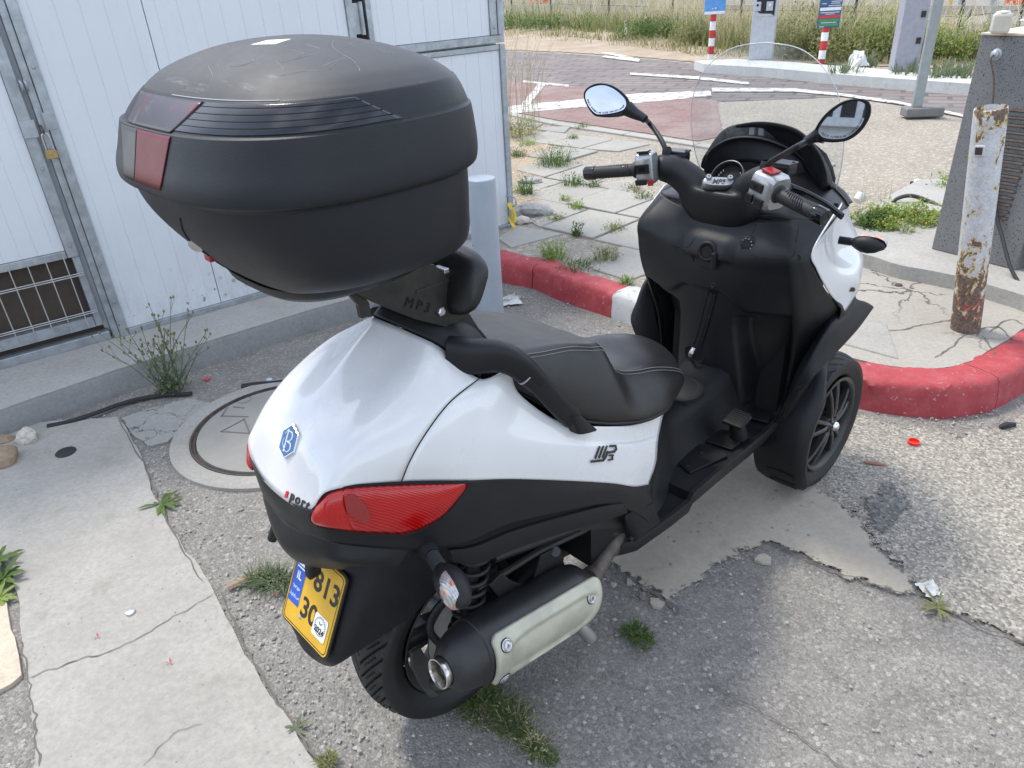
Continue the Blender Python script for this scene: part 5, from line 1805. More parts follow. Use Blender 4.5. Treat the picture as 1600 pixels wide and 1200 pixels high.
def paint_mat():
    t = NT('white_paint')
    k = t.ramp(t.noise(2.5, 5, .6), [(.3, (.62, .62, .618)), (.7, (.68, .678, .672))])
    d = t.noise(11, 10, .78, loc=(3, 2, 5))
    k = t.mix(t.ramp(d, [(.60, 0.0), (.85, .35)]), k, (.42, .40, .37))
    sc = t.noise(55, 8, .8, sc=(.15, 1, 1), loc=(2, 2, 9))
    k = t.mix(t.ramp(sc, [(.665, 0.0), (.69, .5)]), k, (.3, .29, .28))
    t.col(k)
    t.rough(t.ramp(t.noise(4, 8, .7), [(.3, .22), (.75, .36)]))
    t.b.inputs['Coat Weight'].default_value = .9
    t.b.inputs['Coat Roughness'].default_value = .05
    t.bump(t.noise(9, 3, .5), .02, .01)
    return t.m
m_white = paint_mat()
def vinyl(name, c, rough, bump):
    t = NT(name)
    k = t.ramp(t.noise(4, 6, .6), [(.3, tuple(x * .8 for x in c)), (.7, tuple(x * 1.25 for x in c))])
    t.col(k)
    t.rough(t.ramp(t.noise(6, 7, .7), [(.3, rough - .06), (.7, rough + .1)]))
    v = t.vor(420)
    t.bump(v, bump, .0012)
    return t.m
m_seat = vinyl('seat_vinyl', (.0095, .0095, .010), .36, .32)
m_seatt = vinyl('seat_vinyl_smooth', (.0105, .0105, .011), .40, .2)
m_thread = plain('seat_thread', (.16, .16, .155), .7)
m_chrome = plain('chrome', (.72, .72, .72), .12, 1.0, .05)
m_silver = plain('silver_paint', (.36, .365, .37), .28, .6, .04, 6)
m_sshield = plain('champagne_shield', (.44, .425, .34), .45, .3, .14, 18, bump=.08, bs=400, dirt=.3, dirtc=(.2, .17, .12))
m_rust = plain('exhaust_pipe_steel', (.12, .10, .085), .6, .6, .35, 40)
m_redb = plain('red_button', (.28, .012, .016), .35)
m_hole = plain('deep_black', (.004, .004, .004), .9)
m_glass_m = NT('mirror_glass'); m_glass_m.col((.56, .59, .63)); m_glass_m.set(Metallic=1.0); m_glass_m.rough(.015); m_glass_m = m_glass_m.m
def lens_red():
    t = NT('red_lens')
    w = t.n('TexWave', Scale=105.0, Distortion=.15, _bands_direction='DIAGONAL')
    t.l(t.vec((1, 1, 1), (.5, .2, .4)), w.inputs['Vector'])
    g = t.vor(210)
    k = t.mix(t.ramp(w.outputs['Fac'], [(.35, 0.0), (.65, 1.0)]), (.28, .001, .002), (.48, .003, .004))
    t.col(k)
    t.rough(.16)
    t.b.inputs['Coat Weight'].default_value = .3
    t.b.inputs['Coat Roughness'].default_value = .03
    t.bump(w.outputs['Fac'], .18, .0012)
    t.bump(g, .12, .0012)
    return t.m
m_lens = lens_red()
def lens_grid():
    t = NT('red_lens_grid')
    v = t.n('TexVoronoi', Scale=260.0, Randomness=0.0, _distance='CHEBYCHEV')
    t.l(t.vec(), v.inputs['Vector'])
    k = t.mix(t.ramp(v.outputs['Distance'], [(.2, 0.0), (.5, 1.0)]), (.48, .003, .004), (.34, .002, .003))
    t.col(k)
    t.rough(.16)
    t.b.inputs['Coat Weight'].default_value = .3
    t.b.inputs['Coat Roughness'].default_value = .03
    t.bump(v.outputs['Distance'], .25, .0012)
    return t.m
m_lensg = lens_grid()
m_lensd = plain('red_lens_dark', (.24, .003, .004), .08, 0, .1, coat=1.0)
def clear_lens():
    t = NT('clear_lens')
    w = t.n('TexWave', Scale=80.0, Distortion=.3)
    t.l(t.vec(), w.inputs['Vector'])
    k = t.mix(w.outputs['Fac'], (.45, .45, .45), (.30, .295, .29))
    k = t.mix(t.ramp(t.noise(30, 2, .5), [(.54, 0.0), (.60, .8)]), k, (.55, .17, .05))
    t.col(k)
    t.rough(.08)
    t.set(Metallic=.35)
    t.b.inputs['Coat Weight'].default_value = 1.0
    t.b.inputs['Coat Roughness'].default_value = .02
    t.bump(w.outputs['Fac'], .25, .001)
    return t.m
m_clear = clear_lens()
def screen_mat():
    t = NT('windscreen_acrylic')
    t.t.nodes.remove(t.b)
    lw = t.n('LayerWeight', Blend=.5)
    frv = t.math('ADD', t.math('MULTIPLY', t.math('POWER', lw.outputs['Facing'], 4.0), .6), .045)
    tr = t.n('BsdfTransparent')
    tr.inputs['Color'].default_value = (.93, .95, .955, 1)
    gl = t.n('BsdfGlossy', Roughness=.03)
    df = t.n('BsdfDiffuse')
    df.inputs['Color'].default_value = (.75, .76, .76, 1)
    sc = t.noise(6, 9, .8, sc=(1, 1, .35))
    f = t.math('ADD', t.math('MULTIPLY', t.ramp(sc, [(.44, 0.0), (.75, 1.0)]), .40), .07)
    m1 = t.n('MixShader'); m2 = t.n('MixShader')
    t.l(f, m1.inputs[0]); t.l(tr.outputs[0], m1.inputs[1]); t.l(df.outputs[0], m1.inputs[2])
    t.l(frv, m2.inputs[0]); t.l(m1.outputs[0], m2.inputs[1]); t.l(gl.outputs[0], m2.inputs[2])
    t.l(m2.outputs[0], t.t.nodes['Material Output'].inputs['Surface'])
    return t.m
m_screen = screen_mat()
def edge_mat():
    t = NT('acrylic_edge')
    t.col((.55, .57, .58)); t.rough(.25)
    t.b.inputs['Transmission Weight'].default_value = .1
    return t.m
m_edge = edge_mat()

def remesh(o, vox, it=6):
    m = o.modifiers.new('re', 'REMESH'); m.mode = 'VOXEL'; m.voxel_size = vox; m.use_smooth_shade = True
    if it:
        q = o.modifiers.new('sm', 'SMOOTH'); q.iterations = it; q.factor = .5

BK = empty('scooter', BO, BH)
tag(BK, 'white and black three wheeled scooter parked at an angle on the asphalt', 'scooter')
def pt(*q): return at(*q)

# ================================================================== wheels
def tyre_mb(C, Rr, bead, hw, N, tread, seed=0):
    prof = [(bead - .004, -.62), (bead + .006, -.78), (bead + .03, -.97), (bead + (Rr - bead) * .55, -1.0), (bead + (Rr - bead) * .78, -.93), (Rr - .0125, -.74), (Rr - .006, -.5), (Rr - .0015, -.24), (Rr, 0)]
    half = cr([(a, b, 0) for a, b in prof], 44)
    full = half + [Vector((p.x, -p.y, 0)) for p in reversed(half[:-1])]
    m = MB()
    rows = []
    for i in range(N):
        th = 2 * PI * i / N
        row = []
        for p in full:
            v = p.y
            rr = p.x
            if rr > Rr - .022:
                rr -= tread(th, v)
            row.append(C + Vector((math.cos(th) * rr, v * hw, math.sin(th) * rr)))
        rows.append(row)
    m.grid(rows, cv=True)
    return m
def tread_rear(th, v):
    a = abs(v)
    d = 0
    if a < .88:
        ph = (th * 40 / (2 * PI) + a * 2.6 + (.5 if v > 0 else 0)) % 1
        if ph < .17 and a > .04: d = .0065
        ph = (th * 40 / (2 * PI) + a * 2.6 + .5 + (.5 if v > 0 else 0)) % 1
        if ph < .14 and .30 < a < .62: d = .005
    return d
def tread_front(th, v):
    a = abs(v)
    ph = (th * 30 / (2 * PI) + a * 1.8 + (.5 if v > 0 else 0)) % 1
    return .006 if (ph < .12 and .1 < a < .9) else 0
RW = .262
C0 = Vector((0, 0, RW))
wr_ = empty('rear_wheel', (0, 0, 0)); wr_.parent = BK
tyre_mb(C0, RW, .180, .073, 800, tread_rear).build('tyre', m_rubber, wr_, smooth=60, weld=False)
rim = MB().lathe([(.181, -.058), (.176, -.056), (.168, -.048), (.160, -.03), (.158, 0), (.160, .03), (.168, .048), (.176, .056), (.181, .058)], C0, (0, 1, 0), 64)
rim.lathe([(.0, -.055), (.03, -.055), (.045, -.04), (.05, 0), (.045, .05), (0, .06)], C0, (0, 1, 0), 28)
rim.build('rim', m_rim, wr_, smooth=40, solid=.004)
for k in range(5):
    for s in (-1, 1):
        a = 2 * PI * k / 5 + .4 + s * .10
        d = Vector((math.cos(a), 0, math.sin(a)))
        sd2 = Vector((-d.z, 0, d.x)) * s
        m = MB()
        secs = []
        for rr_, w, t_ in ((.035, .012, .028), (.10, .010, .02), (.163, .012, .026)):
            c = C0 + d * rr_ + Vector((0, -.012, 0)) + sd2 * (.012 if rr_ > .05 else 0)
            secs.append([c + sd2 * (u * w) + Vector((0, v * t_, 0)) for u, v in ((-1, -1), (1, -1), (1, 1), (-1, 1))])
        m.loft(secs)
        m.build('spoke', m_rim, wr_, smooth=0, bevel=.004)
MB().lathe([(.055, -.062), (.115, -.062), (.115, -.058), (.055, -.058), (.055, -.062)], C0, (0, 1, 0), 48).build('brake_disc', m_steel, wr_, smooth=30)

WB, TR, FR = 1.44, .2325, .244
fwheel = empty('front_wheel', (0, 0, 0)); fwheel.parent = BK
CF = Vector((WB, -TR, FR))
def front_wheel(root):
    tyre_mb(CF, FR, .172, .060, 400, tread_front).build('tyre', m_rubber, root, smooth=60, weld=False)
    r_ = MB().lathe([(.172, -.052), (.168, -.056), (.160, -.054), (.154, -.046), (.150, -.02), (.149, .02), (.156, .05), (.172, .054)], CF, (0, 1, 0), 72)
    r_.build('rim', m_rim, root, smooth=40, solid=.004)
    for k in range(5):
        for s in (-1, 1):
            a = 2 * PI * k / 5 + .32
            d = Vector((math.cos(a), 0, math.sin(a)))
            q = Vector((-d.z, 0, d.x))
            m = MB()
            secs = []
            for rr_, of, w, yy in ((.022, .006, .0085, -.050), (.06, .013, .0075, -.052), (.11, .022, .0075, -.046), (.154, .031, .009, -.036)):
                c = CF + d * rr_ + q * (s * of) + Vector((0, yy, 0))
                secs.append([c + q * (u * w) + Vector((0, v, 0)) for u, v in ((-1, .012), (-1, -.004), (-.5, -.008), (.5, -.008), (1, -.004), (1, .012))])
            m.loft(secs)
            m.build('spoke', m_rim, root, smooth=40)
    MB().lathe([(.036, .01), (.038, -.045), (.034, -.056), (.028, -.058), (0, -.058)], CF, (0, 1, 0), 30).build('hub', m_rim, root, smooth=40)
    MB().lathe([(.0165, -.05), (.0175, -.066), (.016, -.074), (.010, -.080), (0, -.082)], CF, (0, 1, 0), 26).build('hub_cap', m_chrome, root, smooth=50)
    bl_ = MB()
    for k in range(5):
        a = 2 * PI * (k + .5) / 5 + .32
        bl_ = MB().lathe([(.006, -.05), (.006, -.060), (0, -.061)], CF + Vector((math.cos(a) * .027, 0, math.sin(a) * .027)), (0, 1, 0), 10)
        bl_.build('wheel_bolt', m_hole, root, smooth=30)
    MB().lathe([(.04, .03), (.12, .03), (.12, .034), (.04, .034), (.04, .03)], CF, (0, 1, 0), 40).build('brake_disc', m_steel, root, smooth=30)
    MB().lathe([(.0, .045), (.13, .046), (.145, .04)], CF, (0, 1, 0), 30).build('wheel_back', m_hole, root, smooth=30)
front_wheel(fwheel)
fl = copy_tree(fwheel, BK)
fl.location.y = 2 * TR
fl['label'] = 'front wheel on the far side'
# front mudguards
def mudguard():
    m = MB()
    rows = []
    for i in range(46):
        a = R(84 + (216 - 84) * i / 45)
        e = 1.0
        Rg = FR + .006 + .010 * math.sin(min(1, i / 12) * PI / 2)
        if i > 24: Rg -= .010 * (i - 24) / 21
        row = []
        ov = min(1, max(0, (i - 2) / 17))
        ov = ov * ov * (3 - 2 * ov)
        for v, dr in ((-.020 - .068 * ov, -.004 - .026 * ov), (-.021 - .068 * ov, -.0 - .012 * ov), (-.018 - .062 * ov, 0.006 - .004 * ov), (-.012 - .038 * ov, .010), (0, .012), (.05, .010), (.084, .002), (.09, -.03)):
            if i > 40 and False: pass
            row.append(CF + Vector((math.cos(a) * (Rg + dr), v, math.sin(a) * (Rg + dr))))
        rows.append(row)
    m.grid(rows)
    return m
mg = mudguard()
o = mg.build('front_mudguard', m_plas, BK, smooth=50, solid=.004)
mud_r = o
# vents in the flap
for a0, hgt in ((196, .012), (208, .012)):
    m = MB()
    rows = []
    for v in (-.068, -.04, 0.0, .03):
        row = []
        for q in (-1, 0, 1):
            a = R(a0 + q * hgt * 130 + (abs(v + .02) * 60))
            row.append(CF + Vector((math.cos(a) * (FR + .0262 - .010 * (a0 - 156) / 70 + .0025), v, math.sin(a) * (FR + .0262 - .010 * (a0 - 156) / 70 + .0025))))
        rows.append(row)
    m.grid(rows)
    m.build('slot', m_hole, mud_r, smooth=60)
m2 = copy_tree(mud_r, BK); m2.location.y = 2 * TR
# suspension arms between the wheels, dark
for z, x in ((.33, 1.46), (.46, 1.46)):
    MB().tube([(x, -.20, z - .06), (x, 0, z), (x, .20, z - .06)], .018, 10, smooth=16).build('suspension_arm', m_eng, BK)
MB().box((1.46, 0, .42), (.16, .16, .3)).build('suspension_carrier', m_eng, BK, smooth=0, bevel=.02)
# ================================================================== rear body
T_ = [(590, 498, 0), (640, 520, -.06), (690, 545, -.11), (748, 592, -.157), (792, 581, -.163), (812, 617, -.178), (868, 656, -.2), (925, 666, -.212), (1000, 661, -.2), (1040, 630, -.165)]
U_ = [(540, 560, 0), (595, 575, -.070), (640, 592, -.130), (702, 629, -.178), (765, 632, -.188), (803, 658, -.2), (866, 681, -.217), (930, 688, -.222), (995, 685, -.212), (1031, 668, -.19)]
M_ = [(490, 630, 0), (533, 640, -.067), (582, 655, -.137), (665, 677, -.189), (745, 682, -.205), (800, 690, -.216), (870, 699, -.229), (935, 701, -.233), (990, 699, -.228), (1027, 692, -.215)]
N_ = [(455, 690, 0), (492, 702, -.078), (545, 712, -.142), (640, 720, -.188), (735, 720, -.211), (800, 722, -.223), (880, 726, -.237), (945, 729, -.241), (992, 730, -.24), (1024, 724, -.23)]
B_ = [(433, 771, 0), (482, 797, -.102), (516, 766, -.141), (627, 752, -.179), (730, 750, -.211), (800, 748, -.225), (890, 751, -.239), (955, 755, -.246), (990, 760, -.246), (1012, 757, -.241)]
rows5 = [[at(*p) for p in r] for r in (T_, U_, M_, N_, B_)]
full5 = mirror_rows(rows5)
SH = skin(full5, 18 * 8 + 1, 33)
def part_grid(rows, a, b):
    return [r[a:b + 1] for r in rows]
def shell(rows, name, mat, th=.003, parent=BK, smooth=60):
    m = MB(); m.grid(rows)
    return m.build(name, mat, parent, smooth=smooth, solid=th, offset=0)
tail = shell(part_grid(SH, 48, 96), 'tail_cover', m_white)
side_r = shell(part_grid(SH, 96, 144), 'side_panel', m_white)
side_l = shell(part_grid(SH, 0, 48), 'side_panel', m_white)
seam = MB()
for col in (96, 48):
    seam.tube([r[col] * 1.0 for r in SH], .0021, 6)
o = seam.build('panel_gap', m_hole, tail, smooth=60)
# dark lining under the shell
m = MB(); ins = [[Vector((p.x + .012 if abs(p.y) < .12 else p.x + .004, p.y * .95, p.z - .012)) for p in r] for r in SH]
m.grid(ins)
m.build('inner_body', m_hole, BK, smooth=60)
# lower black cowl
def off_in(p, d=.004):
    n = Vector((p.x - .15, p.y * 1.6, 0)).normalized() if p.x < 0 else Vector((0, math.copysign(1, p.y), 0))
    return p - n * d
K0 = [off_in(at(*p), .003) for p in B_]
K0[1] = at(478, 795, -.099); K0[2] = at(512, 790, -.131)
K1 = [at(*p) for p in ((437, 792, 0), (487, 815, -.104), (525, 812, -.140), (630, 800, -.182), (728, 798, -.215), (798, 782, -.228), (886, 772, -.243), (952, 768, -.249), (992, 778, -.249), (1018, 790, -.245))]
K2 = [at(*p) for p in ((444, 813, 0), (494, 838, -.104), (545, 851, -.143), (640, 858, -.18), (722, 852, -.216), (792, 822, -.231), (882, 800, -.245), (950, 788, -.25), (988, 800, -.25), (1012, 815, -.245))]
low = skin(mirror_rows([K0, K1, K2]), 145, 17)
shell(low, 'lower_cowl', m_plas)
# raised bumper strip along it
def strip_part(top, bot, bulge, name, mat, n=40, th=.01):
    A_ = cr([at(*p) for p in top], n); B2_ = cr([at(*p) for p in bot], n)
    m = MB()
    secs = []
    for a, b in zip(A_, B2_):
        nn = Vector((0, -1, 0))
        secs.append([a + nn * -.004, a + nn * bulge * .7, a * .7 + b * .3 + nn * bulge, a * .3 + b * .7 + nn * bulge, b + nn * bulge * .7, b + nn * -.006])
    m.loft(secs)
    o = m.build(name, mat, BK, smooth=50)
    f = m.flipped()
    o2 = f.build(name, mat, BK, smooth=50)
    return o
strip_part([(700, 858, -.205), (740, 852, -.219), (800, 828, -.232), (880, 805, -.245), (940, 790, -.25), (972, 785, -.251)], [(705, 876, -.203), (742, 880, -.217), (805, 855, -.231), (885, 828, -.244), (945, 811, -.25), (978, 800, -.25)], .008, 'bumper_strip', m_plasm)
# frame and belly behind the strip
m = MB()
m.loft([[(x, -w, z0), (x, w, z0), (x, w * 1.0, z1), (x, -w, z1)] for x, w, z0, z1 in ((-.20, .11, .66, .76), (-.05, .16, .60, .76), (.15, .19, .53, .70), (.40, .21, .40, .62), (.52, .21, .32, .60))])
m.build('under_body', m_eng, BK, smooth=30)
# cowl foot joining the footboard
strip_part([(975, 806, -.249), (985, 800, -.249), (1000, 795, -.247), (1018, 786, -.246)], [(985, 843, -.21), (992, 846, -.225), (1000, 838, -.235), (1030, 815, -.24)], .004, 'cowl_foot', m_plasm, 20)

# rear visor and number plate holder
v0 = [at(*p) for p in ((444, 811, 0), (496, 836, -.103), (548, 850, -.142), (645, 857, -.178))]
v2 = [at(*p) for p in ((472, 876, 0), (530, 888, -.080), (568, 882, -.150), (628, 882, -.172))]
v1 = [(a + b) / 2 + Vector((-.022, 0, .0)) if i < 3 else (a + b) / 2 + Vector((-.004, -.002, 0)) for i, (a, b) in enumerate(zip(v0, v2))]
v3 = [p + Vector((.045, 0, .012)) for p in v2]
shell(skin(mirror_rows([v0, v1, v2, v3]), 73, 21), 'rear_visor', m_plasm, .004)
g0 = [(-.262, 0, .665), (-.255, -.07, .665), (-.215, -.12, .672), (-.06, -.135, .68)]
g1 = [(-.312, 0, .555), (-.303, -.088, .555), (-.235, -.112, .55), (-.06, -.118, .53)]
g2 = [(-.352, 0, .47), (-.346, -.085, .465), (-.28, -.092, .455), (-.15, -.104, .462)]
g3 = [(-.366, 0, .432), (-.350, -.066, .430), (-.31, -.078, .438), (-.21, -.098, .453)]
shell(skin(mirror_rows([g0, g1, g2, g3]), 73, 25), 'rear_mudguard', m_plas, .005)
# left mounting nub and lamp nub under the visor
MB().tube([(-.315, .115, .665), (-.330, .125, .635)], [.014, .010], 12).build('visor_nub', m_plasm, BK)
m = MB().loft([[(x, y * w - .022, z) for x, y, z in ((-.30 + dx, -1, z0), (-.328 + dx, -1, z0), (-.328 + dx, 1, z0), (-.30 + dx, 1, z0))] for z0, w, dx in ((.66, .013, 0), (.632, .012, -.006), (.622, .008, -.006))])
m.build('plate_lamp', m_plasm, BK, smooth=0, bevel=.006)
# plate
pa, pb2 = Vector((-.3575, 0, .4705)), Vector((-.283, 0, .617))
py_ = (pb2 - pa).normalized()
px_ = Vector((0, -1, 0))
pz = px_.cross(py_)
PLW, PLH = .170, (pb2 - pa).length + .012
Mp = frame(pa + py_ * (PLH / 2) + pz * .006, px_, py_)
def onplate(u, v, w=0.0):
    return Mp @ Vector((u, v, w))
def rrect(w, h, r, n=5):
    out = []
    for cx, cy, a0 in ((w / 2 - r, h / 2 - r, 0), (-w / 2 + r, h / 2 - r, 90), (-w / 2 + r, -h / 2 + r, 180), (w / 2 - r, -h / 2 + r, 270)):
        for k in range(n + 1):
            a = R(a0 + 90 * k / n)
            out.append((cx + r * math.cos(a), cy + r * math.sin(a)))
    return out
plate = MB().prism([onplate(u, v, 0) for u, v in rrect(PLW, PLH, .012)], pz * .0022).build('number_plate', plain('plate_yellow', (.62, .36, .02), .38, dirt=.25, dirtc=(.3, .2, .05)), BK, smooth=0)
MB().prism([onplate(u, v, -.003) for u, v in rrect(PLW + .010, PLH + .010, .015)], pz * .0032).build('plate_frame', m_plas, plate, smooth=0)
m_ink = plain('plate_ink', (.012, .012, .012), .5)
m_pblue = plain('plate_blue', (.02, .085, .42), .4)
m_pwhite = plain('plate_white', (.75, .76, .77), .45)
for pth in ((rrect(PLW - .006, PLH - .006, .010), rrect(PLW - .010, PLH - .010, .009)),):
    m = MB()
    m.grid([[onplate(u, v, .0024) for u, v in pth[0]], [onplate(u, v, .0024) for u, v in pth[1]]], cu=True)
    m.build('plate_border', m_ink, plate, smooth=0)
def plate_box(u0, u1, v0_, v1_, mat, name='plate_mark', w=.0025):
    m = MB(); m.prism([onplate(u, v, w) for u, v in ((u0, v0_), (u1, v0_), (u1, v1_), (u0, v1_))], pz * .0004)
    return m.build(name, mat, plate, smooth=0)
plate_box(-.079, -.039, -.045, .075, m_pblue)
plate_box(-.073, -.045, .034, .064, m_pwhite, w=.0030)
for v in (.039, .059):
    plate_box(-.073, -.045, v - .0016, v + .0016, m_pblue, w=.0034)
for a0 in (0, 60):
    m = MB()
    P3 = [onplate(-.059 + math.cos(R(90 + a0 + k * 120)) * .0055, .049 + math.sin(R(90 + a0 + k * 120)) * .0055, .0034) for k in range(3)]
    m.tube(P3 + [P3[0]], .0005, 4)
    m.build('flag_star', m_pblue, plate, smooth=0)
def ptext(body, u, v, size, mat=m_ink, w=.0028, **k):
    text(body, 'plate_lettering', mat, plate, Mp @ Matrix.Translation((u, v, w)), size, .0003, **k)
ptext('IL', -.059, .017, .024, m_pwhite, bold=.0006)
ptext('\u05dc\u05d0\u05e8\u05e9\u05d9'[::1], -.059, -.010, .0105, m_pwhite)
ptext('\u0625\u0633\u0631\u0627\u0626\u064a\u0644'[::-1], -.059, -.027, .009, m_pwhite)
ptext('813', .037, .038, .060, bold=.0012, space=1.02)
ptext('30', .000, -.034, .060, bold=.0012)
o = MB().prism([onplate(u + .047, v - .040, .003) for u, v in rrect(.047, .048, .006)], pz * .0005).build('inspection_sticker', m_pwhite, plate, smooth=0)
m = MB()
ring_ = lambda rr, n=28: [(math.cos(2 * PI * k / n) * rr, math.sin(2 * PI * k / n) * rr) for k in range(n)]
m.grid([[onplate(.047 + u, -.038 + v, .0037) for u, v in ring_(.0195)], [onplate(.047 + u, -.038 + v, .0037) for u, v in ring_(.0185)]], cu=True)
for k in range(24):
    a = 2 * PI * k / 24
    m.prism([onplate(.047 + math.cos(a + q) * rr_, -.038 + math.sin(a + q) * rr_, .0037) for q, rr_ in ((-.05, .0155), (.05, .0155), (.05, .0175), (-.05, .0175))], pz * .0001)
m.tube([onplate(.047 + u, -.038 + v, .0037) for u, v in ((-.006, .008), (0, .004), (.006, .0085))], .0009, 5)
m.build('sticker_print', m_ink, plate, smooth=0)['kind'] = 'stuff'
ptext('2024', .047, -.047, .0165, w=.0039, bold=.0004)
MB().lathe([(.0045, 0), (.0045, .001), (.002, .0022), (0, .002)], onplate(-.024, -.058, .002), pz, 12).build('plate_screw', m_galv, plate)

# ================================================================== tail lights
def ylight(x):
    t = [(487, -.109), (512, -.136), (560, -.159), (630, -.183), (680, -.199), (731, -.2135)]
    for (a, ya), (b, yb) in zip(t, t[1:]):
        if x <= b:
            return ya + (yb - ya) * (x - a) / (b - a)
    return t[-1][1]
lt_top = cr([Vector((x, y, 0)) for x, y in ((486, 806), (494, 788), (511, 770), (535, 761), (575, 757), (620, 755), (680, 753.5), (731, 753))], 49)
lt_bot = cr([Vector((x, y, 0)) for x, y in ((487, 812), (497, 820), (520, 826), (555, 831), (600, 834), (640, 833), (690, 808), (730, 760))], 49)
def light_rows(push, shrink=0.0):
    rows = []
    for k in range(9):
        f = k / 8
        row = []
        for i, (a, b) in enumerate(zip(lt_top, lt_bot)):
            q = a + (b - a) * (shrink + f * (1 - 2 * shrink))
            P = at(q.x, q.y, ylight(q.x))
            e = math.sin(f * PI) ** .6 * min(1, min(i, 48 - i) / 7) ** .6
            n = Vector((-.75, -.6, .12)).normalized() if q.x < 600 else Vector((-.45, -.88, .1)).normalized()
            row.append(P + n * (push + .012 * e))
        rows.append(row)
    return rows
LR = light_rows(.002)
tl = MB(); tl.grid(part_grid(LR, 0, 21))
L1 = tl.build('tail_light', m_lensg, BK, smooth=60, solid=.004)
q = MB(); q.grid(part_grid(LR, 21, 48)); q.build('reflector_lens', m_lens, L1, smooth=60, solid=.004)
q = MB()
rim_ = [LR[0][i] for i in range(49)] + [LR[-1][i] for i in range(48, -1, -1)]
q.tube(rim_ + [rim_[0]], .0028, 6); q.build('light_rim', m_hole, L1, smooth=60)
sp_ = light_rows(.0035)
q = MB(); cc = []
for k in range(20):
    a = 2 * PI * k / 20
    fx, fy = 24 + 2.6 * math.cos(a) + .9 * math.sin(a), 3.1 + 2.3 * math.sin(a)
    i, j = int(fx), int(fy)
    cc.append(sp_[j][i] + (sp_[j][i + 1] - sp_[j][i]) * (fx - i) + (sp_[j + 1][i] - sp_[j][i]) * (fy - j))
q.add([c_ + Vector((-.0015, -.002, 0)) for c_ in cc] + [sum(cc, Vector()) / 20 + Vector((-.0030, -.0045, .001))], [(k, (k + 1) % 20, 20) for k in range(20)])
q.build('lens_dark_spot', m_lensd, L1, smooth=60)  # small darker red spot on the lens
tl2 = MB(); tl2.grid(LR); f = tl2.flipped(); f.build('tail_light', m_lens, BK, smooth=60, solid=.004)

# ================================================================== rack base, grab handles, rack
ra = [at(*p) + Vector((.004, 0, .001)) for p in T_[:4]]
rb_ = [(-.04, 0, 1.094), (-.012, -.06, 1.078), (.02, -.108, 1.055), (.052, -.150, 1.005)]
rc = [(.04, 0, 1.075), (.05, -.06, 1.063), (.065, -.10, 1.045), (.085, -.138, .985)]
rd = [(.11, 0, .99), (.11, -.06, .985), (.11, -.10, .975), (.105, -.132, .955)]
shell(skin(mirror_rows([ra, rb_, rc, rd]), 49, 19), 'rack_base', m_plasm, .004)
def handle(sgn):
    P = [at(*p) for p in ((700, 553, -.108), (735, 557, -.140), (775, 556, -.168), (808, 569, -.190), (840, 598, -.204), (870, 631, -.213), (892, 652, -.214))]
    P = [Vector((p.x, p.y * sgn, p.z)) for p in P]
    m = MB()
    m.tube(P[:5], [.033, .030, .027, .024, .021], 24, smooth=22, flat=(.82, 1.12), sq=3.2)
    o = m.build('grab_handle', m_plas, BK, smooth=60)
    m = MB()
    m.tube([P[3] + (P[4] - P[3]) * .45] + P[4:], [.0225, .0205, .0200, .0215], 24, smooth=18, flat=(.82, 1.08), sq=3.2)
    g = P[-1]
    m.build('handle_grip', m_plasm, o, smooth=60)
    f = at(904, 659, -.213); f = Vector((f.x, f.y * sgn, f.z))
    secs = []
    for c, a_, b_ in ((g + Vector((-.004, 0, .012)), .022, .020), (g + Vector((.012, 0, -.012)), .026, .022), (f + Vector((.006, 0, -.02)), .034, .026)):
        secs.append([c + Vector((u * a_, v * b_ , u * -.01)) for u, v in sup(16, 0, 0, 1, 1, 4)])
    MB().loft(secs).build('handle_foot', m_plas, o, smooth=50)
    q = P[3] + (P[4] - P[3]) * .45
    t_ = (P[4] - P[3]).normalized()
    MB().tube([q - t_ * .001, q + t_ * .002], .0232, 24, flat=(.82, 1.10), sq=3.2).build('handle_joint', m_galv, o, smooth=60)
    return o
handle(1); h2 = handle(-1)
# bracket plates with cut lettering
rk = MB()
plp = [(536, 450), (664, 412), (678, 413), (692, 424), (749, 514), (747, 519), (737, 521), (652, 500), (584, 473)]
pr_ = [at(x, y, -.098) for x, y in plp]
rack = MB().prism(pr_, (0, .004, 0)).build('rack_plate', plain('rack_steel_black', (.022, .021, .02), .48, .3, .3, 50, dirt=.4, dirtc=(.08, .06, .045)), BK, smooth=0, bevel=.0012)
m_rack = rack.data.materials[0]
pl_ = MB().prism([Vector((p.x, -p.y, p.z)) for p in pr_], (0, -.004, 0)).build('rack_plate', m_rack, BK, smooth=0, bevel=.0012)
ta, tb = at(632, 470, -.0985), at(672, 481, -.0985)
tx = (tb - ta).normalized()
text('MP3', 'cut_lettering', m_hole, rack, frame((ta + tb) / 2 + Vector((0, -.0006, -.002)), tx, Vector((tx.x * 0 - tx.z, 0, tx.x))), .026, .0004, space=1.5)
bp = at(688, 486, -.0985)
MB().lathe([(.009, 0), (.009, .006), (.006, .008), (0, .008)], bp, (0, -1, 0), 6).build('hex_bolt', m_steel, rack, smooth=20)
MB().box(at(690, 421, -.09), (.012, .03, .008)).build('bracket_tab', m_steel, rack, smooth=0, bevel=.001)
for sgn in (1, -1):
    def q_(x, y, d): 
        p = at(x, y, -.085); return Vector((p.x, p.y * sgn, p.z))
    for pts, w in (([(552, 458), (566, 474), (570, 494)], .010), ([(690, 506), (705, 530), (704, 540)], .018), ([(742, 515), (757, 533)], .008)):
        P = [q_(x, y, 0) for x, y in pts]
        m = MB()
        m.loft([[p + Vector((a * w, b * .006, 0)) for a, b in ((-1, -1), (1, -1), (1, 1), (-1, 1))] for p in P])
        m.build('rack_strut', m_rack, BK, smooth=0, bevel=.001)
m = MB()
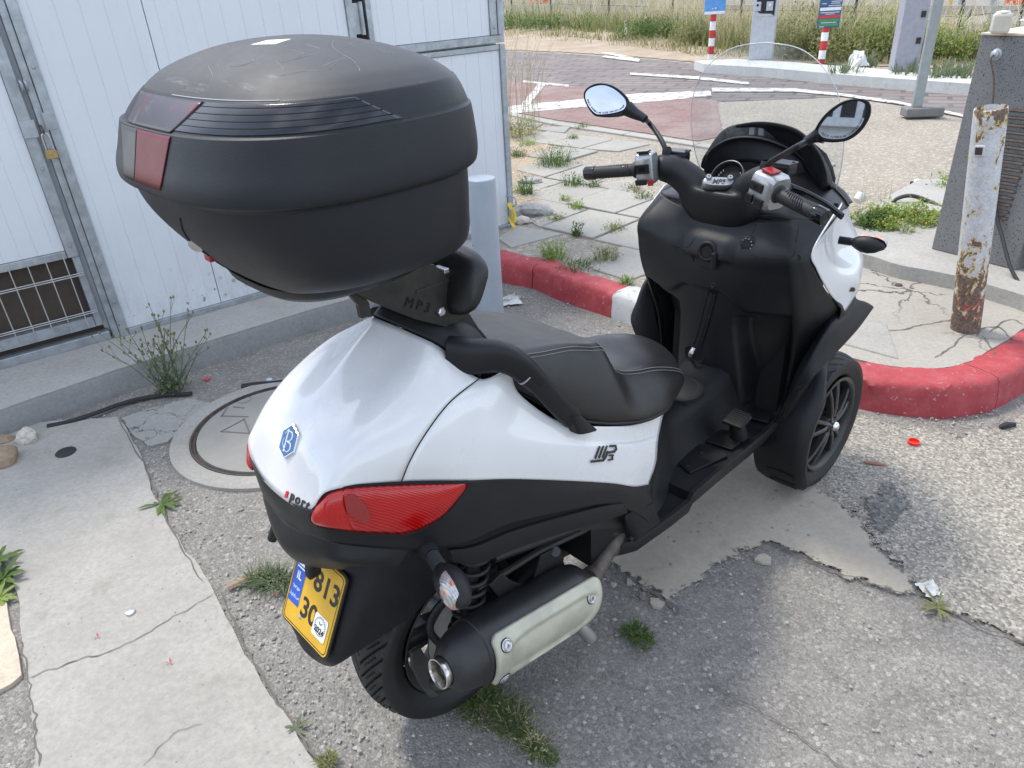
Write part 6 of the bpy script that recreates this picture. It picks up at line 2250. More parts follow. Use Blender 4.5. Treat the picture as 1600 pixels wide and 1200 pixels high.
m.loft([[Vector((x, y, z)) for x, y in sup(40, cx, 0, a, b, 3)] for z, cx, a, b in ((1.196, -.15, .10, .11), (1.203, -.15, .135, .14), (1.215, -.15, .150, .158), (1.229, -.15, .155, .165))])
m.build('rack_tray', m_plas, BK, smooth=40)
# backrest pad
secs = []
for i in range(29):
    u = -math.cos(PI * i / 28)
    w = max(0, 1 - abs(u) ** 5) ** .5
    c = Vector((.052, u * .155, 1.140))
    secs.append([c + Vector((a * (.2 + .8 * w), 0, b * (.25 + .75 * w))) + Vector((b * .25 - .0, 0, 0)) for a, b in sup(36, 0, 0, .032, .062, 2.6)])
MB().loft(secs).build('backrest_pad', m_seat, BK, smooth=60)
MB().box((.0, 0, 1.15), (.10, .20, .006)).build('backrest_bracket', m_rack, BK, smooth=0, bevel=.001)

# ================================================================== seat
# stations: x, half width at seam, seam z, crown z (centre), bottom half width, bottom z
st = [(.045, .075, .965, .975, .080, .935), (.06, .125, .975, .988, .130, .925), (.12, .146, .968, .978, .160, .893), (.20, .152, .948, .957, .180, .822), (.29, .150, .925, .930, .196, .760), (.365, .148, .895, .899, .204, .722), (.405, .146, .878, .884, .206, .705),
      (.440, .142, .823, .826, .207, .690), (.475, .140, .790, .788, .206, .676), (.53, .143, .768, .762, .202, .660), (.61, .142, .744, .750, .188, .642), (.68, .136, .714, .757, .160, .630), (.74, .124, .682, .745, .134, .612), (.79, .104, .650, .716, .108, .598), (.83, .076, .622, .676, .078, .592), (.855, .040, .606, .636, .04, .594)]
def seat_section(x, ws, zs, zc, wb, zb):
    half = [(0, zc), (ws * .4, zc + (zs - zc) * .10), (ws * .75, zc + (zs - zc) * .42), (ws, zs), (ws + (wb - ws) * .45 + .012, zs + (zb - zs) * .38), (wb + .004, zs + (zb - zs) * .80), (wb, zb + .006), (wb - .012, zb), (0, zb)]
    return [Vector((x, -y, z)) for y, z in half]
ctrl = [seat_section(*s) for s in st]
rowsS = mirror_rows(ctrl)
SG = skin(rowsS, 16 * 6 + 1, 90)
nu = 97
def pad_edge(u): return .405 + .045 * u * u - .0 * u
for r in SG:
    for j in range(31, 66):
        u = (j - 48) / 18
        p = r[j]
        k_ = max(0, min(1, (pad_edge(u) - p.x) / .012)) * (1 - abs(u) ** 8)
        p.z += .007 * k_
        k2 = max(0, 1 - abs(p.x - pad_edge(u) - .012) / .02)
        p.z -= .004 * k2 * (1 - abs(u) ** 8)
topm, sm = MB(), MB()
# columns: 48 middle, seam at +-18
topm.grid(part_grid(SG, 30, 66))
seat = topm.build('seat', m_seatt, BK, smooth=60)
sd3 = MB(); sd3.grid(part_grid(SG, 66, 96)); sd3.grid(part_grid(SG, 0, 30))
k = len(SG[0])
for r, rev in ((SG[0], 1), (SG[-1], 0)):
    c = sum(r, Vector()) / k
    sd3.add(list(r) + [c], [(j, j + 1, k) for j in range(k - 1)])
sd3.build('seat_side', m_seat, seat, smooth=60)
def surf_pt(grid, i, j, d=.0015):
    return grid[i][j]
for c in (66, 30):
    sg = -1 if c == 66 else 1
    P = [SG[i][c] + Vector((0, sg * .001, .0012)) for i in range(6, 82)]
    for dz in (-.003, .004):
        MB().tube([p + Vector((0, sg * (.002 if dz < 0 else -.002), dz)) for p in P], .0010, 5).build('stitching', m_thread, seat, smooth=60)
# seam across the front edge of the passenger part
def across(xi, name, mat, r_, dx=0.0):
    i = min(range(90), key=lambda q: abs(SG[q][48].x - xi))
    pts = []
    for j in range(31, 66):
        u = (j - 48) / 18
        xe = pad_edge(u) + dx
        ii = max(q for q in range(89) if SG[q][j].x <= xe or q == 0)
        fr = (xe - SG[ii][j].x) / max(1e-6, SG[ii + 1][j].x - SG[ii][j].x)
        pts.append(SG[ii][j] + (SG[ii + 1][j] - SG[ii][j]) * fr + Vector((0, 0, .0008)))
    MB().tube(pts, r_, 6).build(name, mat, seat, smooth=60)
across(.405, 'seat_piping', m_seat, .0022)
across(.405, 'stitching', m_thread, .0009, -.008)
# ================================================================== floor, tunnel, engine
def sec(x, pts): return [Vector((x, y, z)) for y, z in pts]
fl_ = []
for x, yi, yo, z, zb in ((.40, .10, .205, .335, .27), (.46, .09, .225, .325, .25), (.60, .07, .232, .322, .24), (.685, .07, .234, .324, .24), (.70, .07, .235, .345, .24), (.80, .06, .232, .345, .24), (.95, .06, .226, .342, .235), (1.10, .06, .222, .34, .23), (1.20, .06, .222, .352, .235), (1.30, .06, .225, .43, .30)):
    fl_.append(sec(x, ((-yi, z + .015), (-yi - .02, z), (-yo + .022, z - .002), (-yo + .016, z + .006), (-yo + .004, z + .005), (-yo, z - .008), (-yo + .006, z - .035), (-yo + .05, zb), (-yi, zb))))
m = MB(); m.loft(fl_)
fb = m.build('footboard', m_plasm, BK, smooth=40)
m.flipped().build('footboard', m_plasm, BK, smooth=40)
def mat_poly(px, z, h, name='floor_mat', mat=m_matt):
    P = [atz(x, y, z) for x, y in px]
    o = MB().prism(P, (0, 0, h)).build(name, mat, fb, smooth=0, bevel=.003)
    return o
mat_poly([(1010, 768), (1031, 735), (1060, 758), (1056, 766), (1018, 777)], .322, .006)
mat_poly([(1052, 720), (1086, 694), (1133, 707), (1136, 714), (1078, 741)], .346, .006)
mat_poly([(1095, 688), (1126, 671), (1166, 684), (1143, 704)], .346, .005)
mat_poly([(1160, 652), (1180, 629), (1209, 641), (1200, 662)], .356, .006)
for x, y in ((1022, 766), (1097, 707), (1073, 728)):
    P = atz(x, y, .352 if x > 1030 else .328)
    MB().lathe([(.009, -.002), (.009, .002), (.005, .0035), (0, .0035)], P, (0, 0, 1), 14).build('mat_bolt', m_plasm if x > 1030 else m_galv, fb)
# brake pedal
P = atz(1152, 655, .425)
pd = MB().box(P, (.066, .066, .014), Matrix.Rotation(R(-14), 3, 'Y')).build('brake_pedal', m_matt, BK, smooth=0, bevel=.006)
for k in range(7):
    MB().box(P + Vector(((k - 3) * .0085, 0, .0072 + (k - 3) * .0026)), (.0035, .056, .003), Matrix.Rotation(R(-14), 3, 'Y')).build('rib', m_matt, pd, smooth=0)
MB().tube([P + Vector((0, 0, -.01)), P + Vector((.02, .0, -.07))], [.022, .028], 14).build('pedal_boot', m_matt, pd)
# tunnel
tn = []
for x, w, z in ((.50, .17, .61), (.60, .155, .60), (.70, .12, .545), (.78, .095, .515), (.88, .085, .505), (.98, .085, .512), (1.08, .095, .53), (1.2, .11, .56)):
    tn.append([Vector((x, y, q)) for y, q in ((-w - .035, .33), (-w - .02, .36), (-w, z - .06), (-w + .012, z - .02), (-w + .035, z - .003), (0, z), (w - .035, z - .003), (w - .012, z - .02), (w, z - .06), (w + .02, .36), (w + .035, .33))])
m = MB(); m.loft(tn, smooth=40)
m.build('tunnel', m_plas, BK, smooth=60)
P = atz(1066, 606, .512)
tilt = Vector((-.12, 0, 1)).normalized()
m = MB().lathe([(.068, -.012), (.068, .004), (.062, .009), (.052, .0105), (.05, .008), (.046, .0085), (.04, .011), (0, .013)], P + Vector((-.005, .0, -.002)), tilt, 40)
m.build('fuel_cap', m_matt, BK, smooth=40)
# front of the seat base
m = MB()
m.loft([[Vector((x, y * w, z)) for y, z in ((-1, zb), (-1.0, zt - .02), (-.9, zt), (.9, zt), (1.0, zt - .02), (1, zb))] for x, w, zb, zt in ((.30, .20, .33, .74), (.45, .21, .33, .66), (.56, .185, .33, .635), (.64, .15, .33, .62), (.70, .10, .33, .60))])
m.build('seat_base', m_plas, BK, smooth=40)

# engine, transmission, springs
m = MB()
m.loft([[Vector((x, y, z)) for y, z in sup(20, 0, 0, w, h, 3.5)] for x, w, h in ((.0, .01, .01),)] if False else [[Vector((x, y + oy, z + zc)) for y, z in sup(20, 0, 0, w, h, 3.5)] for x, oy, w, h, zc in ((-.02, .07, .05, .07, .27), (.10, .06, .07, .10, .30), (.24, .04, .11, .13, .36), (.38, .02, .14, .13, .38), (.47, .0, .11, .09, .36))])
m.build('engine', m_eng, BK, smooth=40)
m = MB().tube([(0, -.085, RW), (.12, -.095, .30), (.26, -.10, .36)], [.036, .032, .045], 12)
m.build('swing_arm', m_eng, BK)
for sgn in (-1, 1):
    a, b = at(728, 985, -.135), at(742, 862, -.140)
    a.y *= -sgn; b.y *= -sgn
    n = 150
    ax_ = (b - a)
    u1 = ax_.cross(Vector((0, 1, 0))).normalized(); u2 = ax_.normalized().cross(u1)
    co = [a + ax_ * (i / n) + (u1 * math.cos(i / n * 2 * PI * 7.5) + u2 * math.sin(i / n * 2 * PI * 7.5)) * .032 for i in range(n + 1)]
    s_ = MB().tube(co, .0055, 8).build('shock_spring', m_eng, BK, smooth=60)
    MB().tube([a - ax_ * .12, a, b, b + ax_ * .2], [.020, .020, .016, .014], 12).build('damper', m_eng, s_)
    MB().tube([a - ax_ * .02, a + ax_ * .02], .042, 18).build('spring_seat', m_eng, s_)
# brackets and hoses above the silencer
for px in ([(846, 868), (868, 856), (876, 862), (888, 897), (835, 905)], [(765, 915), (784, 896), (800, 908), (826, 918), (785, 940)]):
    P = [at(x, y, -.185) for x, y in px]
    MB().prism(P, (0, .006, 0)).build('exhaust_bracket', m_eng, BK, smooth=0, bevel=.002)
MB().tube([at(868, 862, -.19), at(868, 862, -.17)], .012, 12).build('bracket_bolt', m_rim, BK)
MB().tube([at(*p) for p in ((745, 918, -.16), (790, 893, -.165), (840, 862, -.17), (890, 838, -.18), (940, 815, -.19))], .009, 8, smooth=24).build('brake_hose', m_eng, BK)
MB().tube([at(*p) for p in ((770, 870, -.16), (830, 848, -.17), (900, 822, -.18))], .014, 8, smooth=16).build('cable_sleeve', m_eng, BK)
MB().tube([at(*p) for p in ((690, 1010, -.10), (672, 985, -.10), (680, 955, -.10), (712, 925, -.11), (745, 905, -.12), (775, 890, -.13))], .009, 8, smooth=24).build('brake_hose', m_eng, BK)
# water pump cover
P = at(932, 842, -.16)
wp_ = MB().lathe([(.036, .02), (.038, -.008), (.030, -.016), (.026, -.014), (.018, -.02), (0, -.022)], P, (0.25, 1, 0), 24).build('pump_cover', plain('cast_alloy', (.12, .12, .12), .5, .6, .3, 30), BK, smooth=40)
MB().tube([P + Vector((-.01, -.02, .02)), P + Vector((.02, -.035, .03)), P + Vector((.05, -.03, .0)), P + Vector((.055, -.02, -.03))], .013, 10, smooth=18).build('coolant_hose', m_eng, BK)
MB().tube([P + Vector((.015, -.03, -.02)), P + Vector((.02, -.055, -.024))], .012, 12).build('oil_cap', m_rim, BK)
MB().tube([at(960, 800, -.21), at(985, 810, -.22), at(992, 830, -.225), at(985, 842, -.22)], .007, 8, smooth=16).build('stand_stop', m_eng, BK)
# small loop under the footboard
MB().tube([at(1040, 798, -.15), at(1055, 808, -.17), at(1064, 801, -.18), at(1058, 793, -.17)], .007, 8, smooth=20).build('side_stand_tip', m_eng, BK)

# ================================================================== exhaust
ER = at(693, 1048, -.222)
EF = at(914, 916, -.232)
ea = (EF - ER).normalized()
EL = (EF - ER).length
eb = ea.cross(Vector((0, -1, 0))).normalized()
if eb.z < 0: eb = -eb
eo = Vector((0, -1, 0)); eo = (eo - ea * eo.dot(ea)).normalized()
def esec(s, ro, rz, dz=0.0, n=36, do=0.0):
    c = ER + ea * s + eb * dz + eo * do
    return [c + eo * (ro * math.cos(2 * PI * k / n)) + eb * (rz * math.sin(2 * PI * k / n)) for k in range(n)]
pr = [(.001, .0325, .0325, 0), (.006, .041, .041, .0), (.022, .054, .058, .002), (.045, .062, .068, .004), (.07, .066, .073, .005), (.072, .069, .076, .005), (EL - .06, .069, .074, .004), (EL - .03, .064, .066, .003), (EL - .008, .05, .05, 0), (EL + .004, .03, .03, 0)]
m = MB(); m.loft([esec(*p) for p in pr], caps=False)
silencer = m.build('silencer', plastic('silencer_black', (.016, .016, .017), .42, .25, 500, .3, dust=.25, dustc=(.07, .065, .06)), BK, smooth=40)
m = MB()
m.loft([esec(a, b, b, do=.0) for a, b in ((.006, .030), (-.006, .0315), (-.011, .033), (-.015, .032), (-.0155, .0295), (-.011, .0275), (.03, .0265))], caps=False)
m.build('outlet_ring', plain('outlet_steel', (.55, .53, .5), .22, .95, .12, 40), silencer, smooth=60)
m = MB(); m.loft([esec(a, b, b) for a, b in ((.03, .0268), (.031, .001))], caps=False); m.build('outlet_inside', m_hole, silencer, smooth=0)
m = MB(); m.loft([esec(a, b, b, -.002, 20) for a, b in ((.004, .012), (.002, .0135), (.03, .0135))], caps=False)
m.build('inner_pipe', m_rust, silencer, smooth=40)
# heat shield
rows = []
NS, NP = 60, 34
for j in range(NP):
    f = j / (NP - 1)
    phi = R(58 - 104 * f)
    e = min(f, 1 - f) * 118 / 57.3 * .073      # distance from the long edges
    cr_ = .026
    ins_ = cr_ - math.sqrt(max(0, cr_ ** 2 - (cr_ - min(e, cr_)) ** 2))
    s0 = .066 + ins_ + .012 * math.cos(f * PI) + .028 * f
    s1 = EL - .008 - ins_ * 1.3 - .05 * f ** 2
    row = []
    for i in range(NS):
        u = i / (NS - 1)
        s = s0 + (s1 - s0) * u
        # recess
        a, b = (u - .53) / .385, (f - .52) / .27
        dd = max(abs(a) ** 5 + abs(b) ** 5 - 1, 0)
        rec = .0075 * (1 - min(1, dd / .55))
        ed = min(1, min(e / .006, min(u, 1 - u) * (s1 - s0) / .006))
        taper = 1 - .10 * max(0, (s - EL * .72) / (EL * .3)) ** 1.5
        rr_ = (.0715 + .0075 * ed ** .5 - rec) * taper
        c = ER + ea * s + eb * .004
        row.append(c + eo * (rr_ * math.cos(phi)) + eb * (rr_ * 1.07 * math.sin(phi)))
    rows.append(row)
m = MB(); m.grid(rows)
hsld = m.build('heat_shield', m_sshield, silencer, smooth=60, solid=.002)
for u, f in ((.085, .27), (.085, .80), (.885, .36)):
    i, j = int(u * (NS - 1)), int(f * (NP - 1))
    c = rows[j][i]
    n = (rows[j][i + 1] - rows[j][i - 1]).cross(rows[j + 1][i] - rows[j - 1][i]).normalized()
    if n.dot(eo) < 0: n = -n
    MB().lathe([(.0135, -.003), (.0135, .0025), (.0115, .0035), (.009, .0015), (.0075, .0015), (.007, .004), (.0035, .0045), (.003, .001), (0, .001)], c, n, 26).build('shield_bolt', m_steel, silencer, smooth=25)
    MB().lathe([(.0150, -.003), (.0150, .0008), (.0136, .0008)], c, n, 26).build('bolt_washer', m_hole, silencer, smooth=25)
# header pipe
MB().tube([EF - ea * .01, at(928, 897, -.215), at(945, 870, -.205), at(962, 840, -.195), at(972, 815, -.17)], [.022, .021, .0205, .0205, .02], 14, smooth=26).build('exhaust_pipe', m_rust, BK)
MB().tube([at(918, 906, -.225), at(926, 900, -.217)], .027, 16).build('pipe_clamp', m_rust, BK)
# lower pipe stub and hub guard
MB().tube([at(905, 978, -.22), at(917, 990, -.235), at(922, 997, -.24)], [.017, .017, .018], 12).build('stand_foot', plain('worn_alloy_foot', (.25, .24, .22), .5, .5), BK)
P = [at(x, y, -.105) for x, y in ((643, 1022), (658, 1012), (668, 1030), (672, 1075), (690, 1088), (672, 1090), (655, 1068), (645, 1045))]
MB().prism(P, (0, .01, 0)).build('hub_guard', plastic('dusty_black_steel', (.03, .03, .03), .55, 0, 10, .4, dust=.6, dustc=(.1, .1, .1)), BK, smooth=0, bevel=.003)

# rear indicators
def indicator(base, d, L, s, name='indicator', lens=None, upv=(0, 0, 1)):
    base = Vector(base); d = Vector(d).normalized()
    st_ = MB()
    pr = []
    for k in range(8):
        pr += [(.0125 * s, k * .0045 * s), (.0105 * s, (k + .5) * .0045 * s)]
    st_.lathe(pr + [(.011 * s, .04 * s)], base, d, 16)
    o = st_.build(name, m_plasm, BK, smooth=20)
    u = Vector(upv); u = (u - d * u.dot(d)).normalized(); w = d.cross(u)
    secs, lsec = [], []
    b0 = base + d * .036 * s
    for q, a, b in ((0, .011, .012), (.012, .018, .020), (.028, .025, .025), (.046, .0265, .026), (.066, .022, .022), (.082, .012, .013), (.088, .003, .004)):
        c = b0 + d * q * s * L
        secs.append([c + u * (a * s * math.cos(2 * PI * k / 20)) + w * (b * s * math.sin(2 * PI * k / 20)) for k in range(20)])
    MB().loft(secs).build('housing', m_plasm, o, smooth=60)
    return o, b0, u, w
ib = at(674, 866, -.205)
idr = at(692, 893, -.254) - ib
oi, b0, u_, w_ = indicator(ib, idr, 1.0, 1.15)
# lens facing back
tod = (Vector((-1, -.1, -.05))).normalized()
dn = idr.normalized()
lc = b0 + dn * .052
l_up = (dn.cross(tod)).normalized()
lrows = []
for i in range(13):
    a = PI * i / 12
    row = []
    for j in range(15):
        b = -1 + 2 * j / 14
        rr_ = .0315 * math.sqrt(max(0, 1 - abs(b) ** 2.4))
        row.append(lc + dn * (b * .040) + (l_up * (math.cos(a) * rr_) + tod * (math.sin(a) * rr_ * .85 + .004)))
    lrows.append(row)
m = MB(); m.grid(lrows); m.build('lens', m_clear, oi, smooth=60, solid=.001)
MB().tube([ib + idr.normalized() * -.03, ib + idr.normalized() * .004], [.024, .016], 14).build('indicator_base', m_plasm, oi)
oi2, b0_, u2_, w2_ = indicator(Vector((ib.x, -ib.y, ib.z)), Vector((idr.x, -idr.y, idr.z)), 1.0, 1.0)
# ================================================================== leg shield and front
sr = [
 [(1.075, 0, 1.00), (1.09, -.08, 1.01), (1.105, -.15, 1.02), (1.125, -.215, 1.015), (1.165, -.255, 1.01), (1.21, -.282, 1.005)],
 [(1.035, 0, .925), (1.05, -.09, .935), (1.062, -.17, .945), (1.052, -.235, .945), (1.07, -.262, .945), (1.105, -.277, .94)],
 [(1.028, 0, .87), (1.045, -.09, .87), (1.075, -.17, .875), (1.060, -.245, .88), (1.085, -.272, .885), (1.125, -.288, .885)],
 [(1.030, 0, .80), (1.055, -.09, .80), (1.105, -.165, .80), (1.085, -.248, .80), (1.12, -.280, .80), (1.20, -.302, .80)],
 [(1.040, 0, .70), (1.065, -.09, .70), (1.15, -.165, .70), (1.13, -.245, .70), (1.17, -.278, .70), (1.30, -.315, .715)],
 [(1.050, 0, .60), (1.085, -.09, .60), (1.215, -.15, .60), (1.165, -.235, .60), (1.20, -.258, .60), (1.31, -.285, .60)],
 [(1.060, 0, .50), (1.105, -.09, .50), (1.24, -.15, .49), (1.18, -.226, .48), (1.205, -.242, .48), (1.29, -.262, .48)],
 [(1.08, 0, .40), (1.12, -.09, .40), (1.26, -.15, .38), (1.19, -.217, .36), (1.205, -.228, .36), (1.26, -.24, .36)],
]
def sstep(x, a, b):
    t = max(0.0, min(1.0, (x - a) / (b - a)))
    return t * t * (3 - 2 * t)
SRF = skin(sr, 6 * 10 - 9, 120)           # fine right half: columns 0..50, crease at column 30
def shield_rows():
    rows = []
    for i in range(0, 120):
        src = SRF[i]
        c0_, ck = src[0], src[30]
        yo = -ck.y
        row = []
        for j in range(46):
            u = j / 45
            y = yo * u
            z = c0_.z + (ck.z - c0_.z) * u ** 2
            bx = c0_.x + (ck.x - c0_.x) * u ** 2
            # upper console rolls towards the rider, knee pockets cut in below a ledge
            ya = .112 - .02 * sstep(z, .45, .70)
            zl = .715 + .02 * u
            pocket = sstep(y, ya, ya + .020) * sstep(zl - z, -.002, .016) * sstep(yo - y, .004, .022)
            low = sstep(.62 - z, 0, .25)
            bx += pocket * (.075 + .055 * low)
            # centre panel stands proud of the console below its lower edge
            zc = .80 - .05 * sstep(y, .05, .14)
            bx += .016 * sstep(zc - z, -.004, .010) * (1 - pocket)
            # shallow shelf under the handlebar
            bx -= .010 * sstep(z, .885, .90) * (1 - sstep(y, .06, .10)) * (1 - sstep(z, .94, .97))
            row.append(Vector((bx, -y, z)))
        for j in range(31, 51):
            row.append(src[j])
        rows.append(row)
    return rows
LS = mirror_rows(shield_rows())
NC = len(LS[0])
ls = shell(LS, 'leg_shield', m_plas, .004, smooth=50)
def shield_hit(px, py):
    best = None
    d = BMI.to_3x3() @ ray(px, py)
    for r in LS:
        for p in r:
            q = CB + d * ((p - CB).dot(d) / d.dot(d))
            e = (q - p).length
            if best is None or e < best[0]:
                best = (e, p)
    return best[1]
# glove box outline, keyhole, ignition, hook slot
def groove(pxs, r_=.0022, mat=None, name='panel_gap', n=30, d=.0):
    P = [shield_hit(x, y) + Vector((-.001 - d, 0, 0)) for x, y in pxs]
    return MB().tube(P, r_, 6, smooth=n).build(name, mat or m_hole, ls, smooth=60)
groove([(1172, 340), (1180, 352), (1176, 366)], .0018, n=16)
groove([(1168, 392), (1178, 400), (1200, 402), (1236, 402), (1242, 380), (1247, 352), (1235, 346), (1200, 342), (1180, 344)], .0020, n=50)
groove([(1022, 378), (1050, 384), (1074, 386), (1084, 374), (1092, 362)], .0018, n=24)
groove([(1080, 396), (1086, 410), (1104, 419), (1134, 420), (1150, 409), (1158, 392), (1160, 380)], .0016, n=40)
P = shield_hit(1170, 379)
MB().lathe([(.021, -.006), (.021, .004), (.018, .006), (.013, .006), (.012, .009), (0, .009)], P, (-1, -.25, .25), 28).build('seat_lock_knob', m_plasm, ls, smooth=40)
tk = MB()
for k in range(10):
    a = 2 * PI * k / 10
    q = P + Matrix.Rotation(0, 3, 'X') @ Vector((-.007, 0, 0)) + Vector((0, math.cos(a) * .0155, math.sin(a) * .0155))
    tk.box(q, (.002, .002, .002))
tk.build('knob_marks', plain('print_white', (.45, .45, .45), .6), ls, smooth=0)['kind'] = 'stuff'
P = shield_hit(1105, 392)
MB().lathe([(.031, -.012), (.030, .008), (.025, .012), (.020, .011), (.018, .004), (0, .004)], P + Vector((.004, 0, 0)), (-1, -.1, .15), 28).build('ignition_surround', m_matt, ls, smooth=40)
MB().lathe([(.017, 0), (.017, .006), (0, .006)], P, (-1, -.1, .15), 20).build('ignition_lock', m_hole, ls)
m = MB(); m.box(P + Vector((-.006, -.026, -.022)), (.018, .014, .05)); m.build('ignition_latch', m_matt, ls, smooth=0, bevel=.005)
P = shield_hit(1114, 446)
MB().lathe([(.009, -.002), (.009, .003), (.006, .004), (.004, .002), (0, .002)], P, (-1, 0, .1), 14).build('shield_screw', m_plasm, ls)
sl = [shield_hit(x, y) + Vector((-.003, 0, 0)) for x, y in ((1112, 457), (1105, 487), (1098, 517), (1090, 540))]
MB().tube(sl, .010, 8, smooth=16, flat=(1, .5)).build('hook_slot', m_hole, ls)
for dy in (-.012, .012):
    MB().tube([p + Vector((-.002, dy, 0)) for p in sl], .0028, 6, smooth=16).build('slot_rail', m_plasm, ls)
P = shield_hit(1086, 552)
m = MB(); m.loft([[P + Vector((dx, y, z)) for y, z in sup(24, 0, 0, a, b, 2.6)] for dx, a, b in ((-.001, .037, .028), (-.006, .036, .027), (-.004, .030, .022), (.004, .028, .02))])
m.build('handle_recess', m_hole, ls, smooth=40)
hd = [shield_hit(1087, 541) + Vector((-.016, 0, 0)), shield_hit(1085, 552) + Vector((-.02, 0, 0)), shield_hit(1083, 565) + Vector((-.012, 0, 0))]
MB().tube(hd, [.0075, .008, .007], 10, smooth=10, flat=(.9, .5)).build('parking_brake_handle', m_silver, ls)
for px, py in ((1247, 401), (1308, 322)):
    MB().lathe([(.008, -.002), (.008, .003), (.005, .004), (0, .002)], shield_hit(px, py) if px < 1300 else at(1306, 321, -.262), (-1, -.3, .1), 14).build('shield_screw', m_plasm, ls)
# dark inside of the nose, behind everything
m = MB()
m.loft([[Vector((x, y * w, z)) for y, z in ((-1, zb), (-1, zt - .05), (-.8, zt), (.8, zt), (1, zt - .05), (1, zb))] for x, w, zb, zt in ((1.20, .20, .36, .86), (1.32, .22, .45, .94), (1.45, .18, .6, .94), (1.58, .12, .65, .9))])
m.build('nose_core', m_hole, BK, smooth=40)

# outer fairing, white: from the shield rim forward to the nose
E_ = [(1.215, -.279, 1.022), (1.108, -.281, .946), (1.130, -.292, .89), (1.205, -.306, .80), (1.30, -.319, .716)]
F1 = [(1.27, -.270, 1.03), (1.18, -.279, .955), (1.215, -.288, .885), (1.30, -.314, .81), (1.345, -.318, .74)]
F2 = [(1.34, -.245, 1.02), (1.28, -.250, .965), (1.31, -.262, .885), (1.39, -.304, .815), (1.40, -.31, .765)]
F3 = [(1.46, -.21, .98), (1.46, -.225, .94), (1.48, -.25, .88), (1.50, -.26, .83), (1.50, -.26, .79)]
F4 = [(1.58, -.10, .93), (1.60, -.11, .90), (1.62, -.13, .86), (1.63, -.14, .82), (1.62, -.14, .78)]
F5 = [(1.63, 0, .915), (1.65, 0, .89), (1.67, 0, .85), (1.675, 0, .815), (1.66, 0, .775)]
cols_ = [E_, F1, F2, F3, F4, F5]
fr_rows = [[Vector(c[i]) for c in cols_] for i in range(5)]
FRG = skin(fr_rows, 60, 40)
m = MB(); m.grid(FRG)
wf = m.build('front_fairing', m_white, BK, smooth=60, solid=.004)
m.flipped().build('front_fairing', m_white, BK, smooth=60, solid=.004)
# lettering on the fairing side
def fair_hit(px, py, grid):
    best = None
    d = BMI.to_3x3() @ ray(px, py)
    for r in grid:
        for p in r:
            q = CB + d * ((p - CB).dot(d) / d.dot(d))
            e = (q - p).length
            if best is None or e < best[0]:
                best = (e, p)
    return best[1]
def decal(body, pxa, pxb, grid, size, mat, name, parent, upish=(0, 0, 1), shear=.2, ext=.0008, bold=0, lift=.0025, space=1.0):
    a, b = fair_hit(*pxa, grid), fair_hit(*pxb, grid)
    x = (b - a).normalized()
    n = None
    vd = (CB - (a + b) / 2).normalized()
    up_ = Vector(upish); up_ = (up_ - x * up_.dot(x)).normalized()
    z = x.cross(up_)
    if z.dot(vd) < 0: z = -z
    return text(body, name, mat, parent, frame((a + b) / 2 + z * lift, x, up_), size, ext, shear=shear, bold=bold, space=space)
m_badge = plain('dark_chrome_badge', (.06, .06, .062), .25, .7, .1)
decal('300ie', (1324, 453), (1337, 452), FRG, .017, m_badge, 'fairing_lettering', wf, shear=.35, bold=.0006)

# black body edge above the mudguard
g1 = [at(1338, 466, -.312), at(1312, 496, -.322), at(1290, 520, -.320), at(1262, 565, -.303), at(1240, 605, -.276), at(1222, 648, -.243)]
g2 = [at(1365, 481, -.330), at(1340, 515, -.340), at(1308, 550, -.340), at(1272, 588, -.330), at(1248, 615, -.296), at(1226, 655, -.248)]
g3 = [p + Vector((.008, .035, -.03)) for p in g2]
g0_ = [p + Vector((.06, .03, .01)) for p in g1]
rowsG = skin([[p for p in g0_], [p for p in g1], [(a + b) / 2 + Vector((-.004, -.004, .006)) for a, b in zip(g1, g2)], g2, g3], 40, 25)
m = MB(); m.grid(rowsG)
m.build('lower_fairing', m_plasm, BK, smooth=60, solid=.004)
m.flipped().build('lower_fairing', m_plasm, BK, smooth=60, solid=.004)
# side piece between shield rim and that edge
hA = [Vector(r[-1]) + Vector((0.004, -.0015, 0)) for r in sr[3:]]
hB = [at(1322, 490, -.322), at(1300, 512, -.321), at(1270, 560, -.305), at(1242, 605, -.280), at(1224, 652, -.246)]
mm_ = skin([[a for a in hA], [(a + b) / 2 + Vector((0, -.004, 0)) for a, b in zip(hA, hB)], hB], 30, 9)
m = MB(); m.grid(mm_)
m.build('inner_fairing', m_plas, BK, smooth=60, solid=.003)
m.flipped().build('inner_fairing', m_plas, BK, smooth=60, solid=.003)

# ------------------------------------------------------------------ dashboard
lip = [at(1100, 268, .168), at(1104, 246, .160), at(1116, 231, .14), at(1140, 219, .10), at(1168, 216, .045), at(1200, 221, -.015), at(1238, 237, -.085), at(1262, 258, -.125), at(1290, 286, -.175), at(1312, 304, -.225), at(1325, 322, -.268)]
lipf = [p + Vector((.085, -p.y * .12, -.018)) for p in lip]
base_ = [Vector((1.235, p.y * 1.12, 1.03 - .03 * abs(p.y) / .2)) for p in lip]
inn = [Vector((p.x + .012, p.y * .93, p.z - .014)) for p in lip]
inn2 = [Vector((1.30, p.y * .72, 1.02 + (p.z - 1.02) * .55)) for p in lip]
inn3 = [Vector((1.30, p.y * .2, 1.03)) for p in lip]
hood = skin([inn2, inn, lip, [p + Vector((.006, 0, .006)) for p in lip], [p + Vector((.03, 0, .004)) for p in lip], lipf], 60, 26)
m = MB(); m.grid(hood)
m.build('dash_hood', m_plas, BK, smooth=60, solid=.003)
m = MB(); m.grid([[Vector(a) for a in inn3], inn2]); m.build('dash_back', m_hole, BK, smooth=60)
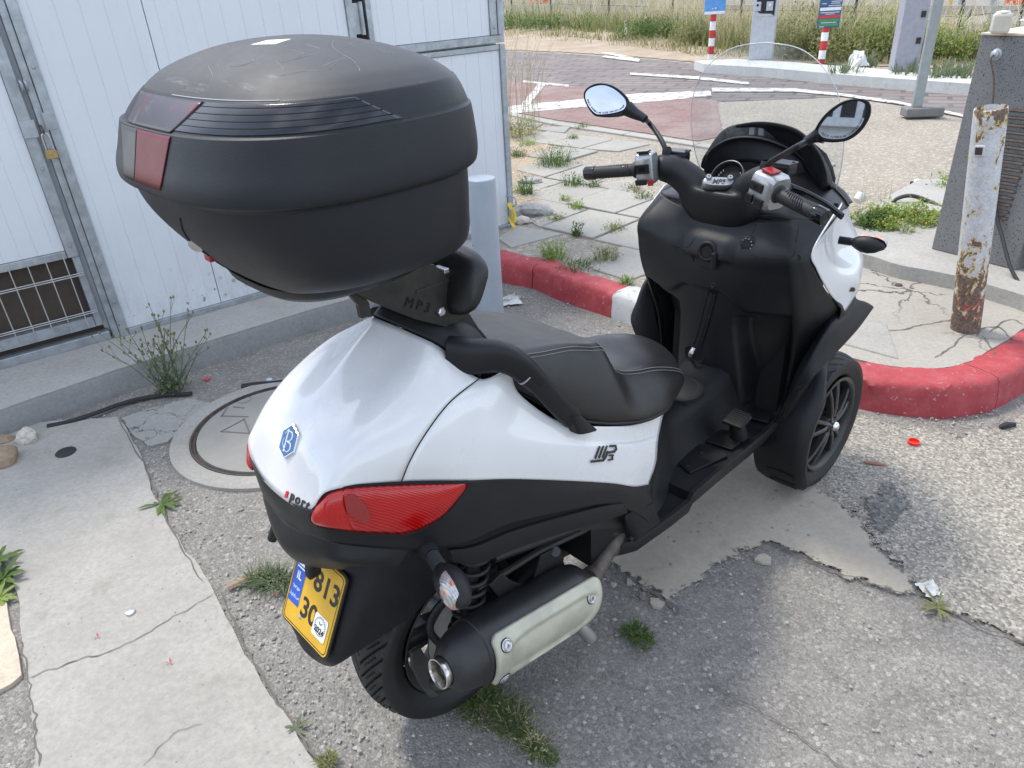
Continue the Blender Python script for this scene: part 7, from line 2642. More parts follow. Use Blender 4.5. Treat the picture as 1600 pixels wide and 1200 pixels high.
# shoulders of the shield beside the instrument
q0 = [Vector(p) for p in ((1.075, 0.0, 1.0), (1.09, -.08, 1.01), (1.105, -.15, 1.02), (1.125, -.215, 1.015), (1.165, -.255, 1.01), (1.21, -.282, 1.005))]
q1 = [Vector((1.27, -.02, 1.06)), Vector((1.285, -.09, 1.075)), at(1268, 268, -.128), at(1290, 286, -.175), at(1312, 304, -.225), at(1326, 322, -.268)]
mid_ = [a_ * .5 + b_ * .5 + Vector((0, 0, .006)) for a_, b_ in zip(q0, q1)]
m = MB(); m.grid(skin([q0, mid_, q1], 40, 14)); m.build('shield_shoulder', m_plas, BK, smooth=60, solid=.003)
m.flipped().build('shield_shoulder', m_plas, BK, smooth=60, solid=.003)
# outer arch carrying the windscreen
arc = [at(1096, 262, .215), at(1102, 246, .205), at(1130, 208, .150), at(1165, 197, .075), at(1203, 196, -.01), at(1245, 208, -.10), at(1275, 238, -.165), at(1288, 268, -.195), at(1292, 292, -.21)]
a1 = [p + Vector((.11, -p.y * .1, -.05)) for p in arc]
a0_ = [p + Vector((.02, -p.y * .10, -.016)) for p in arc]
a00 = [Vector((p.x + .05, p.y * .8, max(1.03, p.z - .08))) for p in arc]
m = MB(); m.grid(skin([a00, a0_, arc, [p + Vector((.012, 0, .006)) for p in arc], a1], 60, 20))
m.build('screen_mount', m_plasm, BK, smooth=60, solid=.004)
m = MB(); fan = [Vector((1.42, p.y * .85, 1.04 + (p.z - 1.04) * .75)) for p in arc]; m.grid([fan, [Vector((1.42, p.y * .85, 1.0)) for p in arc]]); m.build('mount_inside', m_hole, BK, smooth=0)
for y in (.03, .06):
    MB().box((1.345, y, 1.188), (.02, .018, .03)).build('mount_clip', plain('clip_grey', (.25, .25, .25), .5), BK, smooth=0, bevel=.003)
# instrument
P = at(1133, 282, .02)
gx = Vector((-.80, 0, .60)).normalized()
go = at(1131, 281, 0.0) + Vector((.02, 0, 0))
ga = MB().lathe([(.048, -.03), (.050, .006), (.047, .010), (.044, .006), (.043, -.006)], go, gx, 40).build('speedometer', m_plasm, BK, smooth=50)
MB().lathe([(.0435, -.008), (0, -.008)], go, gx, 40).build('dial', m_hole, ga, smooth=0)
MB().lathe([(.0485, .0085), (.0495, .0108), (.0475, .0115), (.0465, .0100)], go, gx, 44).build('dial_ring', plain('grey_ring', (.09, .09, .092), .35, .6), ga, smooth=60)
gu = gx.cross(Vector((0, 1, 0))).normalized()
mk = MB()
for k in range(21):
    a = R(-40 + 260 * k / 20)
    q = go + gx * -.0065 + (Vector((0, 1, 0)) * math.cos(a) + gu * math.sin(a)) * .036
    mk.box(q, (.0016, .0016, .005))
mk.build('dial_marks', m_pwhite, ga, smooth=0)['kind'] = 'stuff'
o = MB().box(go + Vector((-.0, -.08, -.015)), (.05, .05, .03), Matrix.Rotation(R(-35), 3, 'Y')).build('display', m_hole, BK, smooth=0, bevel=.006)

# ------------------------------------------------------------------ windscreen
def sx(y, z): return 1.372 - .28 * (z - 1.05) - .85 * y * y + .006 * math.sin((z - 1.05) / .38 * PI)
zs_ = [1.06, 1.10, 1.15, 1.20, 1.26, 1.32, 1.37, 1.405, 1.425, 1.434]
ws_ = [.224, .233, .239, .240, .233, .213, .177, .131, .080, .0]
rows = []
K = 40
Zf = cr([Vector((a, b, 0)) for a, b in zip(zs_, ws_)], 60)
for q in Zf:
    rows.append([Vector((sx(q.y * (-1 + 2 * j / K), q.x), q.y * (-1 + 2 * j / K), q.x)) for j in range(K + 1)])
m = MB(); m.grid(rows)
scr = m.build('windscreen', m_screen, BK, smooth=180)
edge_ = [r[0] for r in rows] + [r[-1] for r in reversed(rows)]
MB().tube(edge_, .0014, 6).build('screen_edge', m_edge, scr, smooth=60)

# ------------------------------------------------------------------ handlebar
hb = [at(1027, 262, .180), at(1036, 262, .168), at(1058, 268, .135), at(1085, 290, .085), at(1105, 318, .045), at(1128, 328, .005), at(1152, 316, -.045), at(1172, 296, -.085), at(1192, 284, -.135), at(1205, 286, -.16)]
m = MB()
m.tube(hb, [.034, .038, .043, .047, .050, .050, .050, .047, .043, .034], 18, smooth=50)
hs_ = []
for px_c, py_c, xx_, hw_, ta in ((1119, 296, .008, .115, .034), (1121, 310, .006, .125, .042), (1123, 326, .004, .120, .046), (1125, 342, .004, .100, .046), (1126, 357, .006, .086, .044), (1127, 370, .008, .070, .040), (1128, 382, .010, .052, .034), (1128, 388, .012, .036, .024)):
    c_ = at(px_c, py_c, 0) + Vector((xx_, 0, 0))
    hs_.append([c_ + Vector((u, v, -.0)) for u, v in sup(32, 0, 0, ta, hw_, 3)])
m.loft(hs_, smooth=20)
cov = m.build('handlebar_cover', m_plas, BK, smooth=60, weld=False)
remesh(cov, .005, 6)
# clamp plate with its badge
ca, cb2 = at(1094, 287, .038), at(1149, 289, -.040)
cm = (ca + cb2) / 2
cx_ = (cb2 - ca).normalized()
cu2 = Vector((.75, 0, .65)); cu2 = (cu2 - cx_ * cu2.dot(cx_)).normalized()
cz = cx_.cross(cu2)
if cz.z < 0: cz = -cz
cl = MB()
cl.loft([[cm + cz * h + cx_ * u * k + cu2 * v * k for u, v in sup(28, 0, 0, .043, .014, 3)] for h, k in ((-.012, 1), (.010, 1), (.016, .94), (.018, .85))])
clo = cl.build('clamp_plate', m_silver, BK, smooth=40)
for u in (-.027, .031):
    MB().lathe([(.0085, .012), (.0085, .022), (.006, .026), (.003, .026), (.003, .022), (0, .022)], cm + cx_ * u + cu2 * .010, cz, 16).build('clamp_bolt', m_silver, clo, smooth=40)
text('MP3', 'clamp_badge', m_badge, clo, frame(cm + cz * .0185 + cu2 * -.002, cx_, cu2), .019, .001, shear=.3, bold=.0006)
# reservoirs
for p, sg in ((at(1040, 243, .155), 1), (at(1206, 262, -.155), -1)):
    p = p + Vector((.03, 0, -.022))
    m = MB(); m.box(p + Vector((.03, 0, .008)), (.042, .062, .028), Matrix.Rotation(R(sg * 6), 3, 'Z'))
    r_ = m.build('brake_reservoir', m_plasm, BK, smooth=0, bevel=.006)
    MB().box(p + Vector((.03, 0, .0245)), (.044, .064, .006), Matrix.Rotation(R(sg * 6), 3, 'Z')).build('reservoir_cap', plain('reservoir_lid', (.05, .05, .052), .4), r_, smooth=0, bevel=.002)
    for d_ in (-.028, .028):
        MB().lathe([(.004, 0), (.004, .0015), (0, .0015)], p + Vector((.03, d_, .0275)), (0, 0, 1), 10).build('cap_screw', m_hole, r_)
# grips
def grip(A_, B2_, sg):
    d = (B2_ - A_).normalized()
    L_ = (B2_ - A_).length
    pr = [(.0, 0), (.0235, 0), (.0235, .008), (.0175, .012)]
    for k in range(12):
        s_ = .014 + (L_ - .05) * k / 12
        pr += [(.0182, s_), (.0176, s_ + .003), (.0184, s_ + .006)]
    pr += [(.0178, L_ - .036), (.019, L_ - .034)]
    o = MB().lathe(pr, A_, d, 24).build('grip', m_rubber, BK, smooth=50)
    MB().lathe([(.0188, L_ - .034), (.0205, L_ - .032), (.0205, L_ - .004), (.0185, L_), (.010, L_ + .001), (.008, L_ - .001), (0, L_ - .001)], A_, d, 24).build('bar_end', m_gloss, o, smooth=40)
    q = d.cross(Vector((0, 0, 1))).normalized()
    w = d.cross(q)
    for k in range(9):
        P_ = [A_ + d * (.02 + k * .0085 + .012 * t) + (q * math.cos(R(200 + 90 * t + 12 * k)) + w * math.sin(R(200 + 90 * t + 12 * k))) * .0190 for t in [i / 6 for i in range(7)]]
        MB().tube(P_, .0013, 5).build('grip_ridge', m_gloss, o)
    return o
lA, lB = at(996, 265, .212), at(915, 271, .371)
rA, rB = Vector((.982, -.222, 1.119)), Vector((.944, -.372, 1.091))
grip(lA, lB, 1)
grip(rA, rB, -1)
def switchgear(c, d, sz, buttons):
    """block of the switch housing around the bar: c centre, d along the bar outwards"""
    d = d.normalized()
    upz = Vector((0, 0, 1)); upz = (upz - d * upz.dot(d)).normalized()
    f = d.cross(upz)
    if f.x > 0: f = -f
    # rider side f, top upz
    m = MB()
    secs = []
    for s_, k in ((-.5, .9), (-.42, 1.0), (.35, 1.0), (.5, .86)):
        secs.append([c + d * (s_ * sz[0]) + f * (u * k) + upz * (v * k) for u, v in sup(24, 0, 0, sz[1] / 2, sz[2] / 2, 4.2)])
    m.loft(secs)
    o = m.build('switch_housing', m_silver, BK, smooth=35, bevel=0)
    for (s_, v, top, a, b, mat) in buttons:
        if top:
            q = c + d * (s_ * sz[0]) + upz * (sz[2] / 2 + .001) + f * (v * sz[1])
            MB().box(q, (1, 1, 1)) 
            mb = MB(); mb.prism([q + d * (i * a / 2) + f * (j * b / 2) for i, j in ((-1, -1), (1, -1), (1, 1), (-1, 1))], upz * .006)
        else:
            q = c + d * (s_ * sz[0]) + f * (sz[1] / 2 - .001) + upz * (v * sz[2])
            mb = MB(); mb.prism([q + d * (i * a / 2) + upz * (j * b / 2) for i, j in ((-1, -1), (1, -1), (1, 1), (-1, 1))], f * .006)
        mb.build('switch_button', mat, o, smooth=0, bevel=.0018)
    return o
sw_l = switchgear(at(1011, 262, .188), lB - lA, (.052, .055, .088), [(.0, .26, True, .034, .026, m_gloss), (.05, .02, False, .040, .026, m_hole), (.05, .02, False, .022, .016, m_gloss), (.2, -.40, False, .034, .016, m_gloss), (-.35, -.42, False, .016, .018, m_redb)])
sw_r = switchgear(Vector((.993, -.196, 1.122)), rB - rA, (.070, .074, .090), [(-.05, .08, True, .036, .034, m_redb), (-.12, .12, False, .040, .022, m_hole), (-.12, .12, False, .018, .014, m_gloss), (.12, -.28, False, .030, .022, m_gloss), (-.32, -.26, False, .022, .022, m_gloss)])
# levers
MB().tube([Vector((1.04, -.225, 1.122)), Vector((1.045, -.27, 1.112)), Vector((1.03, -.33, 1.098)), Vector((1.005, -.385, 1.082))], [.010, .0075, .007, .008], 10, smooth=24, flat=(.6, 1.1)).build('brake_lever', m_gloss, BK)
MB().tube([Vector((1.01, -.21, 1.122)), Vector((1.042, -.228, 1.122))], .009, 8).build('lever_pivot', m_rim, BK)
MB().tube([lA + Vector((.055, 0, 0)), (lA + lB) / 2 + Vector((.062, 0, -.004)), lB + Vector((.05, 0, -.006))], [.009, .007, .008], 10, smooth=20, flat=(.6, 1.1)).build('brake_lever', m_gloss, BK)

# ------------------------------------------------------------------ mirrors
def mirror(out, glass_in, neck, stem, tiltv, lab, letters):
    """out: outline pixels; tiltv: facing direction of the glass"""
    n = Vector(tiltv).normalized()
    cpx = (sum(p[0] for p in out) / len(out), sum(p[1] for p in out) / len(out))
    c0 = at(cpx[0], cpx[1], neck[3])
    def onp(px, py, d=0.0):
        v = BMI.to_3x3() @ ray(px, py)
        return CB + v * (((c0 + n * d) - CB).dot(n) / v.dot(n))
    loop = cr([onp(*p) for p in out], 48, True)
    cen = sum(loop, Vector()) / 48
    m = MB()
    m.loft([[cen + (p - cen) * k - n * h for p in loop] for k, h in ((.93, .002), (.965, -.003), (1.0, -.001), (1.0, .006), (.96, .018), (.84, .030), (.6, .040), (.25, .044))])
    o = m.build('mirror', m_plas, BK, smooth=50)
    o['label'] = lab
    g = cr([onp(*p) for p in glass_in], 48, True)
    gl = MB(); gc = sum(g, Vector()) / 48
    gl.add([p + n * .0035 for p in g] + [gc + n * .0035], [(k, (k + 1) % 48, 48) for k in range(48)])
    go_ = gl.build('mirror_glass', m_glass_m, o, smooth=0)
    nk = [onp(*neck[:2]) - n * .012] + [onp(*p[:2]) - n * .014 for p in neck[4]]
    MB().tube(nk, [.022, .016, .0125, .0115], 14, smooth=14).build('mirror_neck', m_plas, o)
    P_ = [nk[-1]] + [at(*p) for p in stem]
    MB().tube(P_, .0075, 10, smooth=26).build('mirror_stem', m_plasm, o)
    MB().lathe([(.015, -.01), (.014, .01), (.010, .018)], P_[-1], (0, 0, 1), 16).build('stem_boot', m_plasm, o)
    # warning lettering along the rim of the glass
    if letters:
        lower = sorted(range(48), key=lambda k: 0)
        pts = [gc + (g[k] - gc) * .90 + n * .0042 for k in letters[1]]
        Pp = cr(pts, 200)
        Lt = sum((b - a).length for a, b in zip(Pp, Pp[1:]))
        stp = Lt / (len(letters[0]) + 1)
        acc, idx = 0, 0
        lm = MB()
        for a, b in zip(Pp, Pp[1:]):
            acc += (b - a).length
            if acc >= stp * (idx + 1) and idx < len(letters[0]):
                ch = letters[0][idx]
                if ch != ' ':
                    tdir = (b - a).normalized()
                    t_o = text(ch, 'letter', m_ink, None, frame(b, tdir, n.cross(tdir)), .0068, .0001)
                    lm.add([v.co.copy() for v in t_o.data.vertices], [tuple(p.vertices) for p in t_o.data.polygons])
                    bpy.data.objects.remove(t_o)
                idx += 1
        lm.build('mirror_lettering', m_ink, go_, smooth=0, weld=False, recalc=False)['kind'] = 'stuff'
    return o
WARN = 'OBJECTS IN MIRROR ARE CLOSER THAN THEY APPEAR'
lo = [(912, 150), (916, 139), (930, 131), (948, 131), (965, 138), (980, 152), (984, 166), (978, 177), (962, 182), (935, 182), (926, 178), (917, 165)]
lg = [(915, 151), (919, 141), (931, 135), (946, 134), (962, 141), (976, 154), (979, 164), (974, 172), (958, 177), (938, 179), (929, 176), (920, 165)]
ro = [(1273, 208), (1280, 190), (1296, 172), (1318, 158), (1340, 154), (1355, 157), (1361, 167), (1359, 183), (1347, 203), (1330, 217), (1312, 222), (1286, 221)]
rgl = [(1279, 205), (1286, 191), (1299, 177), (1318, 163), (1338, 158), (1350, 161), (1354, 169), (1352, 182), (1343, 199), (1328, 212), (1312, 217), (1288, 215)]
ml = mirror(lo, lg, (978, 168, 0, .349, [(990, 176), (1000, 181), (1006, 185)]), [(1014, 192, .285), (1026, 207, .235), (1036, 224, .195), (1042, 240, .172)], (-.93, -.28, .36), 'mirror reflecting blue sky', (WARN, list(range(47, 23, -1))))
mr = mirror(ro, rgl, (1282, 210, 0, -.349, [(1274, 213), (1266, 217), (1258, 222)]), [(1246, 229, -.285), (1225, 241, -.23), (1206, 252, -.185), (1196, 262, -.162)], (-.94, -.28, .135), 'mirror reflecting pale buildings', (WARN, list(range(47, 23, -1))))

# front indicators
oi3, b3, u3, w3 = indicator(at(1311, 375, -.292), at(1375, 384, -.395) - at(1311, 375, -.292), 1.0, .95)
tr_ = copy_tree
P = at(1311, 375, -.292); Q = at(1375, 384, -.395)
indicator((P.x + .12, -P.y - .02, P.z), (Q.x - P.x, -(Q.y - P.y), Q.z - P.z), 1.0, .95)
dn3 = (Q - P).normalized()
m = MB()
tof = Vector((1, -.1, .45)).normalized()
lup = dn3.cross(tof).normalized()
rows = []
for i in range(9):
    a = PI * i / 8
    rows.append([b3 + dn3 * (.043 + b * .044) + lup * (math.cos(a) * .026 * math.sqrt(max(0, 1 - abs(b) ** 2.4))) + tof * (math.sin(a) * .026 * math.sqrt(max(0, 1 - abs(b) ** 2.4)) + .002) for b in [-1 + 2 * j / 14 for j in range(15)]])
m.grid(rows); m.build('lens', m_clear, oi3, smooth=60)

# ------------------------------------------------------------------ badges on the tail
def hit_sh(px, py): return fair_hit(px, py, SH)
hc = hit_sh(456, 691)
hx = (hit_sh(476, 700) - hit_sh(438, 684)).normalized()
hy = (hit_sh(460, 665) - hit_sh(452, 720))
MH = frame(hc, hx, hy)
if (MH.col[2].xyz).dot(CB - hc) < 0:
    MH = frame(hc, -hx, hy)
HN = MH.col[2].xyz
MH = Matrix.Translation(HN * .0045) @ MH
rad = (hit_sh(457, 666) - hit_sh(455, 718)).length / 2 * 1.08
hexp = lambda k, h: [MH @ Vector((math.sin(2 * PI * i / 6) * rad * k * .93, math.cos(2 * PI * i / 6) * rad * k, h)) for i in range(6)]
m = MB(); m.loft([hexp(1, -.010), hexp(1, .0012), hexp(.955, .0022), hexp(.92, .0021), hexp(.90, .0014)])
em = m.build('emblem', m_chrome, tail, smooth=0)
m = MB(); m.prism(hexp(.91, .0013), HN * .0005)
m.build('emblem_field', plain('emblem_blue', (.008, .10, .30), .25, dirt=.12, dirtc=(.3, .35, .4)), em, smooth=0)
def estroke(pts, w=.0017, smooth=24):
    MB().tube([MH @ Vector((x * rad, y * rad, .0021)) for x, y in pts], w, 8, smooth=smooth, flat=(1, .5)).build('emblem_mark', m_pwhite, em)
estroke([(-.20, -.62), (-.20, .1), (-.20, .62), (-.42, .36)])
estroke([(-.20, .55), (.18, .52), (.34, .28), (.16, .02), (-.14, -.02)])
estroke([(-.02, -.02), (.30, -.12), (.40, -.38), (.16, -.60), (-.14, -.50), (-.42, -.20), (-.42, .10)])
def letters(chars, pxs, grid, size, mats, name, parent, shear=.2, bold=0, lift=.0016, upish=(0, 0, 1)):
    for i, ch in enumerate(chars):
        (xa, ya), (xb, yb) = pxs[i], pxs[i + 1]
        p, q = fair_hit(xa, ya, grid), fair_hit(xb, yb, grid)
        c, z = ray_on(grid, (xa + xb) / 2, (ya + yb) / 2)
        p, q = ray_on(grid, xa, ya)[0], ray_on(grid, xb, yb)[0]
        vd = (CB - c).normalized()
        z = z.normalized()
        if z.dot(vd) < 0: z = -z
        x = (q - p); x = (x - z * x.dot(z)).normalized()
        u = z.cross(x)
        text(ch, name, mats[i] if isinstance(mats, list) else mats, parent, frame(c + z * lift, x, u), size, .0008, shear=shear, bold=bold)
def ray_on(grid, px, py):
    """point where the line of sight meets the grid (nearest point, then its plane)"""
    best = None
    d = BMI.to_3x3() @ ray(px, py)
    for i in range(1, len(grid) - 1):
        for j in range(1, len(grid[0]) - 1):
            p = grid[i][j]
            q = CB + d * ((p - CB).dot(d) / d.dot(d))
            e = (q - p).length
            if best is None or e < best[0]:
                best = (e, i, j)
    _, i, j = best
    n = (grid[i][j + 1] - grid[i][j - 1]).cross(grid[i + 1][j] - grid[i - 1][j])
    return CB + d * ((grid[i][j] - CB).dot(n) / d.dot(n)), n
letters('sport', [(445, 768), (454, 773), (462, 777), (471, 783), (478, 787), (485, 792)], SH, .026, [plain('red_letter', (.5, .02, .03), .35), m_badge, m_badge, m_badge, m_badge], 'tail_lettering', tail, .25, .0008, .0025)
for pts_ in ([(962, 716), (985, 708)], [(975, 722), (1002, 712)], [(968, 735), (990, 726), (1004, 728)], [(985, 742), (1006, 735)], [(994, 700), (1012, 694)], [(955, 742), (972, 738)], [(838, 738), (841, 743)], [(820, 746), (823, 747)], [(1000, 748), (1008, 744)]):
    MB().tube([ray_on(SH, *q_)[0] + Vector((0, -.0008, 0)) for q_ in pts_], .0007, 4).build('scuff', plain('scuff_grey', (.25, .24, .23), .7) if pts_[0][0] == 962 else bpy.data.materials['scuff_grey'], side_r)
# side badge: three slanted bars, a hook and a 3
ba, bb = hit_sh(922, 712), hit_sh(962, 706)
bx = (bb - ba).normalized()
bu = hit_sh(944, 698) - hit_sh(942, 724)
MS = frame(ba, bx, bu)
if MS.col[2].xyz.y > 0: MS = frame(ba, bx, -bu)
bw = (bb - ba).length; bh = bu.length
def bstroke(pts, w):
    m = MB()
    P_ = [MS @ Vector((x * bw, (y - .5) * bh, .0035)) for x, y in pts]
    z = MS.col[2].xyz
    for a, b in zip(P_, P_[1:]):
        t = (b - a).normalized(); s_ = t.cross(z) * w
        m.prism([a - s_ - t * w * .6, a + s_ - t * w * .6, b + s_ + t * w * .6, b - s_ + t * w * .6], z * .0018)
    m.build('side_badge', m_badge, side_r, smooth=0)
for k in range(3):
    bstroke([(.14 + k * .16, .28), (.28 + k * .16, .98)], .0026)
bstroke([(-.02, .08), (.50, .08), (.60, .30), (.66, .62)], .0026)
bstroke([(.74, .98), (1.0, .96), (1.04, .72), (.96, .58), (.72, .56)], .0026)
bstroke([(.74, .36), (.92, .36), (.88, .22), (.92, .08), (.72, .06)], .0018)
# ================================================================== top case on the rack
TC = empty('top_case', BM @ Vector((-.18, 0, 1.235)), BH)
tag(TC, 'big scratched black top case with red reflectors mounted on the scooter rack', 'top case')
TCM = (BM @ Matrix.Translation((-.18, 0, 1.235))).inverted() @ BM      # scooter-local to case-local
def tcb(m, name, mat, parent=TC, **k):
    m.v = [TCM @ v for v in m.v]
    return m.build(name, mat, parent, **k)
LV1 = [(1.382, -.178, .218, .280), (1.387, -.178, .230, .289), (1.395, -.178, .2335, .2925), (1.412, -.176, .2335, .2925), (1.435, -.172, .228, .290), (1.458, -.169, .2225, .2870), (1.4685, -.168, .2195, .2855)]
LV2 = [(1.4685, -.167, .2165, .2845), (1.4715, -.166, .2135, .2815), (1.48, -.164, .2085, .279), (1.495, -.160, .1975, .2735), (1.506, -.157, .187, .2680), (1.5085, -.1565, .184, .2655)]
LV3 = [(1.5085, -.1565, .1836, .2653), (1.515, -.156, .173, .254), (1.524, -.156, .154, .232), (1.535, -.155, .121, .185), (1.544, -.155, .083, .125), (1.549, -.154, .045, .065), (1.5505, -.152, .01, .015)]
LV3 = [(1.5085 + (a - 1.5085) * 1.38, b, c, d) for a, b, c, d in LV3]
NT_ = 120
def tc_loop(z, xc, a, b, n=2.8, k=NT_, sl=0.0):
    out = []
    for i in range(k):
        t = 2 * PI * i / k
        c, s = math.cos(t), math.sin(t)
        out.append(Vector((xc + a * math.copysign(abs(c) ** (2 / n), c), b * math.copysign(abs(s) ** (2 / n), s), z)))
    return out
LVf, LVd = [], []
for q_ in (LV1, LV2, LV3):
    LVf += cr([Vector((a, b, c)) for a, b, c, d in q_], 36)
    LVd += cr([Vector((d, 0, 0)) for a, b, c, d in q_], 36)
NL = len(LVf)
loops = [tc_loop(v.x, v.y, v.z, w.x) for v, w in zip(LVf, LVd)]
zsplit = 71
m = MB(); m.loft(loops[:zsplit + 1], caps=False)
lid = tcb(m, 'lid', m_case, smooth=60)
m = MB(); m.loft(loops[zsplit + 1:], caps=False); q = loops[-1]; c = sum(q, Vector()) / NT_
m.add(list(q) + [c + Vector((0, 0, .001))], [(j, (j + 1) % NT_, NT_) for j in range(NT_)])
crown = tcb(m, 'lid_crown', m_casetop, smooth=60)
m = MB(); m.loft([tc_loop(*p) for p in ((1.389, -.178, .226, .284), (1.378, -.178, .216, .278), (1.378, -.178, .19, .24))], caps=False)
tcb(m, 'lid_lip', m_case, lid, smooth=40)
# base
LB = [(1.384, -.178, .217, .279), (1.345, -.174, .213, .276), (1.31, -.168, .207, .270), (1.28, -.16, .202, .261), (1.257, -.152, .194, .244), (1.242, -.148, .180, .215), (1.232, -.148, .14, .165), (1.230, -.148, .08, .1), (1.2295, -.148, .01, .012)]
bl2 = cr([Vector((a, b, c)) for a, b, c, d in LB], 50); bd2 = cr([Vector((d, 0, 0)) for a, b, c, d in LB], 50)
def base_loop(v, w):
    L_ = tc_loop(v.x, v.y, v.z, w.x)
    f = max(0, (1.372 - v.x) / .14) ** 1.7
    return [Vector((p.x + (.035 * f if p.x < -.3 else 0) * min(1, max(0, (-.3 - p.x) / .06)), p.y, p.z)) for p in L_]
m = MB(); m.loft([base_loop(v, w.x if False else w) for v, w in zip(bl2, bd2)], caps=False)
tcb(m, 'base', m_case, smooth=60)
# patches that follow the lid: bands of the loft, cut by pixel limits
def projx(P):
    d = (BM @ P) - CAM
    return 800 + CAM_F * d.dot(rt) / d.dot(fw)
def band(zA, zB, pxA, pxB, push, nz=10, nx=30):
    """pxA(f), pxB(f): left and right limit at height fraction f (0 at zA)"""
    rows = []
    for i in range(nz):
        f = i / (nz - 1)
        z = zA + (zB - zA) * f
        k = max(q for q in range(NL - 1) if LVf[q].x <= z + 1e-6)
        e_ = min(1, (z - LVf[k].x) / max(1e-6, LVf[k + 1].x - LVf[k].x))
        lv_ = LVf[k].lerp(LVf[k + 1], e_)
        dense = tc_loop(z, lv_.y, lv_.z, LVd[k].x + (LVd[k + 1].x - LVd[k].x) * e_, 2.8, 720)
        # near side: t from pi*0.75 through rear to 2 pi
        cand = [(projx(dense[q]), q) for q in range(240, 700)]
        cand = cand[cand.index(min(cand)):]
        def find(px):
            for (xa, qa), (xb, qb) in zip(cand, cand[1:]):
                if xa <= px <= xb:
                    return qa + (px - xa) / max(1e-6, xb - xa)
            return float(cand[0][1])
        a, b = find(pxA(f)), find(pxB(f))
        row = []
        for j in range(nx):
            q = a + (b - a) * j / (nx - 1)
            lo_ = int(q); p = dense[lo_] + (dense[(lo_ + 1) % 720] - dense[lo_]) * (q - lo_)
            n = Vector((p.x - LVf[k].y, p.y * .9, .06)).normalized()
            row.append(p + n * push)
        rows.append(row)
    return rows
m_reffade = plastic('blackened_reflector', (.022, .016, .018), .35, 0, 10, .2, dust=.1)
m_reflb = plastic('faded_red_reflector', (.12, .006, .012), .38, 0, 10, .3, .3, dust=0.0)
def faded_mat():
    t = NT('faded_reflector')
    f = t.noise(13, 6, .7, loc=(1, 3, 2))
    g = t.noise(26, 8, .75, loc=(4, 1, 2))
    k = t.mix(t.ramp(f, [(.40, 0.0), (.52, 1.0)]), (.10, .007, .015), (.03, .022, .026))
    k = t.mix(t.ramp(g, [(.58, 0.0), (.70, .55)]), k, (.36, .27, .31))
    t.col(k); t.rough(.3)
    return t.m
m = MB(); m.grid(band(1.470, 1.5055, lambda f: 200 + 22 * f, lambda f: 267 + 51 * f, .0016))
tcb(m, 'reflector', faded_mat(), smooth=60, solid=.001)
m = MB(); m.grid(band(1.400, 1.4675, lambda f: 212 + 4 * f, lambda f: 251 + 16 * f, .0016))
tcb(m, 'reflector', m_reflb, smooth=60, solid=.001)
m = MB(); m.grid(band(1.400, 1.4675, lambda f: 196 - 5 * f, lambda f: 211 + 4 * f, .0016))
tcb(m, 'rear_panel', m_reffade, smooth=60, solid=.001)
ins = band(1.473, 1.505, lambda f: 270 + 50 * f, lambda f: 630 - 75 * f, .0012, 24, 60)
m = MB(); m.grid(ins); gi = tcb(m, 'gloss_insert', m_caseg, smooth=60, solid=.0008)
for k in (5, 10, 15, 20):
    m = MB(); m.tube([p + Vector((0, -.0001, 0)) for p in ins[k]], .0006, 5); tcb(m, 'insert_groove', m_hole, gi, smooth=60)
# crease between lid crown and skirt: a thin bright worn edge at the rear corner
ed = [tc_loop(1.5082, -.1565, .1840, .2656, 2.8, 720)[q] for q in range(360, 720, 3)]
ed = [p + Vector((p.x + .156, p.y, 0)).normalized() * .0012 for p in ed if projx(p) < 440 and p.y < .05]
m = MB(); m.tube(ed, .0008, 5); tcb(m, 'worn_edge', plain('worn_plastic_edge', (.42, .42, .42), .5), lid, smooth=60)
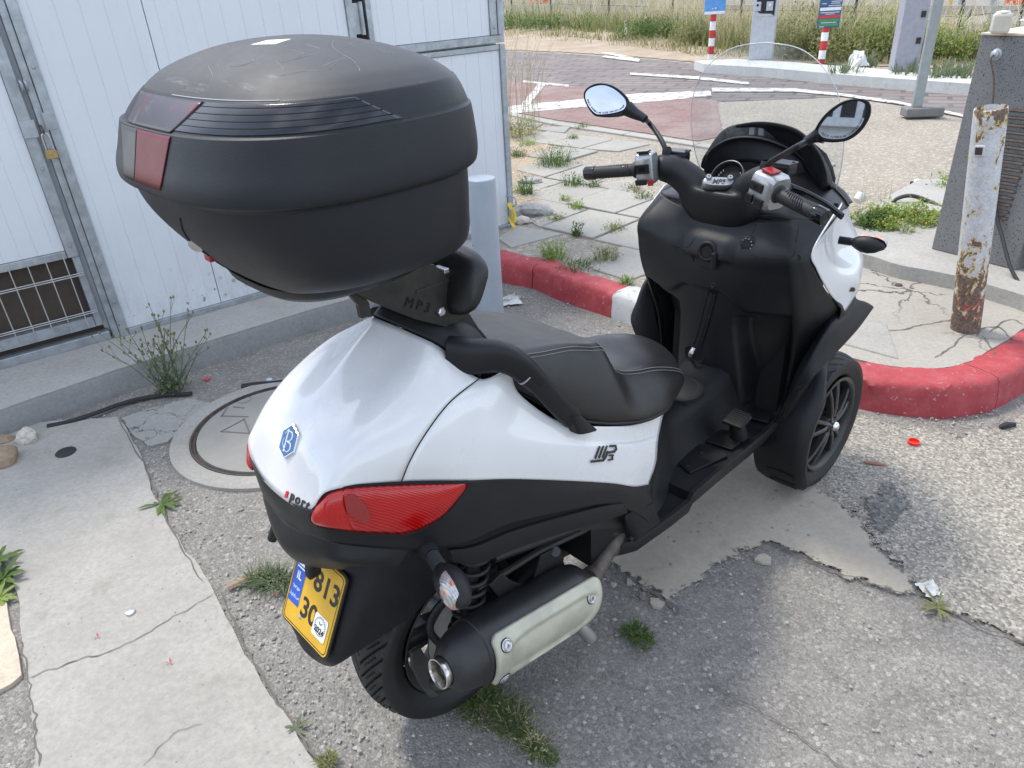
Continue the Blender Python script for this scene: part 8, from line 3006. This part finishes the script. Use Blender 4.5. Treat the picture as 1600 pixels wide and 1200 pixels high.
# sticker and scratches on the crown
def crown_z(x, y):
    prev = None
    for k in range(zsplit + 1, NL):
        v, w = LVf[k], LVd[k]
        F = abs((x - v.y) / v.z) ** 2.8 + abs(y / w.x) ** 2.8 - 1
        if F > 0:
            if prev is None: return v.x - .1
            f = -prev[0] / (F - prev[0])
            return prev[1] + (v.x - prev[1]) * f
        prev = (F, v.x)
    return LVf[-1].x
def top_at(px, py):
    d = BMI.to_3x3() @ ray(px, py)
    t0 = (1.58 - CB.z) / d.z
    t1 = (1.50 - CB.z) / d.z
    P = None
    for i in range(900):
        P = CB + d * (t0 + (t1 - t0) * i / 899)
        if P.z < crown_z(P.x, P.y): break
    return P
cs_ = [top_at(x, y) for x, y in ((392, 71), (418, 64), (455, 62), (430, 70))]
m = MB(); m.prism(cs_, (0, 0, .0012)); tcb(m, 'sticker', plain('worn_sticker', (.62, .62, .6), .5, dirt=.4), crown, smooth=0)
m_scr = plain('scratch_grey', (.20, .20, .20), .7)
sc_list = [[(522, 63), (519, 72), (530, 82), (548, 92), (560, 104), (562, 112)], [(540, 90), (520, 97), (504, 104)], [(430, 95), (440, 104), (444, 110)], [(345, 92), (340, 102), (350, 107)], [(500, 82), (470, 90), (440, 98)], [(400, 95), (380, 102), (360, 104)],
           [(452, 78), (475, 84), (462, 92)], [(524, 100), (515, 107)], [(326, 104), (332, 117), (330, 128)], [(560, 66), (600, 70), (640, 80)], [(480, 70), (500, 76)], [(410, 80), (395, 92), (405, 100)], [(590, 80), (612, 84)], [(440, 118), (470, 112), (500, 110)]]
for s_ in sc_list:
    P_ = [top_at(x, y) + Vector((0, 0, .0003)) for x, y in s_]
    m = MB(); m.tube(P_, .0004, 4, smooth=14); tcb(m, 'scratch', m_scr, crown, smooth=60)
# lock and release button on the rear of the base
BGRID = [base_loop(v, w) for v, w in zip(bl2, bd2)]
def base_at(px, py):
    return fair_hit(px, py, [[p for p in r if p.y < .05] for r in BGRID])
P = base_at(303, 388)
m = MB(); m.lathe([(.012, -.006), (.012, .003), (.006, .005), (0, .003)], P, (-.8, -.4, -.35), 14); tcb(m, 'lock', m_steel, smooth=40)
P = base_at(322, 408)
m = MB(); m.box(P, (.012, .022, .012)); tcb(m, 'release_button', m_redb, smooth=0, bevel=.002)

GR = [base_at(x, y) for x, y in ((282, 340), (288, 358), (298, 378), (312, 398), (330, 416), (352, 430))]
m = MB(); m.tube([p + Vector((-.0005, -.0005, 0)) for p in cr(GR, 30)], .0016, 6); tcb(m, 'base_crease', m_hole, smooth=60)
